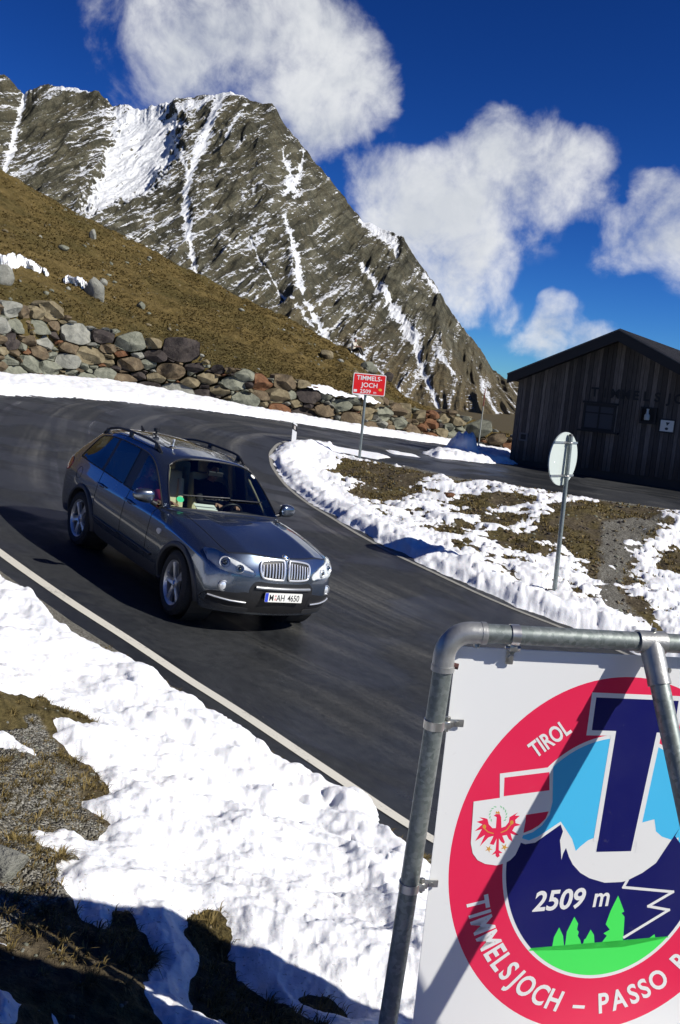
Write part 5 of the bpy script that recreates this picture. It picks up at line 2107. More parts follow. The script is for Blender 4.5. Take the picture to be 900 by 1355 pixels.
# flag shield behind, eagle shield before
sh = MB()
fl_o = [(661.5, 1023.5), (732, 1014.5), (731, 1061), (727, 1078), (717, 1092), (705, 1101), (690, 1106), (661, 1106)]
film(sh, [ab(*p) for p in fl_o], 9, 0)
film(sh, [ab(*p) for p in [(667.5, 1028.8), (727, 1021.5), (727, 1045.5), (666.5, 1053.5)]], 10, 1)
film(sh, [ab(*p) for p in [(690, 1079), (726, 1073.5), (722, 1083), (713, 1092), (703, 1098), (690, 1103)]], 10, 1)
es = [(626.7, 1060.5), (697, 1050.5), (695.5, 1085), (692, 1105), (688, 1118), (682, 1131), (675, 1138), (668, 1142), (657, 1145), (642, 1143), (632, 1138), (625.5, 1129), (623, 1115.5)]
film(sh, [ab(*p) for p in es], 11, 0)
o = sh.build('shield', SM, panel); face_out(o, SNV)
ea = MB()
cr = lambda pts: [ab(620 + x / 9.0, 1040 + y / 9.0) for x, y in pts]
film(ea, cr([(345, 500), (285, 500), (240, 455), (226, 392), (190, 380), (128, 372), (178, 402), (95, 425), (165, 455), (72, 537), (160, 512), (78, 656), (196, 580), (134, 716), (235, 612), (262, 602), (300, 592), (345, 602)]), 12, 1)
film(ea, cr([(380, 500), (440, 478), (478, 430), (488, 370), (588, 312), (552, 352), (610, 353), (556, 402), (560, 440), (624, 462), (550, 480), (520, 530), (598, 582), (545, 582), (500, 562), (526, 662), (480, 632), (455, 582), (400, 592), (380, 602)]), 12, 1)
film(ea, cr([(300, 352), (328, 332), (372, 332), (388, 372), (392, 500), (402, 592), (432, 668), (418, 684), (385, 660), (362, 622), (360, 762), (404, 796), (362, 800), (372, 832), (343, 852), (322, 830), (322, 802), (273, 822), (322, 768), (335, 622), (300, 700), (252, 690), (290, 612), (325, 500), (335, 370)]), 12.5, 1)
for cx_, cy_ in ((240, 748), (428, 728)):
    film(ea, cr([(cx_ + (48 if k % 2 == 0 else 16) * math.cos(R_(k * 36 + 80)), cy_ + (48 if k % 2 == 0 else 16) * math.sin(R_(k * 36 + 80))) for k in range(10)]), 13, 5)
for cx_, cy_ in ((188, 482), (515, 432)):
    film(ea, cr([(cx_ + 22 * math.cos(R_(k * 45)), cy_ + 26 * math.sin(R_(k * 45))) for k in range(8)]), 13.5, 5)
stroke(ea, cr([(195, 510), (232, 545), (295, 564)]), 0.0028, 13, 5)
stroke(ea, cr([(388, 552), (450, 526), (508, 450)]), 0.0028, 13, 5)
film(ea, cr([(320, 325), (330, 296), (345, 312), (358, 294), (372, 318), (372, 330)]), 13, 5)
for k, an in enumerate(np.linspace(215, -35, 13)):
    cx_, cy_ = 352 + 100 * math.cos(R_(an)), 345 - 105 * math.sin(R_(an))
    if 70 < an < 96:
        continue
    dx_, dy_ = 22 * math.cos(R_(an + 65)), -22 * math.sin(R_(an + 65))
    ox, oy = 9 * math.cos(R_(an)), -9 * math.sin(R_(an))
    film(ea, cr([(cx_ - dx_, cy_ - dy_), (cx_ + ox, cy_ + oy), (cx_ + dx_, cy_ + dy_), (cx_ - ox, cy_ - oy)]), 13, 6)
o = ea.build('eagle_crest', SM, panel); face_out(o, SNV)
# lettering
lt = MB()


def char_on_oval(ch, t, ra, rb_, h, flip, lay=9, **kw):
    x, y = CX + ra * math.cos(t), CY + rb_ * math.sin(t)
    nx, ny = math.cos(t) / ra, math.sin(t) / rb_
    up = math.atan2(ny, nx)
    ang = up - math.pi / 2 if not flip else up + math.pi / 2
    return add_text(lt, ch, sm, (x, y), h, LAY * lay, 0, ang=ang, align='c', **kw)


def arc_text(s, t_start, h, ra, rb_, ccw=True, gap=0.012, scale=1.0, **kw):
    t = t_start
    for ch in s:
        v, f, w_ = text_geo(ch, **kw)
        w_ = (w_ if ch != ' ' else 0.42) * h + gap
        for half in (0, 1):
            ds = math.hypot(ra * math.sin(t), rb_ * math.cos(t))
            t += (1 if ccw else -1) * (w_ / 2) / ds
            if half == 0 and ch != ' ':
                char_on_oval(ch, t, ra, rb_, h, ccw, **kw)
    return t


BT = dict(bold=0.026, width=0.74)
hh_l = 0.066
t_s = math.atan2((ab(628, 1187)[1] - CY) / .425, (ab(628, 1187)[0] - CX) / .39)
t_s = math.atan2(-0.118 / .50, -0.385 / .42) 
arc_text('TIMMELSJOCH \u2013 PASSO ROMBO', t_s, hh_l, 0.420, 0.492, True, 0.0105, **BT)
TT = dict(bold=0.026, width=0.72)
a0_ = ab(709, 1003); a1_ = ab(757, 968)
ang = math.atan2(a1_[1] - a0_[1], a1_[0] - a0_[0])
v, f, w_ = text_geo('TIROL', **TT)
hT = 0.050
Ltx = math.hypot(a1_[0] - a0_[0], a1_[1] - a0_[1])
TT['width'] *= Ltx / (w_ * hT)
add_text(lt, 'TIROL', sm, a0_, hT, LAY * 9, 0, ang=ang, align='l', **TT)
b0_ = ab(704, 1205.5); b1_ = ab(779, 1199.5); h0_ = ab(708, 1179)
ang = math.atan2(b1_[1] - b0_[1], b1_[0] - b0_[0])
ht = (h0_[1] - b0_[1]) * 1.0
NN = dict(bold=0.026, width=0.75, shear=0.22)
v, f, w_ = text_geo('2509', **NN)
NN['width'] *= (ab(776, 1199)[0] - b0_[0]) / (w_ * ht) * 0.985
add_text(lt, '2509', sm, b0_, ht, LAY * 9, 0, ang=ang, align='l', **NN)
add_text(lt, 'm', sm, ab(784, 1199.5), ht, LAY * 9, 0, ang=ang, align='l', bold=0.02, width=0.80, shear=0.18)
o = lt.build('lettering', M['s_white'], panel, fix=False); face_out(o, SNV)
# ------------------------------------------------------------------ the car (local axes: x forward, y to its left, z up, origin under the front axle)
t = NT('metallic_paint')
co = t.coord()
fl_ = t.voro(co, 900, 'F1', 'Color')
bw = t.n('RGBToBW'); t.l(fl_, bw.inputs[0])
dust = t.noise(co, 2.2, 5, 0.65)
sep = t.n('SeparateXYZ'); t.l(co, sep.inputs[0])
lowd = t.math('MULTIPLY', t.sramp(sep.outputs[2], 0.85, 0.25), t.sramp(dust, 0.3, 0.7))
c = t.mix(bw.outputs[0], (0.100, 0.127, 0.172), (0.128, 0.158, 0.206))
c = t.mix(t.math('MULTIPLY', lowd, 0.45), c, (0.13, 0.125, 0.115))
geo = t.n('NewGeometry')
c = t.mix(geo.outputs['Backfacing'], c, (0.02, 0.02, 0.02))
t.set(Base_Color=c, Metallic=0.88, Roughness=t.math('MULTIPLY_ADD', dust, 0.08, 0.22), Coat_IOR=1.65, Coat_Weight=1.0, Coat_Roughness=t.math('MULTIPLY_ADD', lowd, 0.2, 0.03))
M['paint'] = t.m


def glass_mat(name, tint, refl=0.10):
    t = NT(name)
    t.t.nodes.remove(t.b)
    tr = t.n('BsdfTransparent'); tr.inputs[0].default_value = tuple(tint) + (1,)
    gl = t.n('BsdfGlossy'); gl.inputs['Roughness'].default_value = 0.015
    gl.inputs['Color'].default_value = (0.9, 0.95, 1, 1)
    fr = t.n('Fresnel'); fr.inputs['IOR'].default_value = 1.5
    nz = t.noise(t.coord(), 5, 4, .6)
    k = t.math('ADD', t.math('MULTIPLY', fr.outputs[0], 1.0), t.math('MULTIPLY', nz, refl * .4), clamp=True)
    mx = t.n('MixShader')
    t.l(k, mx.inputs[0]); t.l(tr.outputs[0], mx.inputs[1]); t.l(gl.outputs[0], mx.inputs[2])
    t.l(mx.outputs[0], t.out.inputs[0])
    return t.m


M['windscreen'] = glass_mat('windscreen_glass', (0.72, 0.79, 0.76), 0.03)
M['sideglass'] = glass_mat('tinted_glass', (0.30, 0.34, 0.33), 0.04)
M['lens'] = glass_mat('clear_lens', (0.97, 0.98, 0.98), 0.0)
M['chrome'] = simple('chrome', (0.74, 0.74, 0.73), 0.24, 0.65, 0.05, 10)
M['alloy'] = simple('alloy_rim', (0.56, 0.57, 0.58), 0.30, 0.75, 0.10, 8)
M['tyre'] = simple('tyre_rubber', (0.018, 0.018, 0.018), 0.85, 0, 0.4, 25, 0.3)
M['gapblack'] = simple('shut_gap_black', (0.004, 0.004, 0.004), 0.8)
M['silvertrim'] = simple('silver_bumper_trim', (0.30, 0.31, 0.32), 0.35, 0.6)
M['lamp_house'] = simple('lamp_housing', (0.56, 0.57, 0.58), 0.5, 0.0, 0.4, 16)
M['lamp_bowl'] = simple('lamp_reflector', (0.80, 0.82, 0.84), 0.22, 0.55, 0.1, 20)
M['tail'] = simple('tail_lamp_red', (0.62, 0.020, 0.060), 0.18, 0, 0.2, 12, coat=1)
M['lining'] = simple('beige_lining', (0.30, 0.27, 0.18), 0.8)
M['interior'] = simple('dark_interior', (0.014, 0.014, 0.014), 0.7, 0, 0.3, 12)
M['cream'] = simple('cream_leather', (0.66, 0.60, 0.38), 0.55, 0, 0.1, 10)
M['darkpane'] = simple('panorama_glass', (0.010, 0.013, 0.015), 0.05, 0, 0.2, 3, coat=1)
M['bmw_blue'] = paintmat('enamel_blue', (0.02, 0.16, 0.55), 0.2)
M['plate_w'] = paintmat('plate_white', (0.72, 0.72, 0.66), 0.4)
M['plate_b'] = paintmat('plate_blue', (0.02, 0.05, 0.45), 0.4)
M['pink'] = simple('crimson_fleece', (0.34, 0.012, 0.050), 0.9, 0, 0.25, 18, 0.3)
M['darkcloth'] = simple('black_jacket', (0.012, 0.012, 0.014), 0.9, 0, 0.3, 18, 0.3)
M['paper'] = simple('paper', (0.78, 0.80, 0.76), 0.8, 0, 0.04, 8)

CAR_M = Matrix([list(CAR_R[i]) + [CAR_T[i]] for i in range(3)] + [[0, 0, 0, 1]])
_gz = float(g0(CAR_T[0], CAR_T[1]))
CAR_M.translation.z += 0.004
car = empty('car', mat4=CAR_M)
tag(car, 'dark grey-blue metallic estate off-roader with roof rails driving down the bend, front towards us', 'car')

XS = [.62, .49, .435, .36, .2, 0, -.2, -.36, -.435, -.49, -.78, -1.40, -1.62, -1.74, -2.44, -2.495, -2.57, -2.73, -2.93, -3.13, -3.29, -3.365, -3.42, -3.64, -3.86]
NS = len(XS)
Zp = [.27, .42, .62, .82, .965]
Yp = [.865, .912, .938, .936, .918]


def yprof(z):
    return float(np.interp(z, [.20, .27, .42, .62, .82, .965, 1.05], [.85, .865, .912, .938, .936, .918, .885]))


def belt(x):
    return float(np.interp(x, [-3.86, -3.42, -2.5, -1.4, -.78, -.49, .2, .62], [1.15, 1.165, 1.135, 1.085, 1.055, 1.040, .965, .90]))


def plan(x):
    return float(np.interp(x, [-3.86, -3.64, -3.3, -2.6, -.8, .0, .36, .49, .62], [.93, .965, .99, 1, 1, .997, .985, .967, .935]))


def hoodz(x):
    return float(np.interp(x, [-.78, -.49, -.2, .0, .2, .49, .62], [1.125, 1.105, 1.078, 1.052, 1.020, .966, .945]))


def arch_z(x):
    for cx in (0.0, -2.93):
        d = abs(x - cx)
        if d < 0.4355:
            return 0.37 + math.sqrt(max(0.4351 ** 2 - d * d, 0))
    return None


cage = []
for i, x in enumerate(XS):
    row = []
    za = arch_z(x)
    p = plan(x)
    if i == 0:
        row = [(.57, .83, .27), (.60, .86, .40), (.60, .875, .53), (.58, .870, .67), (.55, .855, .80), (.50, .80, .895)]
    elif i == NS - 1:
        row = [(-3.80, .82, .32), (-3.84, .86, .45), (-3.85, .875, .65), (-3.86, .87, .85), (-3.85, .85, 1.0), (-3.82, .80, 1.14)]
    else:
        sh = .965 if x < -.5 else float(np.interp(x, [-.5, .49], [.955, .835]))
        zs = [.27 + (.05 if x < -3.4 else 0), .42, .62, .82 if sh > .9 else .70, sh] if za is None else [za] + [za + (sh - za) * k for k in (.25, .5, .75)] + [sh]
        for z in zs:
            row.append((x, yprof(z) * p, z))
        zb = belt(x)
        if i <= 9:
            row.append((x - 0.01, (.835 if i > 0 else .80) * p + .01, hoodz(x) - .050))
        else:
            row.append((x, float(np.interp(x, [-3.64, -3.0, -1.4, -.78], [.815, .868, .875, .872])), zb))
    # upper rows
    if i <= 9:
        hz = hoodz(x)
        for (y, sx, dz) in ((.72, .02, -.014), (.47, .095, .016), (.24, .155, .004), (0, .175, .004)):
            row.append((x + sx + (0.02 if i == 9 else 0) * (y < .5), y * (0.965 if i == 0 else 1), hz + dz))
    elif i == 10:
        row += [(-.730, .845, 1.072), (-.640, .800, 1.098), (-.530, .40, 1.130), (-.485, 0, 1.135)]
    elif i == 11:
        row += [(-1.300, .730, 1.548), (-1.245, .672, 1.608), (-1.190, .34, 1.672), (-1.175, 0, 1.688)]
    else:
        z6 = float(np.interp(x, [-3.86, -3.64, -3.42, -2.93, -2.44, -1.74, -1.62], [1.45, 1.50, 1.535, 1.595, 1.622, 1.620, 1.605]))
        y6 = float(np.interp(x, [-3.86, -3.64, -3.42, -2.93, -2.44, -1.62], [.59, .605, .63, .672, .695, .715]))
        z9 = float(np.interp(x, [-3.86, -3.64, -3.42, -2.93, -2.44, -1.74, -1.62], [1.630, 1.66, 1.690, 1.730, 1.742, 1.738, 1.728]))
        xo = 0.16 if i == NS - 1 else 0
        x = x + float(np.interp(x, [-3.86, -3.42, -2.93, -2.57], [.17, .18, .06, 0]))
        row += [(x + xo * 1.0, y6, z6), (x + xo * .9, y6 - .065, z6 + .068 if z6 + .068 < z9 - .03 else z9 - .03), (x + xo * .6, .29, z9 - .018), (x + xo * .5, 0, z9)]
    cage.append(row)

bm = bmesh.new()
grid = {}
for i in range(NS):
    for j in range(10):
        x, y, z = cage[i][j]
        if j == 9:
            grid[(i, 9, 1)] = grid[(i, 9, -1)] = bm.verts.new((x, 0, z))
        else:
            for s in (1, -1):
                grid[(i, j, s)] = bm.verts.new((x, s * y, z))
lay = bm.faces.layers.int.new('part')
cl_ = bm.edges.layers.float.new('crease_edge')
PARTS = ['body', 'hood', 'windscreen', 'glass_f', 'glass_r', 'glass_q', 'pillar', 'door_f', 'door_r', 'sill', 'rear_glass', 'roof', 'bumper']


def part_of(i, j):
    if j >= 6:
        if i <= 9:
            return 1
        if i == 10:
            return 2 if j >= 7 else 0
        return 11
    if j == 5:
        if i in (10, 11):
            return 3
        if i in (12, 15):
            return 6 if i == 12 else 14
        if i in (13, 14):
            return 4
        if 16 <= i <= 21:
            return 5
        return 0
    if 10 <= i <= 11:
        return 9 if j == 0 else 7
    if 12 <= i <= 14:
        return 9 if j == 0 else 8
    if i == 9 and j == 0:
        return 9
    return 0


def addf(vs, part, s):
    if s < 0:
        vs = vs[::-1]
    vs2 = []
    for v in vs:
        if v not in vs2:
            vs2.append(v)
    f = bm.faces.new(vs2)
    f[lay] = part * 4 + (0 if part in (1, 2, 10, 11, 12, 13) else (1 if s > 0 else 2))


for i in range(NS - 1):
    for j in range(9):
        for s in (1, -1):
            addf([grid[(i, j, s)], grid[(i, j + 1, s)], grid[(i + 1, j + 1, s)], grid[(i + 1, j, s)]], part_of(i, j), s)
# end caps
for (ri, xs_c, zs_c, sag, rear) in ((0, [.795, .868, .888, .880, .856], [.27, .40, .53, .67, .815], [.135, .050, .012, 0], False),
                                   (NS - 1, [-3.90, -3.97, -3.99, -3.975, -3.945], [.32, .45, .65, .87, 1.085], [.10, .035, .01, 0], True)):
    cap = {}
    for v in range(6):
        for c in range(5, 10):
            for s in (1, -1):
                if c == 5:
                    cap[(v, c, s)] = grid[(ri, v, s)]
                elif v == 5:
                    cap[(v, c, s)] = grid[(ri, c, s)]
                elif c == 9 and s == -1:
                    cap[(v, 9, -1)] = cap[(v, 9, 1)]
                else:
                    y = {6: .725, 7: .47, 8: .24, 9: 0}[c]
                    sg = sag[c - 6]
                    cap[(v, c, s)] = bm.verts.new((xs_c[v] - sg if not rear else xs_c[v] + sg, s * y, zs_c[v] + (0.0 if rear else -0.010 * (c == 6) * (v == 4))))
    for v in range(5):
        for c in range(5, 9):
            for s in (1, -1):
                q4 = [cap[(v, c, s)], cap[(v, c + 1, s)], cap[(v + 1, c + 1, s)], cap[(v + 1, c, s)]]
                prt = (10 if v == 4 else 13) if rear else 12
                addf(q4 if rear else q4[::-1], prt, s)
bm.edges.ensure_lookup_table()


def crease(a, b, w_):
    e = bm.edges.get((a, b))
    if e:
        e[cl_] = w_


for s in (1, -1):
    for i in range(10, 22):
        crease(grid[(i, 5, s)], grid[(i + 1, 5, s)], .55)
        crease(grid[(i, 6, s)], grid[(i + 1, 6, s)], .50)
    for i in range(0, 10):
        crease(grid[(i, 5, s)], grid[(i + 1, 5, s)], .60)
        crease(grid[(i, 7, s)], grid[(i + 1, 7, s)], .55)
        crease(grid[(i, 4, s)], grid[(i + 1, 4, s)], .35)
    for v in range(1, 5):
        crease(grid[(0, v, s)], grid[(0, v + 1, s)], .40)
    for i in range(8, 23):
        crease(grid[(i, 4, s)], grid[(i + 1, 4, s)], .60)
    crease(grid[(10, 7, s)], grid[(11, 7, s)], .6)
    for j in (7, 8):
        crease(grid[(10, j, s)], grid[(10, j + 1, s)], .9)
        crease(grid[(11, j, s)], grid[(11, j + 1, s)], .5)
    crease(grid[(10, 5, s)], grid[(10, 6, s)], .7)
    crease(grid[(10, 6, s)], grid[(10, 7, s)], .8)
    for j in (5, 6, 7, 8):
        crease(grid[(0, j, s)], grid[(0, j + 1, s)], .75)
        crease(grid[(NS - 1, j, s)], grid[(NS - 1, j + 1, s)], .5)
bmesh.ops.recalc_face_normals(bm, faces=bm.faces)
bm.normal_update()
_tp = max(bm.faces, key=lambda f: f.calc_center_median().z)
if _tp.normal.z < 0:
    bmesh.ops.reverse_faces(bm, faces=bm.faces)
    bm.normal_update()
me0 = bpy.data.meshes.new('cage')
bm.to_mesh(me0)
bm.free()
tmp = bpy.data.objects.new('cage', me0)
COL.objects.link(tmp)
sb_ = tmp.modifiers.new('s', 'SUBSURF')
sb_.levels = 3
sb_.render_levels = 3
dg = bpy.context.evaluated_depsgraph_get()
ev = bpy.data.meshes.new_from_object(tmp.evaluated_get(dg))
HVt = np.array([v.co[:] for v in ev.vertices])
HF = np.array([list(p.vertices) for p in ev.polygons])
pa = np.zeros(len(ev.polygons), dtype=np.int32)
ev.attributes['part'].data.foreach_get('value', pa)
bpy.data.objects.remove(tmp)
VN = np.array([v.normal[:] for v in ev.vertices])
bvh = BVHTree.FromPolygons([Vector(v) for v in HVt], [tuple(f) for f in HF])
bvh_solid = bvh


def hull_part(name, codes, mat, parent, flip=False):
    k = np.isin(pa, codes)
    q = HF[k]
    used, inv = np.unique(q.ravel(), return_inverse=True)
    o = fast_mesh(name, HVt[used], inv.reshape(-1, 4), mat, True, None, parent)
    # keep the smooth normals of the whole shell across the cuts
    o.data.normals_split_custom_set_from_vertices([tuple(n) for n in VN[used]])
    return o


hull_part('hood', [4], M['paint'], car)
hull_part('roof', [44], M['paint'], car)
hull_part('bumper', [48], M['paint'], car)
hull_part('tailgate', [52], M['paint'], car)
hull_part('windscreen', [8], M['windscreen'], car)
hull_part('rear_window', [40], M['sideglass'], car)
doors = {}
for s, k in ((1, 1), (-1, 2)):
    doors[('f', s)] = hull_part('door', [28 + k], M['paint'], car)
    doors[('r', s)] = hull_part('door', [32 + k], M['paint'], car)
    hull_part('side_window', [12 + k], M['sideglass'], doors[('f', s)])
    hull_part('side_window', [16 + k], M['sideglass'], doors[('r', s)])
    hull_part('quarter_window', [20 + k], M['sideglass'], car)
    hull_part('body_side', [k], M['paint'], car)
    hull_part('pillar_trim', [24 + k], M['black'], car)
    hull_part('pillar_trim', [56 + k], M['black'], car)
    hull_part('sill', [36 + k], M['dgrey'], car)


def cast(mode, a, b, s=1, ang=35):
    if mode == 'front':
        o, d = Vector((3, a, b)), Vector((-1, 0, 0))
    elif mode == 'rear':
        o, d = Vector((-6, a, b)), Vector((1, 0, 0))
    elif mode == 'side':
        o, d = Vector((a, 3 * s, b)), Vector((0, -s, 0))
    elif mode == 'top':
        o, d = Vector((a, b, 4)), Vector((0, 0, -1))
    else:
        A = R_(ang)
        dd = Vector((math.cos(A), s * math.sin(A), 0))
        e = Vector((-math.sin(A), s * math.cos(A), 0))
        o = e * a + dd * 3 + Vector((0, 0, b))
        d = -dd
    h = bvh.ray_cast(o, d)
    if h[0] is None:
        n = bvh.find_nearest(o + d * 2.3)
        return n[0], -d
    nn = h[1]
    if nn.dot(d) > 0:
        nn = -nn
    return h[0], nn


def smooth_outline(pts, n=48):
    """closed Catmull-Rom through the outline"""
    P = np.array(pts, float)
    m = len(P)
    out = []
    for i in range(m):
        p0, p1, p2, p3 = P[i - 1], P[i], P[(i + 1) % m], P[(i + 2) % m]
        for t_ in np.linspace(0, 1, max(2, n // m), endpoint=False):
            out.append(0.5 * ((2 * p1) + (-p0 + p2) * t_ + (2 * p0 - 5 * p1 + 4 * p2 - p3) * t_ ** 2 + (-p0 + 3 * p1 - 3 * p2 + p3) * t_ ** 3))
    return [tuple(o) for o in out]


def patch(name, outline, mode, off, mat, parent, s=1, rings=5, skirt=0.012, ang=35, center=None, bulge=0.0):
    n = len(outline)
    c = center or (sum(p[0] for p in outline) / n, sum(p[1] for p in outline) / n)
    vs = []
    p, nn = cast(mode, c[0], c[1], s, ang)
    vs.append(p + nn * (off + bulge))
    for k in range(1, rings + 1):
        f = k / rings
        for a, b in outline:
            p, nn = cast(mode, c[0] + (a - c[0]) * f, c[1] + (b - c[1]) * f, s, ang)
            vs.append(p + nn * (off + bulge * (1 - f * f)))
    fs = [(0, 1 + i, 1 + (i + 1) % n) for i in range(n)]
    for k in range(rings - 1):
        b0 = 1 + k * n
        for i in range(n):
            j = (i + 1) % n
            fs.append((b0 + i, b0 + n + i, b0 + n + j, b0 + j))
    b0 = 1 + (rings - 1) * n
    for a, b in outline:
        p, nn = cast(mode, a, b, s, ang)
        vs.append(p + nn * (off - skirt))
    for i in range(n):
        j = (i + 1) % n
        fs.append((b0 + i, b0 + n + i, b0 + n + j, b0 + j))
    mb = MB(); mb.add(vs, fs)
    o = mb.build(name, mat, parent, auto=40)
    return o


def trace(pts, mode, off, s=1, n=6, ang=35, closed=False):
    out = []
    m = len(pts)
    for i in range(m if closed else m - 1):
        a, b = pts[i], pts[(i + 1) % m]
        for t_ in np.linspace(0, 1, n, endpoint=False):
            p, nn = cast(mode, a[0] + (b[0] - a[0]) * t_, a[1] + (b[1] - a[1]) * t_, s, ang)
            out.append(p + nn * off)
    if not closed:
        p, nn = cast(mode, pts[-1][0], pts[-1][1], s, ang)
        out.append(p + nn * off)
    return out


# shut lines
def edge_chain(codeA, codeB):
    """points along the border between two parts of the shell"""
    em = {}
    for f, p in zip(HF, pa):
        for i in range(4):
            a, b = int(f[i]), int(f[(i + 1) % 4])
            em.setdefault((min(a, b), max(a, b)), []).append(int(p))
    return [e for e, ps in em.items() if len(ps) == 2 and ((ps[0] in codeA and ps[1] in codeB) or (ps[1] in codeA and ps[0] in codeB))]


_em = {}
for f, p in zip(HF, pa):
    for i in range(4):
        a, b = int(f[i]), int(f[(i + 1) % 4])
        _em.setdefault((min(a, b), max(a, b)), []).append(int(p))


def border(codeA, codeB):
    es = [e for e, ps in _em.items() if len(ps) == 2 and ((ps[0] in codeA and ps[1] in codeB) or (ps[1] in codeA and ps[0] in codeB))]
    adj = {}
    for a, b in es:
        adj.setdefault(a, []).append(b)
        adj.setdefault(b, []).append(a)
    seen, chains = set(), []
    starts = [v for v in adj if len(adj[v]) == 1] + list(adj)
    for st0 in starts:
        if st0 in seen:
            continue
        ch = [st0]
        seen.add(st0)
        cur = st0
        while True:
            nx = [v for v in adj[cur] if v not in seen]
            if not nx:
                break
            cur = nx[0]
            seen.add(cur)
            ch.append(cur)
        if len(ch) > 2:
            chains.append(ch)
    return chains


def seam(name, codeA, codeB, r, mat, parent, off=0.0):
    q = MB()
    for ch in border(codeA, codeB):
        q.tube([Vector(HVt[v]) + Vector(VN[v]) * off for v in ch], r, 6)
    if q.v:
        q.build(name, mat, parent, auto=60)


for s, k in ((1, 1), (-1, 2)):
    seam('shut_line', [28 + k], [k, 32 + k], 0.0042, M['gapblack'], doors[('f', s)])
    seam('shut_line', [32 + k], [k], 0.0042, M['gapblack'], doors[('r', s)])
    seam('window_seal', [12 + k, 24 + k], [k, 28 + k, 32 + k, 44], 0.009, M['black'], doors[('f', s)])
    seam('window_seal', [16 + k, 20 + k, 56 + k], [k, 32 + k, 44, 24 + k], 0.009, M['black'], doors[('r', s)])
seam('hood_gap', [4], [1, 2, 48], 0.0042, M['gapblack'], car)
seam('windscreen_seal', [8], [1, 2, 4, 44], 0.010, M['black'], car)

# wheel arches, black mouldings
for cx in (0.0, -2.93):
    for s in (1, -1):
        q = MB()
        vs, fs = [], []
        angs = np.linspace(-14, 194, 40)
        for a in angs:
            ca, sa = math.cos(R_(a)), math.sin(R_(a))
            ring = []
            for (r, o_) in ((.418, -.045), (.418, .020), (.432, .030), (.470, .022), (.482, .004), (.482, -.03)):
                x, z = cx + r * ca, .37 + r * sa
                zq = max(z, .30)
                p, nn = cast('side', cx + .475 * ca, max(.37 + .475 * sa, .31), s)
                yy = abs(p.y)
                ring.append((x, s * (yy + o_), zq if z < .30 else z))
            vs += ring
        n = 6
        for i in range(len(angs) - 1):
            for k in range(n - 1):
                fs.append((i * n + k, i * n + k + 1, (i + 1) * n + k + 1, (i + 1) * n + k))
        q.add(vs, fs)
        q.build('wheel_arch', M['dgrey'], car, auto=50)
        # dark wheel well
        q = MB()
        q.lathe([(.43, -.02), (.43, -.34), (.0, -.34)], 32, (cx, s * .90, .37), 'y') if s > 0 else q.lathe([(.43, .02), (.43, .34), (.0, .34)], 32, (cx, s * .90, .37), 'y')
        q.build('wheel_well', M['interior'], car)

# wheels
def make_wheel(cx, s, steer=0.0, spin=0.0):
    w_ = bpy.data.objects.new('wheel', None)
    COL.objects.link(w_)
    w_.parent = car
    w_.location = (cx, s * .805, .368)
    w_.rotation_euler = (0, spin, steer)
    return w_


q = MB()
TW = .125
prof = [(.262, -TW + .01), (.285, -TW - .004), (.325, -TW - .006), (.352, -TW + .012), (.367, -TW + .035), (.3695, -TW + .07), (.3695, TW - .07), (.367, TW - .035), (.352, TW - .012), (.325, TW + .006), (.285, TW + .004), (.262, TW - .01)]
q.lathe(prof, 64, (0, 0, 0), 'y')
for k in range(64):      # tread blocks on the shoulder
    a = 2 * math.pi * k / 64
    for sd in (-1, 1):
        rot = Matrix.Rotation(-a, 3, 'Y')
        q.box((.3665 * math.cos(a), sd * (TW - .045), .3665 * math.sin(a)), (.012, .055, .020), rot)
tyre0 = q.build('tyre', M['tyre'], None, auto=30)
q = MB()
YO = .085       # outer face of the rim
q.lathe([(.262, -TW + .012), (.268, -TW + .02), (.232, -TW + .05), (.222, 0), (.228, YO), (.248, YO + .022), (.262, YO + .030), (.269, YO + .024), (.266, YO + .012)], 64, (0, 0, 0), 'y')
for k in range(5):
    a = R_(90 + 72 * k)
    ca, sa = math.cos(a), math.sin(a)
    for sd in (-1, 1):
        vs = []
        for (r, tw0, tw1, y, th) in ((.045, .003, .040, YO + .002, .045), (.10, .004, .034, YO + .012, .04), (.17, .006, .037, YO + .016, .036), (.235, .012, .058, YO + .018, .03)):
            for tw_ in (tw0, tw1):
                for yy in (y - (0.006 if tw_ == tw0 else 0.0), y - th):
                    vs.append((r * ca - sd * tw_ * sa, yy, r * sa + sd * tw_ * ca))
        fs = []
        for i in range(3):
            b = i * 4
            for (p, r_) in ((0, 2), (2, 3), (3, 1), (1, 0)):
                fs.append((b + p, b + r_, b + 4 + r_, b + 4 + p))
        fs += [(0, 1, 3, 2), (12, 14, 15, 13)]
        q.add(vs, fs)
    # valley between the twin halves
    vs = []
    for (r, tw_, y) in ((.045, .006, YO - .010), (.10, .006, YO + .001), (.17, .008, YO + .004), (.235, .014, YO + .006)):
        for sg in (-1, 1):
            vs.append((r * ca - sg * tw_ * sa, y, r * sa + sg * tw_ * ca))
    q.add(vs, [(0, 1, 3, 2), (2, 3, 5, 4), (4, 5, 7, 6)])
q.lathe([(.0, YO + .014), (.030, YO + .014), (.034, YO + .008), (.060, YO + .004), (.066, YO - .02)], 32, (0, 0, 0), 'y')
rim0 = q.build('rim', M['alloy'], None, auto=35)
q = MB()
q.lathe([(.0, YO - .055), (.165, YO - .055), (.165, YO - .085), (0, YO - .085)], 40, (0, 0, 0), 'y')
disc0 = q.build('brake_disc', simple('brake_disc', (.10, .095, .09), .4, .8), None, auto=40)
q = MB()
q.lathe([(.0, YO + .0150), (.024, YO + .0150), (.026, YO + .0135)], 24, (0, 0, 0), 'y')
hub0 = q.build('hub_cap', M['bmw_blue'], None, auto=40)
first = True
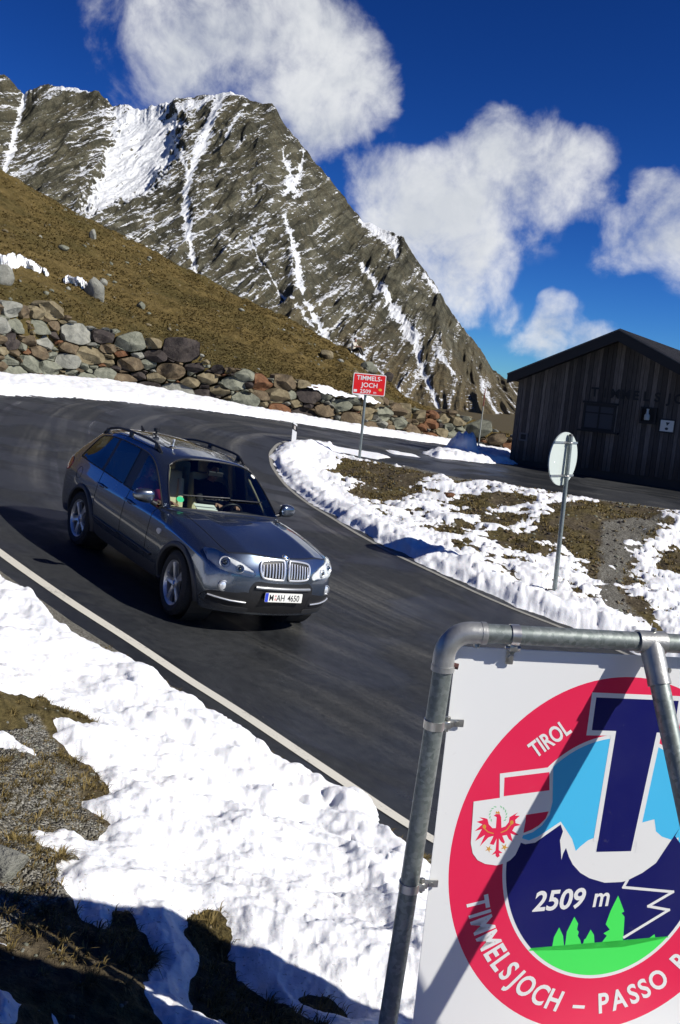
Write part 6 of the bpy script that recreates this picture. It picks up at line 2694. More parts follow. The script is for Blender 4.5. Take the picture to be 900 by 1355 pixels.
for cx, s, st_, sp_ in ((0, -1, R_(-6), .3), (0, 1, R_(-6), 1.0), (-2.93, -1, 0, .55), (-2.93, 1, 0, .1)):
    w_ = make_wheel(cx, s, st_ + (math.pi if s < 0 else 0), sp_)
    for o in (tyre0, rim0, disc0, hub0):
        if first:
            c_ = o
        else:
            c_ = o.copy()
            COL.objects.link(c_)
        c_.parent = w_
    first = False

# underbody
q = MB()
q.box((-1.6, 0, .32), (4.1, 1.20, .10))
q.box((-1.45, 0, .27), (2.0, 1.5, .08))
q.build('underbody', M['interior'], car)

# --- front end
_HLP = [(.468, .893), (.455, .912), (.36, .922), (.20, .905), (.02, .858), (-.13, .790), (-.152, .750), (-.135, .722), (.04, .722), (.24, .750), (.40, .818)]
for s in (1, -1):
    kid = smooth_outline([(s * .035, .735), (s * .035, .895), (s * .075, .920), (s * .28, .900), (s * .335, .86), (s * .325, .765), (s * .28, .722), (s * .075, .712)], 64)
    kg = patch('kidney_grille', kid, 'front', 0.004, M['black'], car, rings=5)
    q = MB()
    ring = [cast('front', a, b)[0] + cast('front', a, b)[1] * 0.012 for a, b in kid]
    q.tube(ring, 0.014, 8, closed=True)
    q.build('grille_frame', M['chrome'], kg, auto=60)
    q = MB()
    for k in range(7):
        yy = s * (.068 + k * .0395)
        q.tube([cast('front', yy * (1.0), z)[0] + Vector((0.014, 0, 0)) for z in np.linspace(.734 + .010 * (k > 4), .902 - .006 * k, 8)], .0085, 8)
    q.build('grille_slat', M['chrome'], kg, auto=60)
    # headlamp
    hl = []
    for (a0, b0), (a1, b1) in zip(_HLP, _HLP[1:] + _HLP[:1]):
        hl += [(a0 + (a1 - a0) * k / 6, b0 + (b1 - b0) * k / 6) for k in range(6)]
    lampo = patch('headlight', hl, 'diag', 0.003, M['lamp_house'], car, s=s, rings=7)
    A = R_(35)
    dd = Vector((math.cos(A), s * math.sin(A), 0))
    for (w_, z, r) in ((.205, .830, .060), (.030, .790, .046)):
        p, nn = cast('diag', w_, z, s)
        fw = Vector((0.86, s * 0.42, 0.28)).normalized()
        rot = fw.to_track_quat('Z', 'Y').to_matrix()
        q = MB()
        q.lathe([(r * .55, -.004), (r * .80, .004), (r, .016), (r * 1.06, .014), (r * 1.1, -.01)], 28)
        q.v = [tuple(rot @ Vector(v) + p + nn * .006) for v in q.v]
        q.build('reflector', M['lamp_bowl'], lampo, auto=40)
        q = MB()
        q.lathe([(r * .58, 0), (r * .5, .014), (r * .3, .026), (0, .030)], 24)
        q.v = [tuple(rot @ Vector(v) + p + nn * .004) for v in q.v]
        q.build('projector', M['darkpane'], lampo, auto=60)
    sig = smooth_outline([(.430, .888), (.36, .908), (.290, .898), (.30, .800), (.39, .835)], 30)
    patch('indicator', sig, 'diag', 0.008, M['plate_w'], lampo, s=s, rings=3)
    patch('lens', hl, 'diag', 0.017, M['lens'], lampo, s=s, rings=7, skirt=.02, bulge=.01)
    # fog lamp
    p, nn = cast('front', s * .715, .580)
    rot = (nn * .4 + Vector((1, 0, 0))).normalized().to_track_quat('Z', 'Y').to_matrix()
    q = MB(); q.lathe([(.062, -.02), (.062, .006), (.052, .010), (.046, -.004), (.02, -.012), (0, -.012)], 28)
    q.v = [tuple(rot @ Vector(v) + p) for v in q.v]
    fg = q.build('fog_light', M['silvertrim'], car, auto=40)
    q = MB(); q.lathe([(.045, .002), (.03, .009), (0, .012)], 24)
    q.v = [tuple(rot @ Vector(v) + p) for v in q.v]
    q.build('bulb_lens', M['lamp_bowl'], fg, auto=60)
    # side scoop with bright strip
    sc2 = smooth_outline([(s * .42, .31), (s * .42, .53), (s * .60, .522), (s * .80, .505), (s * .862, .46), (s * .85, .36), (s * .70, .31)], 48)
    so_ = patch('air_scoop', sc2, 'front', 0.004, M['black'], car, rings=5)
    q = MB(); q.tube(trace([(s * .445, .425), (s * .62, .430), (s * .83, .452)], 'front', .012, n=8), .0105, 8)
    q.build('trim_strip', M['chrome'], so_, auto=60)
    lp = smooth_outline([(s * .40, .300), (s * .40, .352), (s * .62, .352), (s * .80, .385), (s * .84, .365), (s * .76, .318), (s * .6, .295)], 40)
    patch('bumper_lip', lp, 'front', 0.007, M['dgrey'], car, rings=4)
# central intake and plate
ik = smooth_outline([(-.43, .32), (-.43, .48), (-.43, .60), (-.36, .675), (-.2, .672), (0, .672), (.2, .672), (.36, .675), (.43, .60), (.43, .48), (.43, .32), (.2, .30), (-.2, .30)], 78)
patch('lower_intake', ik, 'front', 0.003, M['black'], car, rings=6)
q = MB(); q.tube(trace([(-.37, .612), (0, .612), (.37, .612)], 'front', .012, n=10), .020, 10)
q.build('intake_bar', M['silvertrim'], car, auto=60)
p, nn = cast('front', 0, .515)
PX0 = p.x + .026
tl = R_(6)
pmap = lambda a, b, d: Vector((PX0 + d - b * math.sin(tl), a, .518 + b * math.cos(tl)))
q = MB(); q.prism(rrect(-.262, -.057, .262, .057, .010), -.012, 0, pmap)
plate = q.build('number_plate', M['black'], car)
q = MB(); q.prism(rrect(-.257, -.052, .257, .052, .008), .0002, .0022, pmap); q.build('plate_face', M['plate_w'], plate)
q = MB(); q.prism([(-.255, -.050), (-.213, -.050), (-.213, .050), (-.255, .050)], .0025, .0034, pmap); q.build('euro_strip', M['plate_b'], plate)
q = MB()
kw = dict(width=.82, bold=.010)
add_text(q, 'M', pmap, (-.170, -.037), .074, .0036, 0, **kw)
add_text(q, 'AH', pmap, (-.045, -.037), .074, .0036, 0, **kw)
add_text(q, '4650', pmap, (.135, -.037), .074, .0036, 0, **kw)
o = q.build('lettering', M['black'], plate); face_out(o, (1, 0, 0))
q = MB()
for (zz_, r) in ((.018, .013), (-.020, .015)):
    q.prism([(-.113 + r * math.cos(a), zz_ + r * math.sin(a)) for a in np.linspace(0, 6.28, 15)[:-1]], .0025, .0035, pmap)
q.build('seal', simple('plate_seal', (.55, .30, .28), .5), plate)
# bonnet badge
p, nn = cast('top', .772, 0)
rot = (nn + Vector((.25, 0, 0))).normalized().to_track_quat('Z', 'Y').to_matrix()
q = MB(); q.lathe([(0, .004), (.034, .004), (.041, .006), (.044, .004), (.045, -.006)], 32); q.v = [tuple(rot @ Vector(v) + p + nn * .004) for v in q.v]
bd = q.build('badge', M['chrome'], car, auto=40)
q = MB(); q.lathe([(.026, .0066), (.039, .0076)], 32); q.v = [tuple(rot @ Vector(v) + p + nn * .004) for v in q.v]; q.build('badge_ring', M['black'], bd)
for k in range(4):
    q = MB()
    pts = [(0, 0)] + [(.026 * math.cos(a), .026 * math.sin(a)) for a in np.linspace(k * math.pi / 2, (k + 1) * math.pi / 2, 8)]
    q.add([rot @ Vector((a, b, .0068)) + p + nn * .004 for a, b in pts], [tuple(range(len(pts)))])
    q.build('badge_field', M['bmw_blue'] if k % 2 else M['plate_w'], bd)

# hood creases and wipers
q = MB()
for (y0, y1) in ((-.60, .02), (.02, .55)):
    a_ = cast('top', -.62 + .10 * abs((y0 + y1) / 2), y0)[0]
    pts = []
    for t_ in np.linspace(0, 1, 8):
        yy = y0 + (y1 - y0) * t_
        p, nn = cast('top', -.665 - .12 * (yy / .7) ** 2 - .02 * t_, yy)
        pts.append(p + nn * .018)
    q.tube(pts, .009, 6)
q.build('wiper', M['black'], car, auto=60)
# vent panel (cowl)
# --- sides
for s in (1, -1):
    # mirror
    mo = bpy.data.objects.new('wing_mirror', None); COL.objects.link(mo); mo.parent = car; mo.location = (-.86, s * .905, 1.11)
    bm = bmesh.new(); bmesh.ops.create_uvsphere(bm, u_segments=24, v_segments=16, radius=1)
    for v in bm.verts:
        x, y, z = v.co
        x2 = math.copysign(abs(x) ** .7, x) * (.085 if x > 0 else .035)
        y2 = math.copysign(abs(y) ** .75, y) * .125
        z2 = math.copysign(abs(z) ** .75, z) * (.085 - .02 * (y * s))
        v.co = (x2 + .02 - .05 * (y * s + 1) * .5, y2 + s * .155, z2 + .075)
    me = bpy.data.meshes.new('housing'); bm.to_mesh(me); bm.free(); me.materials.append(M['paint'])
    o = bpy.data.objects.new('housing', me); COL.objects.link(o); o.parent = mo; smooth_by_angle(o, 60)
    q = MB(); q.box((-.035, s * .155, .075), (.012, .19, .125), Matrix.Rotation(R_(-8 * s), 3, 'Z'), bev=.004); q.build('glass', M['chrome'], mo)
    q = MB(); q.tube([(.0, -s * .03, -.02), (.005, s * .05, .012), (.005, s * .13, .03)], [.035, .028, .03], 10); q.build('arm', M['black'], mo, auto=60)
    # handles
    for (hx, dk) in ((-1.46, 'f'), (-2.36, 'r')):
        p0, n0 = cast('side', hx, .955, s)
        q = MB()
        pts = trace([(hx - .12, .972), (hx, .970), (hx + .11, .966)], 'side', .028, s, 5)
        pts = [cast('side', hx - .125, .972, s)[0]] + pts + [cast('side', hx + .115, .966, s)[0]]
        q.tube(pts, .013, 8)
        q.build('handle', M['paint'], doors[(dk, s)], auto=60)
        bw_ = smooth_outline([(hx - .07, .945), (hx - .07, .985), (hx + .05, .985), (hx + .06, .945)], 20)
        patch('handle_recess', bw_, 'side', .0015, M['black'], doors[(dk, s)], s=s, rings=2, skirt=.004)
    # rubbing strip
    for (xa, xb, dk) in ((-.66, -1.60, 'f'), (-1.64, -2.42, 'r')):
        q = MB(); q.tube(trace([(xa, .515), (xb, .535)], 'side', .006, s, 14), .014, 8)
        q.build('side_moulding', M['black'], doors[(dk, s)], auto=60)
    gl_ = smooth_outline([(-.52, .80), (-.50, .865), (-.585, .862), (-.60, .82)], 24)
    patch('side_gill', gl_, 'side', .006, M['chrome'], car, s=s, rings=2)
    tlp = smooth_outline([(-3.60, 1.02), (-3.66, 1.09), (-3.80, 1.10), (-3.84, 1.0), (-3.80, .90), (-3.66, .93)], 40)
    patch('tail_light', tlp, 'side', .008, M['tail'], car, s=s, rings=4)
# fuel flap on the right flank
ff = [(-3.20 + .085 * math.cos(a), .965 + .085 * math.sin(a)) for a in np.linspace(0, 2 * math.pi, 33)[:-1]]
q = MB(); q.tube(trace(ff, 'side', .0, -1, 1, closed=True), .0035, 6, closed=True)
q.build('fuel_flap', M['gapblack'], car)

# --- roof
for s in (1, -1):
    q = MB()
    xs_ = np.linspace(-1.46, -3.38, 26)
    pts = []
    for k, x in enumerate(xs_):
        p, nn = cast('top', x, s * float(np.interp(x, [-3.4, -2.4, -1.5], [.57, .615, .62])))
        e = min(k, len(xs_) - 1 - k)
        pts.append(p + Vector((0, 0, [.002, .034, .056, .064][min(e, 3)])))
    q.tube(pts, .017, 10)
    for x in (-1.62, -2.42, -3.25):
        p, nn = cast('top', x, s * float(np.interp(x, [-3.4, -2.4, -1.5], [.57, .615, .62])))
        q.box(tuple(p + Vector((0, 0, .03))), (.10, .03, .07), bev=.008)
    q.build('roof_rail', M['black'], car, auto=50)
ps = rrect(-2.95, -.46, -1.62, .46, .07, 6)
patch('panoramic_roof', ps, 'top', .003, M['darkpane'], car, rings=8, skirt=.006)
q = MB(); q.tube(trace(rrect(-2.95, -.46, -1.62, .46, .07, 6), 'top', .001, 1, 2, closed=True), .007, 6, closed=True); q.build('roof_seal', M['black'], car)
q = MB(); p, nn = cast('top', -3.35, 0); q.tube([p, p + Vector((-.06, 0, .05)), p + Vector((-.10, 0, .055))], [.03, .015, .006], 8); q.build('antenna_fin', M['black'], car, auto=60)
# stickers on the windscreen
def on_screen(px, py):
    r = CAM_to_car(ray(px, py))
    h = bvh.ray_cast(CAR_cam, r)
    if h[0] is None:
        h = bvh.find_nearest(CAR_cam + r.normalized() * 11.0)
    return h[0], h[1]


_Rc = np.array(CAR_R)
CAR_cam = Vector(_Rc.T @ (CPOS - np.array(CAR_M.translation)))
CAM_to_car = lambda v: Vector(_Rc.T @ v)
for (px_, py_, r, m_, nm) in ((238.5, 661, .045, simple('green_badge', (.03, .42, .18), .4), 'green_sticker'), (334.5, 631, .035, M['plate_w'], 'toll_sticker')):
    p, nn = on_screen(px_, py_)
    if nn.x < 0:
        nn = -nn
    rot = nn.to_track_quat('Z', 'Y').to_matrix()
    q = MB(); q.add([rot @ Vector((r * math.cos(a), r * math.sin(a), .004)) + p for a in np.linspace(0, 6.28, 21)[:-1]], [tuple(range(20))]); q.build(nm, m_, car)

# --- cabin
q = MB()
q.box((-1.95, 0, .52), (2.6, 1.5, .08))
q.box((-.80, 0, .78), (.16, 1.45, .5))
q.box((-3.3, 0, .75), (.7, 1.4, .4))
q.build('cabin_floor', M['interior'], car)
bm = bmesh.new(); bmesh.ops.create_grid(bm, x_segments=10, y_segments=24, size=.5)
for v in bm.verts:
    x, y = v.co.x * 1.0, v.co.y * 2 * .70
    xx = -.86 + x * .50 - .10 * (y / .7) ** 2
    zz_ = 1.072 - .10 * max(0, -x) ** 1.5 * 2 + .035 * math.exp(-((y - .37) / .16) ** 2) * (1 if x < 0.1 else .3)
    v.co = (xx, y, zz_)
me = bpy.data.meshes.new('dashboard'); bm.to_mesh(me); bm.free(); me.materials.append(M['interior'])
o = bpy.data.objects.new('dashboard', me); COL.objects.link(o); o.parent = car
me.polygons.foreach_set('use_smooth', np.ones(len(me.polygons), dtype=bool))


def seat(x, y, wide=.50):
    so2 = bpy.data.objects.new('seat', None); COL.objects.link(so2); so2.parent = car; so2.location = (x, y, .56)
    rot = Matrix.Rotation(R_(-16), 3, 'Y')
    q = MB(); q.box((.22, 0, .14), (.52, wide, .16), Matrix.Rotation(R_(-6), 3, 'Y'), bev=.05); q.build('cushion', M['cream'], so2, auto=50)
    q = MB(); q.box((-.09, 0, .50), (.13, wide, .66), rot, bev=.055)
    for sd in (-1, 1):
        q.box((-.04, sd * wide * .42, .48), (.13, .09, .52), rot, bev=.04)
    q.build('backrest', M['cream'], so2, auto=50)
    q = MB(); q.box((-.19, 0, .90), (.10, .27, .17), rot, bev=.045); q.build('headrest', M['cream'], so2, auto=50)


seat(-1.80, .38); seat(-1.72, -.30)
seat(-2.75, 0, 1.25)
q = MB()
sw = bpy.data.objects.new('steering_wheel', None); COL.objects.link(sw); sw.parent = car; sw.location = (-1.20, .38, .98); sw.rotation_euler = (0, R_(-62), 0)
q.tube([(.185 * math.cos(a), .185 * math.sin(a), 0) for a in np.linspace(0, 2 * math.pi, 33)[:-1]], .015, 8, closed=True)
for a in (0, 2.1, -2.1):
    q.tube([(.0, 0, -.02), (.18 * math.cos(a), .18 * math.sin(a), 0)], .016, 8)
q.lathe([(0, .01), (.06, .005), (.075, -.03)], 20)
q.build('steering_rim', M['black'], sw, auto=60)
q = MB(); q.box((-1.10, 0, 1.515), (.035, .22, .065), bev=.012); q.tube([(-1.09, 0, 1.54), (-1.07, 0, 1.60)], .012, 6); q.build('interior_mirror', M['black'], car)
q = MB(); q.box((-1.95, 0, 1.655), (1.15, 1.0, .012)); q.build('headliner', simple('headliner', (.10, .095, .08), .9), car)
for s in (1, -1):
    q = MB(); q.tube([(-1.80, s * .76, 1.0), (-1.82, s * .70, 1.3), (-1.83, s * .64, 1.58)], .035, 8); q.build('pillar_lining', M['cream'], car, auto=60)
    q = MB(); q.tube([(-.82, s * .735, 1.06), (-1.06, s * .665, 1.30), (-1.25, s * .59, 1.50)], .020, 8); q.build('pillar_lining', M['lining'], car, auto=60)

# --- things carried by the car
def put_on_car(o):
    o.matrix_world = CAR_M @ o.matrix_world
    return o


def on_dash(a, b):
    return Vector((a, b, 1.075))


pp_ = empty('paper_sheet', mat4=CAR_M @ Matrix.Translation((-.80, -.20, 1.10)) @ Matrix.Rotation(R_(24), 4, 'Y'))
tag(pp_, 'white sheet of paper lying on the dashboard behind the windscreen', 'paper')
q = MB(); q.add([(-.105, .15, .0), (-.105, -.15, .0), (.105, -.15, .012), (.105, .15, .012), (-.105, .15, .004), (-.105, -.15, .004), (.105, -.15, .016), (.105, .15, .016)], [(4, 5, 6, 7), (3, 2, 1, 0), (0, 1, 5, 4), (2, 3, 7, 6)])
q.build('sheet', M['paper'], pp_)
for (px_, py_, lab, metal) in ((228.5, 592, 'small silver suction mount standing on the front of the car roof', True), (206.5, 575, 'small black suction mount on the car roof behind the silver one', False)):
    r = CAM_to_car(ray(px_, py_))
    h = bvh.ray_cast(CAR_cam, r)
    p = h[0] if h[0] is not None else Vector((-1.6, -.3, 1.72))
    mo = empty('suction_mount', mat4=CAR_M @ Matrix.Translation(p))
    tag(mo, lab, 'suction mount', 'suction mounts on the car roof')
    q = MB(); q.lathe([(0, .018), (.030, .016), (.046, .004), (.048, -.006)], 20); q.build('cup', M['black'], mo, auto=50)
    if metal:
        q = MB(); q.lathe([(.016, .012), (.012, .03), (.010, .075), (.018, .085), (.018, .11), (0, .112)], 16); q.build('stem', M['chrome'], mo, auto=50)
    else:
        q = MB(); q.lathe([(.016, .012), (.014, .04), (.045, .05), (.045, .085), (.03, .095), (0, .095)], 16); q.build('knob', M['black'], mo, auto=50)
# ------------------------------------------------------------------ people
def person(name, mat4, J, E, mats, seg_mat, label, group=None, sub=2):
    """one continuous skinned body: J joint -> (pos, radius or (rx, ry)); E edges; seg_mat edge -> material index"""
    root = empty(name, mat4=mat4)
    names = list(J)
    ix = {n: i for i, n in enumerate(names)}
    me = bpy.data.meshes.new('body')
    me.from_pydata([J[n][0] for n in names], [(ix[a], ix[b]) for a, b in E], [])
    o = bpy.data.objects.new('body', me)
    COL.objects.link(o)
    sk = o.modifiers.new('skin', 'SKIN')
    sk.use_smooth_shade = True
    for n in names:
        r = J[n][1]
        d = me.skin_vertices[0].data[ix[n]]
        d.radius = (r, r) if not isinstance(r, tuple) else r
        d.use_root = (n == 'pelvis')
    ss = o.modifiers.new('sub', 'SUBSURF')
    ss.levels = ss.render_levels = sub
    dg = bpy.context.evaluated_depsgraph_get()
    ev = bpy.data.meshes.new_from_object(o.evaluated_get(dg))
    bpy.data.objects.remove(o)
    ev.name = 'body'
    ev.materials.clear()
    for m in mats:
        ev.materials.append(m)
    P = np.array([p.center[:] for p in ev.polygons])
    best = np.full(len(P), 1e9)
    mi = np.zeros(len(P), dtype=np.int32)
    for (a, b), m in zip(E, seg_mat):
        A, B = np.array(J[a][0]), np.array(J[b][0])
        ra = J[a][1] if not isinstance(J[a][1], tuple) else J[a][1][0]
        rb_ = J[b][1] if not isinstance(J[b][1], tuple) else J[b][1][0]
        d = B - A
        t_ = np.clip(((P - A) @ d) / (d @ d + 1e-9), 0, 1)
        dist = np.linalg.norm(P - A - t_[:, None] * d, axis=1) / (ra * (1 - t_) + rb_ * t_ + .004)
        k = dist < best
        best[k] = dist[k]
        mi[k] = m
    ev.polygons.foreach_set('material_index', mi)
    ev.polygons.foreach_set('use_smooth', np.ones(len(ev.polygons), dtype=bool))
    ob = bpy.data.objects.new('body', ev)
    COL.objects.link(ob)
    ob.parent = root
    tag(root, label, 'person', group)
    return root, ob


def add_head(J, E, SMt, neck, c, fwd, skin_i):
    """head chain with chin and skull; returns centre"""
    c = np.array(c); f = np.array(fwd) / np.linalg.norm(fwd)
    J['chin'] = (tuple(c + f * .045 + np.array([0, 0, -.085])), .048)
    J['skull'] = (tuple(c + np.array([0, 0, .005])), .088)
    J['crown'] = (tuple(c - f * .015 + np.array([0, 0, .070])), .062)
    J['nose'] = (tuple(c + f * .105 + np.array([0, 0, -.02])), .012)
    for e in ((neck, 'chin'), ('chin', 'skull'), ('skull', 'crown'), ('skull', 'nose')):
        E.append(e); SMt.append(skin_i)


def face_bits(root, c, fwd, hair_mat, cap=None):
    c = Vector(c); f = Vector(fwd).normalized()
    side = Vector((0, 0, 1)).cross(f).normalized()
    q = MB()
    bm = bmesh.new(); bmesh.ops.create_icosphere(bm, subdivisions=3, radius=1)
    vs = [v.co.copy() for v in bm.verts]; fs = [[v.index for v in g.verts] for g in bm.faces]; bm.free()
    keep = []
    P = [c + Vector((v.x * .105, v.y * .105, v.z * .112)) - f * .012 + Vector((0, 0, .022)) for v in vs]
    for g in fs:
        m = sum((vs[i] for i in g), Vector()) / 3
        if m.z > .30 - .55 * max(0, -m.dot(f)) + .25 * max(0, m.dot(f)):
            keep.append(g)
    q.add(P, keep)
    q.build('hair', hair_mat, root, smooth=True, fix=False)
    q = MB()
    for sd in (-1, 1):
        q.box(tuple(c + f * .088 + side * .033 * sd + Vector((0, 0, .012))), (.014, .014, .008))
    q.build('eyes', M['black'], root)
    q = MB(); q.box(tuple(c + f * .090 + Vector((0, 0, -.060))), (.012, .04, .007), Matrix((f, side, Vector((0, 0, 1)))).transposed()); q.build('mouth', simple('lips', (.30, .11, .09), .6), root)


def hand(J, E, SMt, wrist, pref, direction, up, side, skin_i, curl=.5, size=1.0):
    """palm with four fingers and a thumb leaving its side"""
    w_ = np.array(J[wrist][0]); d = np.array(direction, float); d /= np.linalg.norm(d)
    u = np.array(up, float); u -= d * (u @ d); u /= np.linalg.norm(u)
    sdv = np.cross(d, u) * side
    J[pref + 'palm'] = (tuple(w_ + d * .055 * size), (.030 * size, .016 * size))
    E.append((wrist, pref + 'palm')); SMt.append(skin_i)
    for k, (o_, ln) in enumerate(((-.028, .062), (-.010, .074), (.010, .070), (.028, .055))):
        b = w_ + d * .088 * size + sdv * o_ * size
        m = b + (d * (1 - curl * .5) - u * curl * .6) * ln * .5 * size
        e = m + (d * (1 - curl * 1.3) - u * curl) * ln * .5 * size
        for nm, p_, r in (('a', b, .0095), ('b', m, .0088), ('c', e, .0075)):
            J[pref + nm + str(k)] = (tuple(p_), r * size)
        E += [(pref + 'palm', pref + 'a' + str(k)), (pref + 'a' + str(k), pref + 'b' + str(k)), (pref + 'b' + str(k), pref + 'c' + str(k))]
        SMt += [skin_i] * 3
    b = w_ + d * .035 * size - sdv * .034 * size
    e = b + (d * .6 - sdv * .5 - u * .4) * .045 * size
    J[pref + 't0'] = (tuple(b), .011 * size); J[pref + 't1'] = (tuple(e), .009 * size)
    E += [(pref + 'palm', pref + 't0'), (pref + 't0', pref + 't1')]; SMt += [skin_i] * 2


# driver in the left seat, both hands on the wheel
J = {'pelvis': ((-1.72, .38, .78), .15), 'waist': ((-1.79, .38, .96), .14), 'chest': ((-1.84, .38, 1.16), .155), 'neck0': ((-1.83, .38, 1.295), .070), 'neck': ((-1.81, .38, 1.345), .055)}
E = [('pelvis', 'waist'), ('waist', 'chest'), ('chest', 'neck0'), ('neck0', 'neck')]
SMt = [1, 1, 1, 0]
add_head(J, E, SMt, 'neck', (-1.775, .38, 1.455), (1, -.15, -.05), 0)
for s, nm in ((1, 'l'), (-1, 'r')):
    J[nm + 'sh'] = ((-1.83, .38 + s * .185, 1.235), .068)
    J[nm + 'el'] = ((-1.56, .38 + s * .25, 1.02), .050)
    J[nm + 'wr'] = ((-1.30, .38 + s * .150, 1.075), .030)
    E += [('chest', nm + 'sh'), (nm + 'sh', nm + 'el'), (nm + 'el', nm + 'wr')]; SMt += [1, 1, 1]
    hand(J, E, SMt, nm + 'wr', nm, (.85, -s * .12, .10), (.1, 0, 1), s, 0, .75)
    J[nm + 'hip'] = ((-1.66, .38 + s * .10, .76), .095); J[nm + 'kn'] = ((-1.20, .38 + s * .14, .84), .070); J[nm + 'an'] = ((-.98, .38 + s * .11, .60), .050)
    E += [('pelvis', nm + 'hip'), (nm + 'hip', nm + 'kn'), (nm + 'kn', nm + 'an')]; SMt += [2, 2, 2]
root, _ = person('person', CAR_M, J, E, [M['skin'], M['darkcloth'], M['interior']], SMt, 'driver in a black jacket at the steering wheel of the car')
face_bits(root, (-1.775, .38, 1.455), (1, -.15, -.05), M['hair'])

# passenger in crimson, leaning back in the right seat
J = {'pelvis': ((-1.72, -.50, .78), .14), 'waist': ((-1.78, -.55, .95), .13), 'chest': ((-1.80, -.60, 1.12), .125), 'neck0': ((-1.80, -.61, 1.245), .06), 'neck': ((-1.79, -.61, 1.29), .05)}
E = [('pelvis', 'waist'), ('waist', 'chest'), ('chest', 'neck0'), ('neck0', 'neck')]
SMt = [1, 1, 1, 0]
add_head(J, E, SMt, 'neck', (-1.77, -.60, 1.395), (1, .25, -.1), 0)
for s, nm in ((1, 'l'), (-1, 'r')):
    J[nm + 'sh'] = ((-1.77, -.60 + s * .14, 1.175), .058)
    J[nm + 'el'] = ((-1.55, -.58 + s * .14, .99), .046)
    J[nm + 'wr'] = ((-1.30, -.52 + s * .10, 1.035), .028)
    E += [('chest', nm + 'sh'), (nm + 'sh', nm + 'el'), (nm + 'el', nm + 'wr')]; SMt += [1, 1, 1]
    hand(J, E, SMt, nm + 'wr', nm, (.9, 0, .1), (.1, 0, 1), s, 0, .35)
    J[nm + 'hip'] = ((-1.66, -.48 + s * .09, .76), .09); J[nm + 'kn'] = ((-1.22, -.45 + s * .12, .84), .066); J[nm + 'an'] = ((-1.02, -.44 + s * .10, .60), .048)
    E += [('pelvis', nm + 'hip'), (nm + 'hip', nm + 'kn'), (nm + 'kn', nm + 'an')]; SMt += [2, 2, 2]
root, _ = person('person', CAR_M, J, E, [M['skin'], M['pink'], M['interior']], SMt, 'passenger in a crimson top on the near front seat of the car')
face_bits(root, (-1.77, -.60, 1.395), (1, .25, -.1), M['hair'])

# hiker sitting on the crest of the slope
hp = hill_at(467, 466)
toCam = np.array([-hp[0], -hp[1]]); toCam /= np.linalg.norm(toCam)
ang_h = math.atan2(-0.55, 0.85)
hm4 = Matrix.Translation(Vector((hp[0], hp[1], hp[2] + .02))) @ Matrix.Rotation(ang_h, 4, 'Z')
J = {'pelvis': ((0, 0, .14), .135), 'waist': ((-.02, 0, .32), .125), 'chest': ((.02, 0, .52), .150), 'neck0': ((.045, 0, .655), .065), 'neck': ((.055, 0, .70), .05)}
E = [('pelvis', 'waist'), ('waist', 'chest'), ('chest', 'neck0'), ('neck0', 'neck')]
SMt = [1, 1, 1, 0]
add_head(J, E, SMt, 'neck', (.085, 0, .805), (1, 0, -.1), 0)
for s, nm in ((1, 'l'), (-1, 'r')):
    J[nm + 'sh'] = ((.03, s * .175, .60), .062); J[nm + 'el'] = ((.20, s * .22, .40), .046); J[nm + 'wr'] = ((.40, s * .12, .42), .028)
    E += [('chest', nm + 'sh'), (nm + 'sh', nm + 'el'), (nm + 'el', nm + 'wr')]; SMt += [1, 1, 0]
    hand(J, E, SMt, nm + 'wr', nm, (.9, -s * .2, -.1), (.1, 0, 1), s, 0, .4)
    J[nm + 'hip'] = ((.05, s * .10, .13), .09); J[nm + 'kn'] = ((.46, s * .13, .34), .066); J[nm + 'an'] = ((.66, s * .12, -.02), .045); J[nm + 'toe'] = ((.84, s * .13, -.06), .036)
    E += [('pelvis', nm + 'hip'), (nm + 'hip', nm + 'kn'), (nm + 'kn', nm + 'an'), (nm + 'an', nm + 'toe')]; SMt += [2, 2, 2, 3]
root, _ = person('person', hm4, J, E, [M['skin'], simple('cream_jumper', (.52, .49, .42), .9, 0, .15, 14, .3), simple('dark_trousers', (.014, .015, .018), .9), M['black']], SMt, 'hiker in a pale jumper and dark trousers sitting on the crest of the slope')
face_bits(root, (.085, 0, .805), (1, 0, -.1), M['hair'])
# ------------------------------------------------------------------ camera, sun, sky
cam_d = bpy.data.cameras.new('camera')
cam_o = bpy.data.objects.new('camera', cam_d)
COL.objects.link(cam_o)
Rm = Matrix(((CAM[0, 0], -CAM[0, 1], -CAM[0, 2]), (CAM[1, 0], -CAM[1, 1], -CAM[1, 2]), (CAM[2, 0], -CAM[2, 1], -CAM[2, 2])))
cam_o.matrix_world = Matrix.Translation((0, 0, CZ)) @ Rm.to_4x4()
cam_d.sensor_fit = 'VERTICAL'
cam_d.sensor_height = 36.0
cam_d.lens = 36.0 * F_PX / 1355.0
cam_d.clip_start = 0.05
cam_d.clip_end = 20000
SC.camera = cam_o

sl = bpy.data.lights.new('sun', 'SUN')
sl.energy = 4.9
sl.angle = R_(0.53)
sl.color = (1.0, 0.955, 0.88)
so = bpy.data.objects.new('sun', sl)
COL.objects.link(so)
so.rotation_euler = Vector(SUN).to_track_quat('Z', 'Y').to_euler()

world = bpy.data.worlds.new('World')
SC.world = world
world.use_nodes = True
wt_ = world.node_tree
wt_.nodes.clear()


class WN(NT):
    def __init__(self, tree):
        self.t = tree


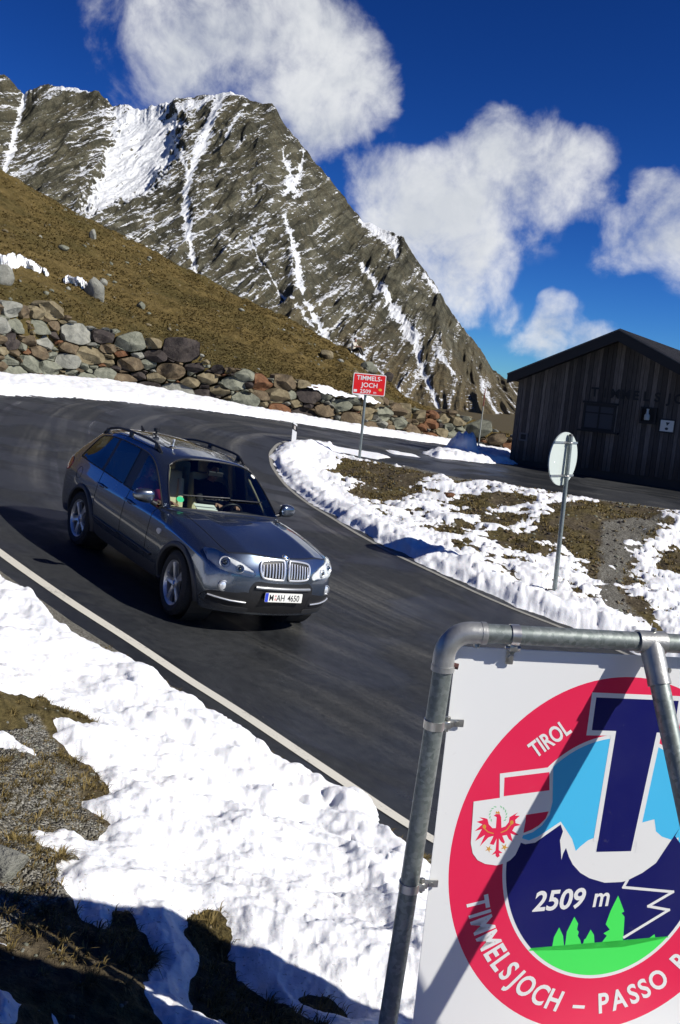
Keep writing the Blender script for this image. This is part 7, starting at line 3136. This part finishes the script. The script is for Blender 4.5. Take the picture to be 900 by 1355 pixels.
w = WN(wt_)
out = w.n('OutputWorld')
sky = w.n('TexSky', sky_type='NISHITA')
sky.sun_disc = False
sky.sun_elevation = SUN_EL
sky.sun_rotation = R_(90) - SUN_AZ
sky.altitude = 2500
sky.air_density = 1.0
sky.dust_density = 0.2
sky.ozone_density = 1.0
gm_ = w.n('Gamma')
w.l(sky.outputs[0], gm_.inputs[0])
gm_.inputs[1].default_value = 1.0
hs = w.n('HueSaturation')
hs.inputs['Saturation'].default_value = 1.2
hs.inputs['Value'].default_value = 0.31
w.l(gm_.outputs[0], hs.inputs['Color'])
dirv = w.coord('Generated')
nrmv = w.n('VectorMath', operation='NORMALIZE')
w.l(dirv, nrmv.inputs[0])
D_ = nrmv.outputs[0]
nz1 = w.noise(D_, 13, 8, 0.60, 0.3)
nz2 = w.noise(D_, 42, 7, 0.62, 0.4)
warp = w.n('VectorMath', operation='MULTIPLY_ADD')
w.l(w.noise(D_, 7, 4, 0.55, 0, 'Color'), warp.inputs[0])
warp.inputs[1].default_value = (0.07, 0.07, 0.07)
sb = w.n('VectorMath', operation='SUBTRACT')
w.l(D_, sb.inputs[0])
sb.inputs[1].default_value = (0.035, 0.035, 0.035)
w.l(sb.outputs[0], warp.inputs[2])
wn_ = w.n('VectorMath', operation='NORMALIZE')
w.l(warp.outputs[0], wn_.inputs[0])
DW = wn_.outputs[0]
blobs = [(250, 55, 95, .75), (330, 50, 115, 1.0), (400, 90, 92, 1.0), (448, 112, 62, 1.0), (490, 102, 34, .9), (420, 155, 62, .9), (440, 190, 40, .6), (380, 20, 60, .8), (180, 75, 70, .5), (210, 20, 80, .6), (240, 120, 70, .6),
         (640, 205, 62, 1.0), (690, 245, 82, 1.1), (752, 245, 50, 1.0), (610, 262, 70, 1.1), (560, 295, 72, 1.1), (515, 268, 56, 1.0), (486, 250, 30, .8), (585, 345, 72, 1.1), (630, 352, 44, 1.0), (788, 198, 28, .8), (655, 165, 32, .7), (540, 240, 40, .9),
         (866, 290, 56, 1.1), (824, 322, 40, 1.0), (868, 250, 30, .8), (905, 305, 70, 1.1), (950, 290, 80, 1.0),
         (752, 432, 44, 1.1), (716, 446, 32, 1.0), (742, 408, 26, .9), (690, 452, 18, .6), (800, 450, 30, .9),
         (640, 418, 36, .52), (600, 405, 28, .42), (672, 408, 22, .45), (510, 208, 30, .36),
         (1050, 120, 90, .9), (1150, 330, 120, .9), (-150, 30, 100, .7), (-260, 180, 120, .8)]
acc = None
for (bu, bv, br, bw_) in blobs:
    d = ray(bu, bv)
    d = d / np.linalg.norm(d)
    dp = w.n('VectorMath', operation='DOT_PRODUCT')
    w.l(DW, dp.inputs[0])
    dp.inputs[1].default_value = tuple(d)
    k = 2.0 / (br * 1.27 / F_PX) ** 2
    v = w.math('MULTIPLY_ADD', dp.outputs['Value'], k, 1 - k)
    v = w.math('MAXIMUM', v, 0.0)
    v = w.math('MULTIPLY', v, bw_)
    acc = v if acc is None else w.math('ADD', acc, v)
accl = w.math('SUBTRACT', 1.0, w.math('POWER', 2.718, w.math('MULTIPLY', acc, -0.95)))
dens = w.math('ADD', accl, w.math('MULTIPLY_ADD', nz1, 1.9, -0.98))
dens = w.math('ADD', dens, w.math('MULTIPLY_ADD', nz2, 0.45, -0.225))
gate = w.sramp(acc, 0.04, 0.6)
mask = w.math('MULTIPLY', w.sramp(dens, 0.28, 1.18), gate)
mask = w.math('MULTIPLY', mask, 0.94)
body = w.noise(DW, 14, 6, 0.6, 0.3)
thick = w.sramp(w.math('ADD', w.math('MINIMUM', acc, 2.2), w.math('MULTIPLY_ADD', body, 4.0, -2.0)), 0.6, 3.2)
ccol = w.mix(thick, (0.96, 0.97, 0.98), (0.68, 0.715, 0.76))
bg1 = w.n('Background')
g2_ = w.n('Gamma')
w.l(hs.outputs[0], g2_.inputs[0])
g2_.inputs[1].default_value = 1.55
tintn = w.mix(1.0, g2_.outputs[0], (0.40, 0.80, 1.35), 'MULTIPLY')
w.l(tintn, bg1.inputs[0])
bg1.inputs[1].default_value = 0.125
bg2 = w.n('Background')
w.l(ccol, bg2.inputs[0])
bg2.inputs[1].default_value = 0.74
mx = w.n('MixShader')
w.l(mask, mx.inputs[0])
w.l(bg1.outputs[0], mx.inputs[1])
w.l(bg2.outputs[0], mx.inputs[2])
w.l(mx.outputs[0], out.inputs[0])

vs = SC.view_settings
vs.view_transform = 'Standard'
vs.look = 'None'
vs.exposure = 0.35
vs.gamma = 1.0
vs.use_curve_mapping = False
SC.display_settings.display_device = 'sRGB'
SC.cycles.max_bounces = 6
SC.cycles.diffuse_bounces = 3
SC.cycles.glossy_bounces = 4
SC.cycles.transparent_max_bounces = 12
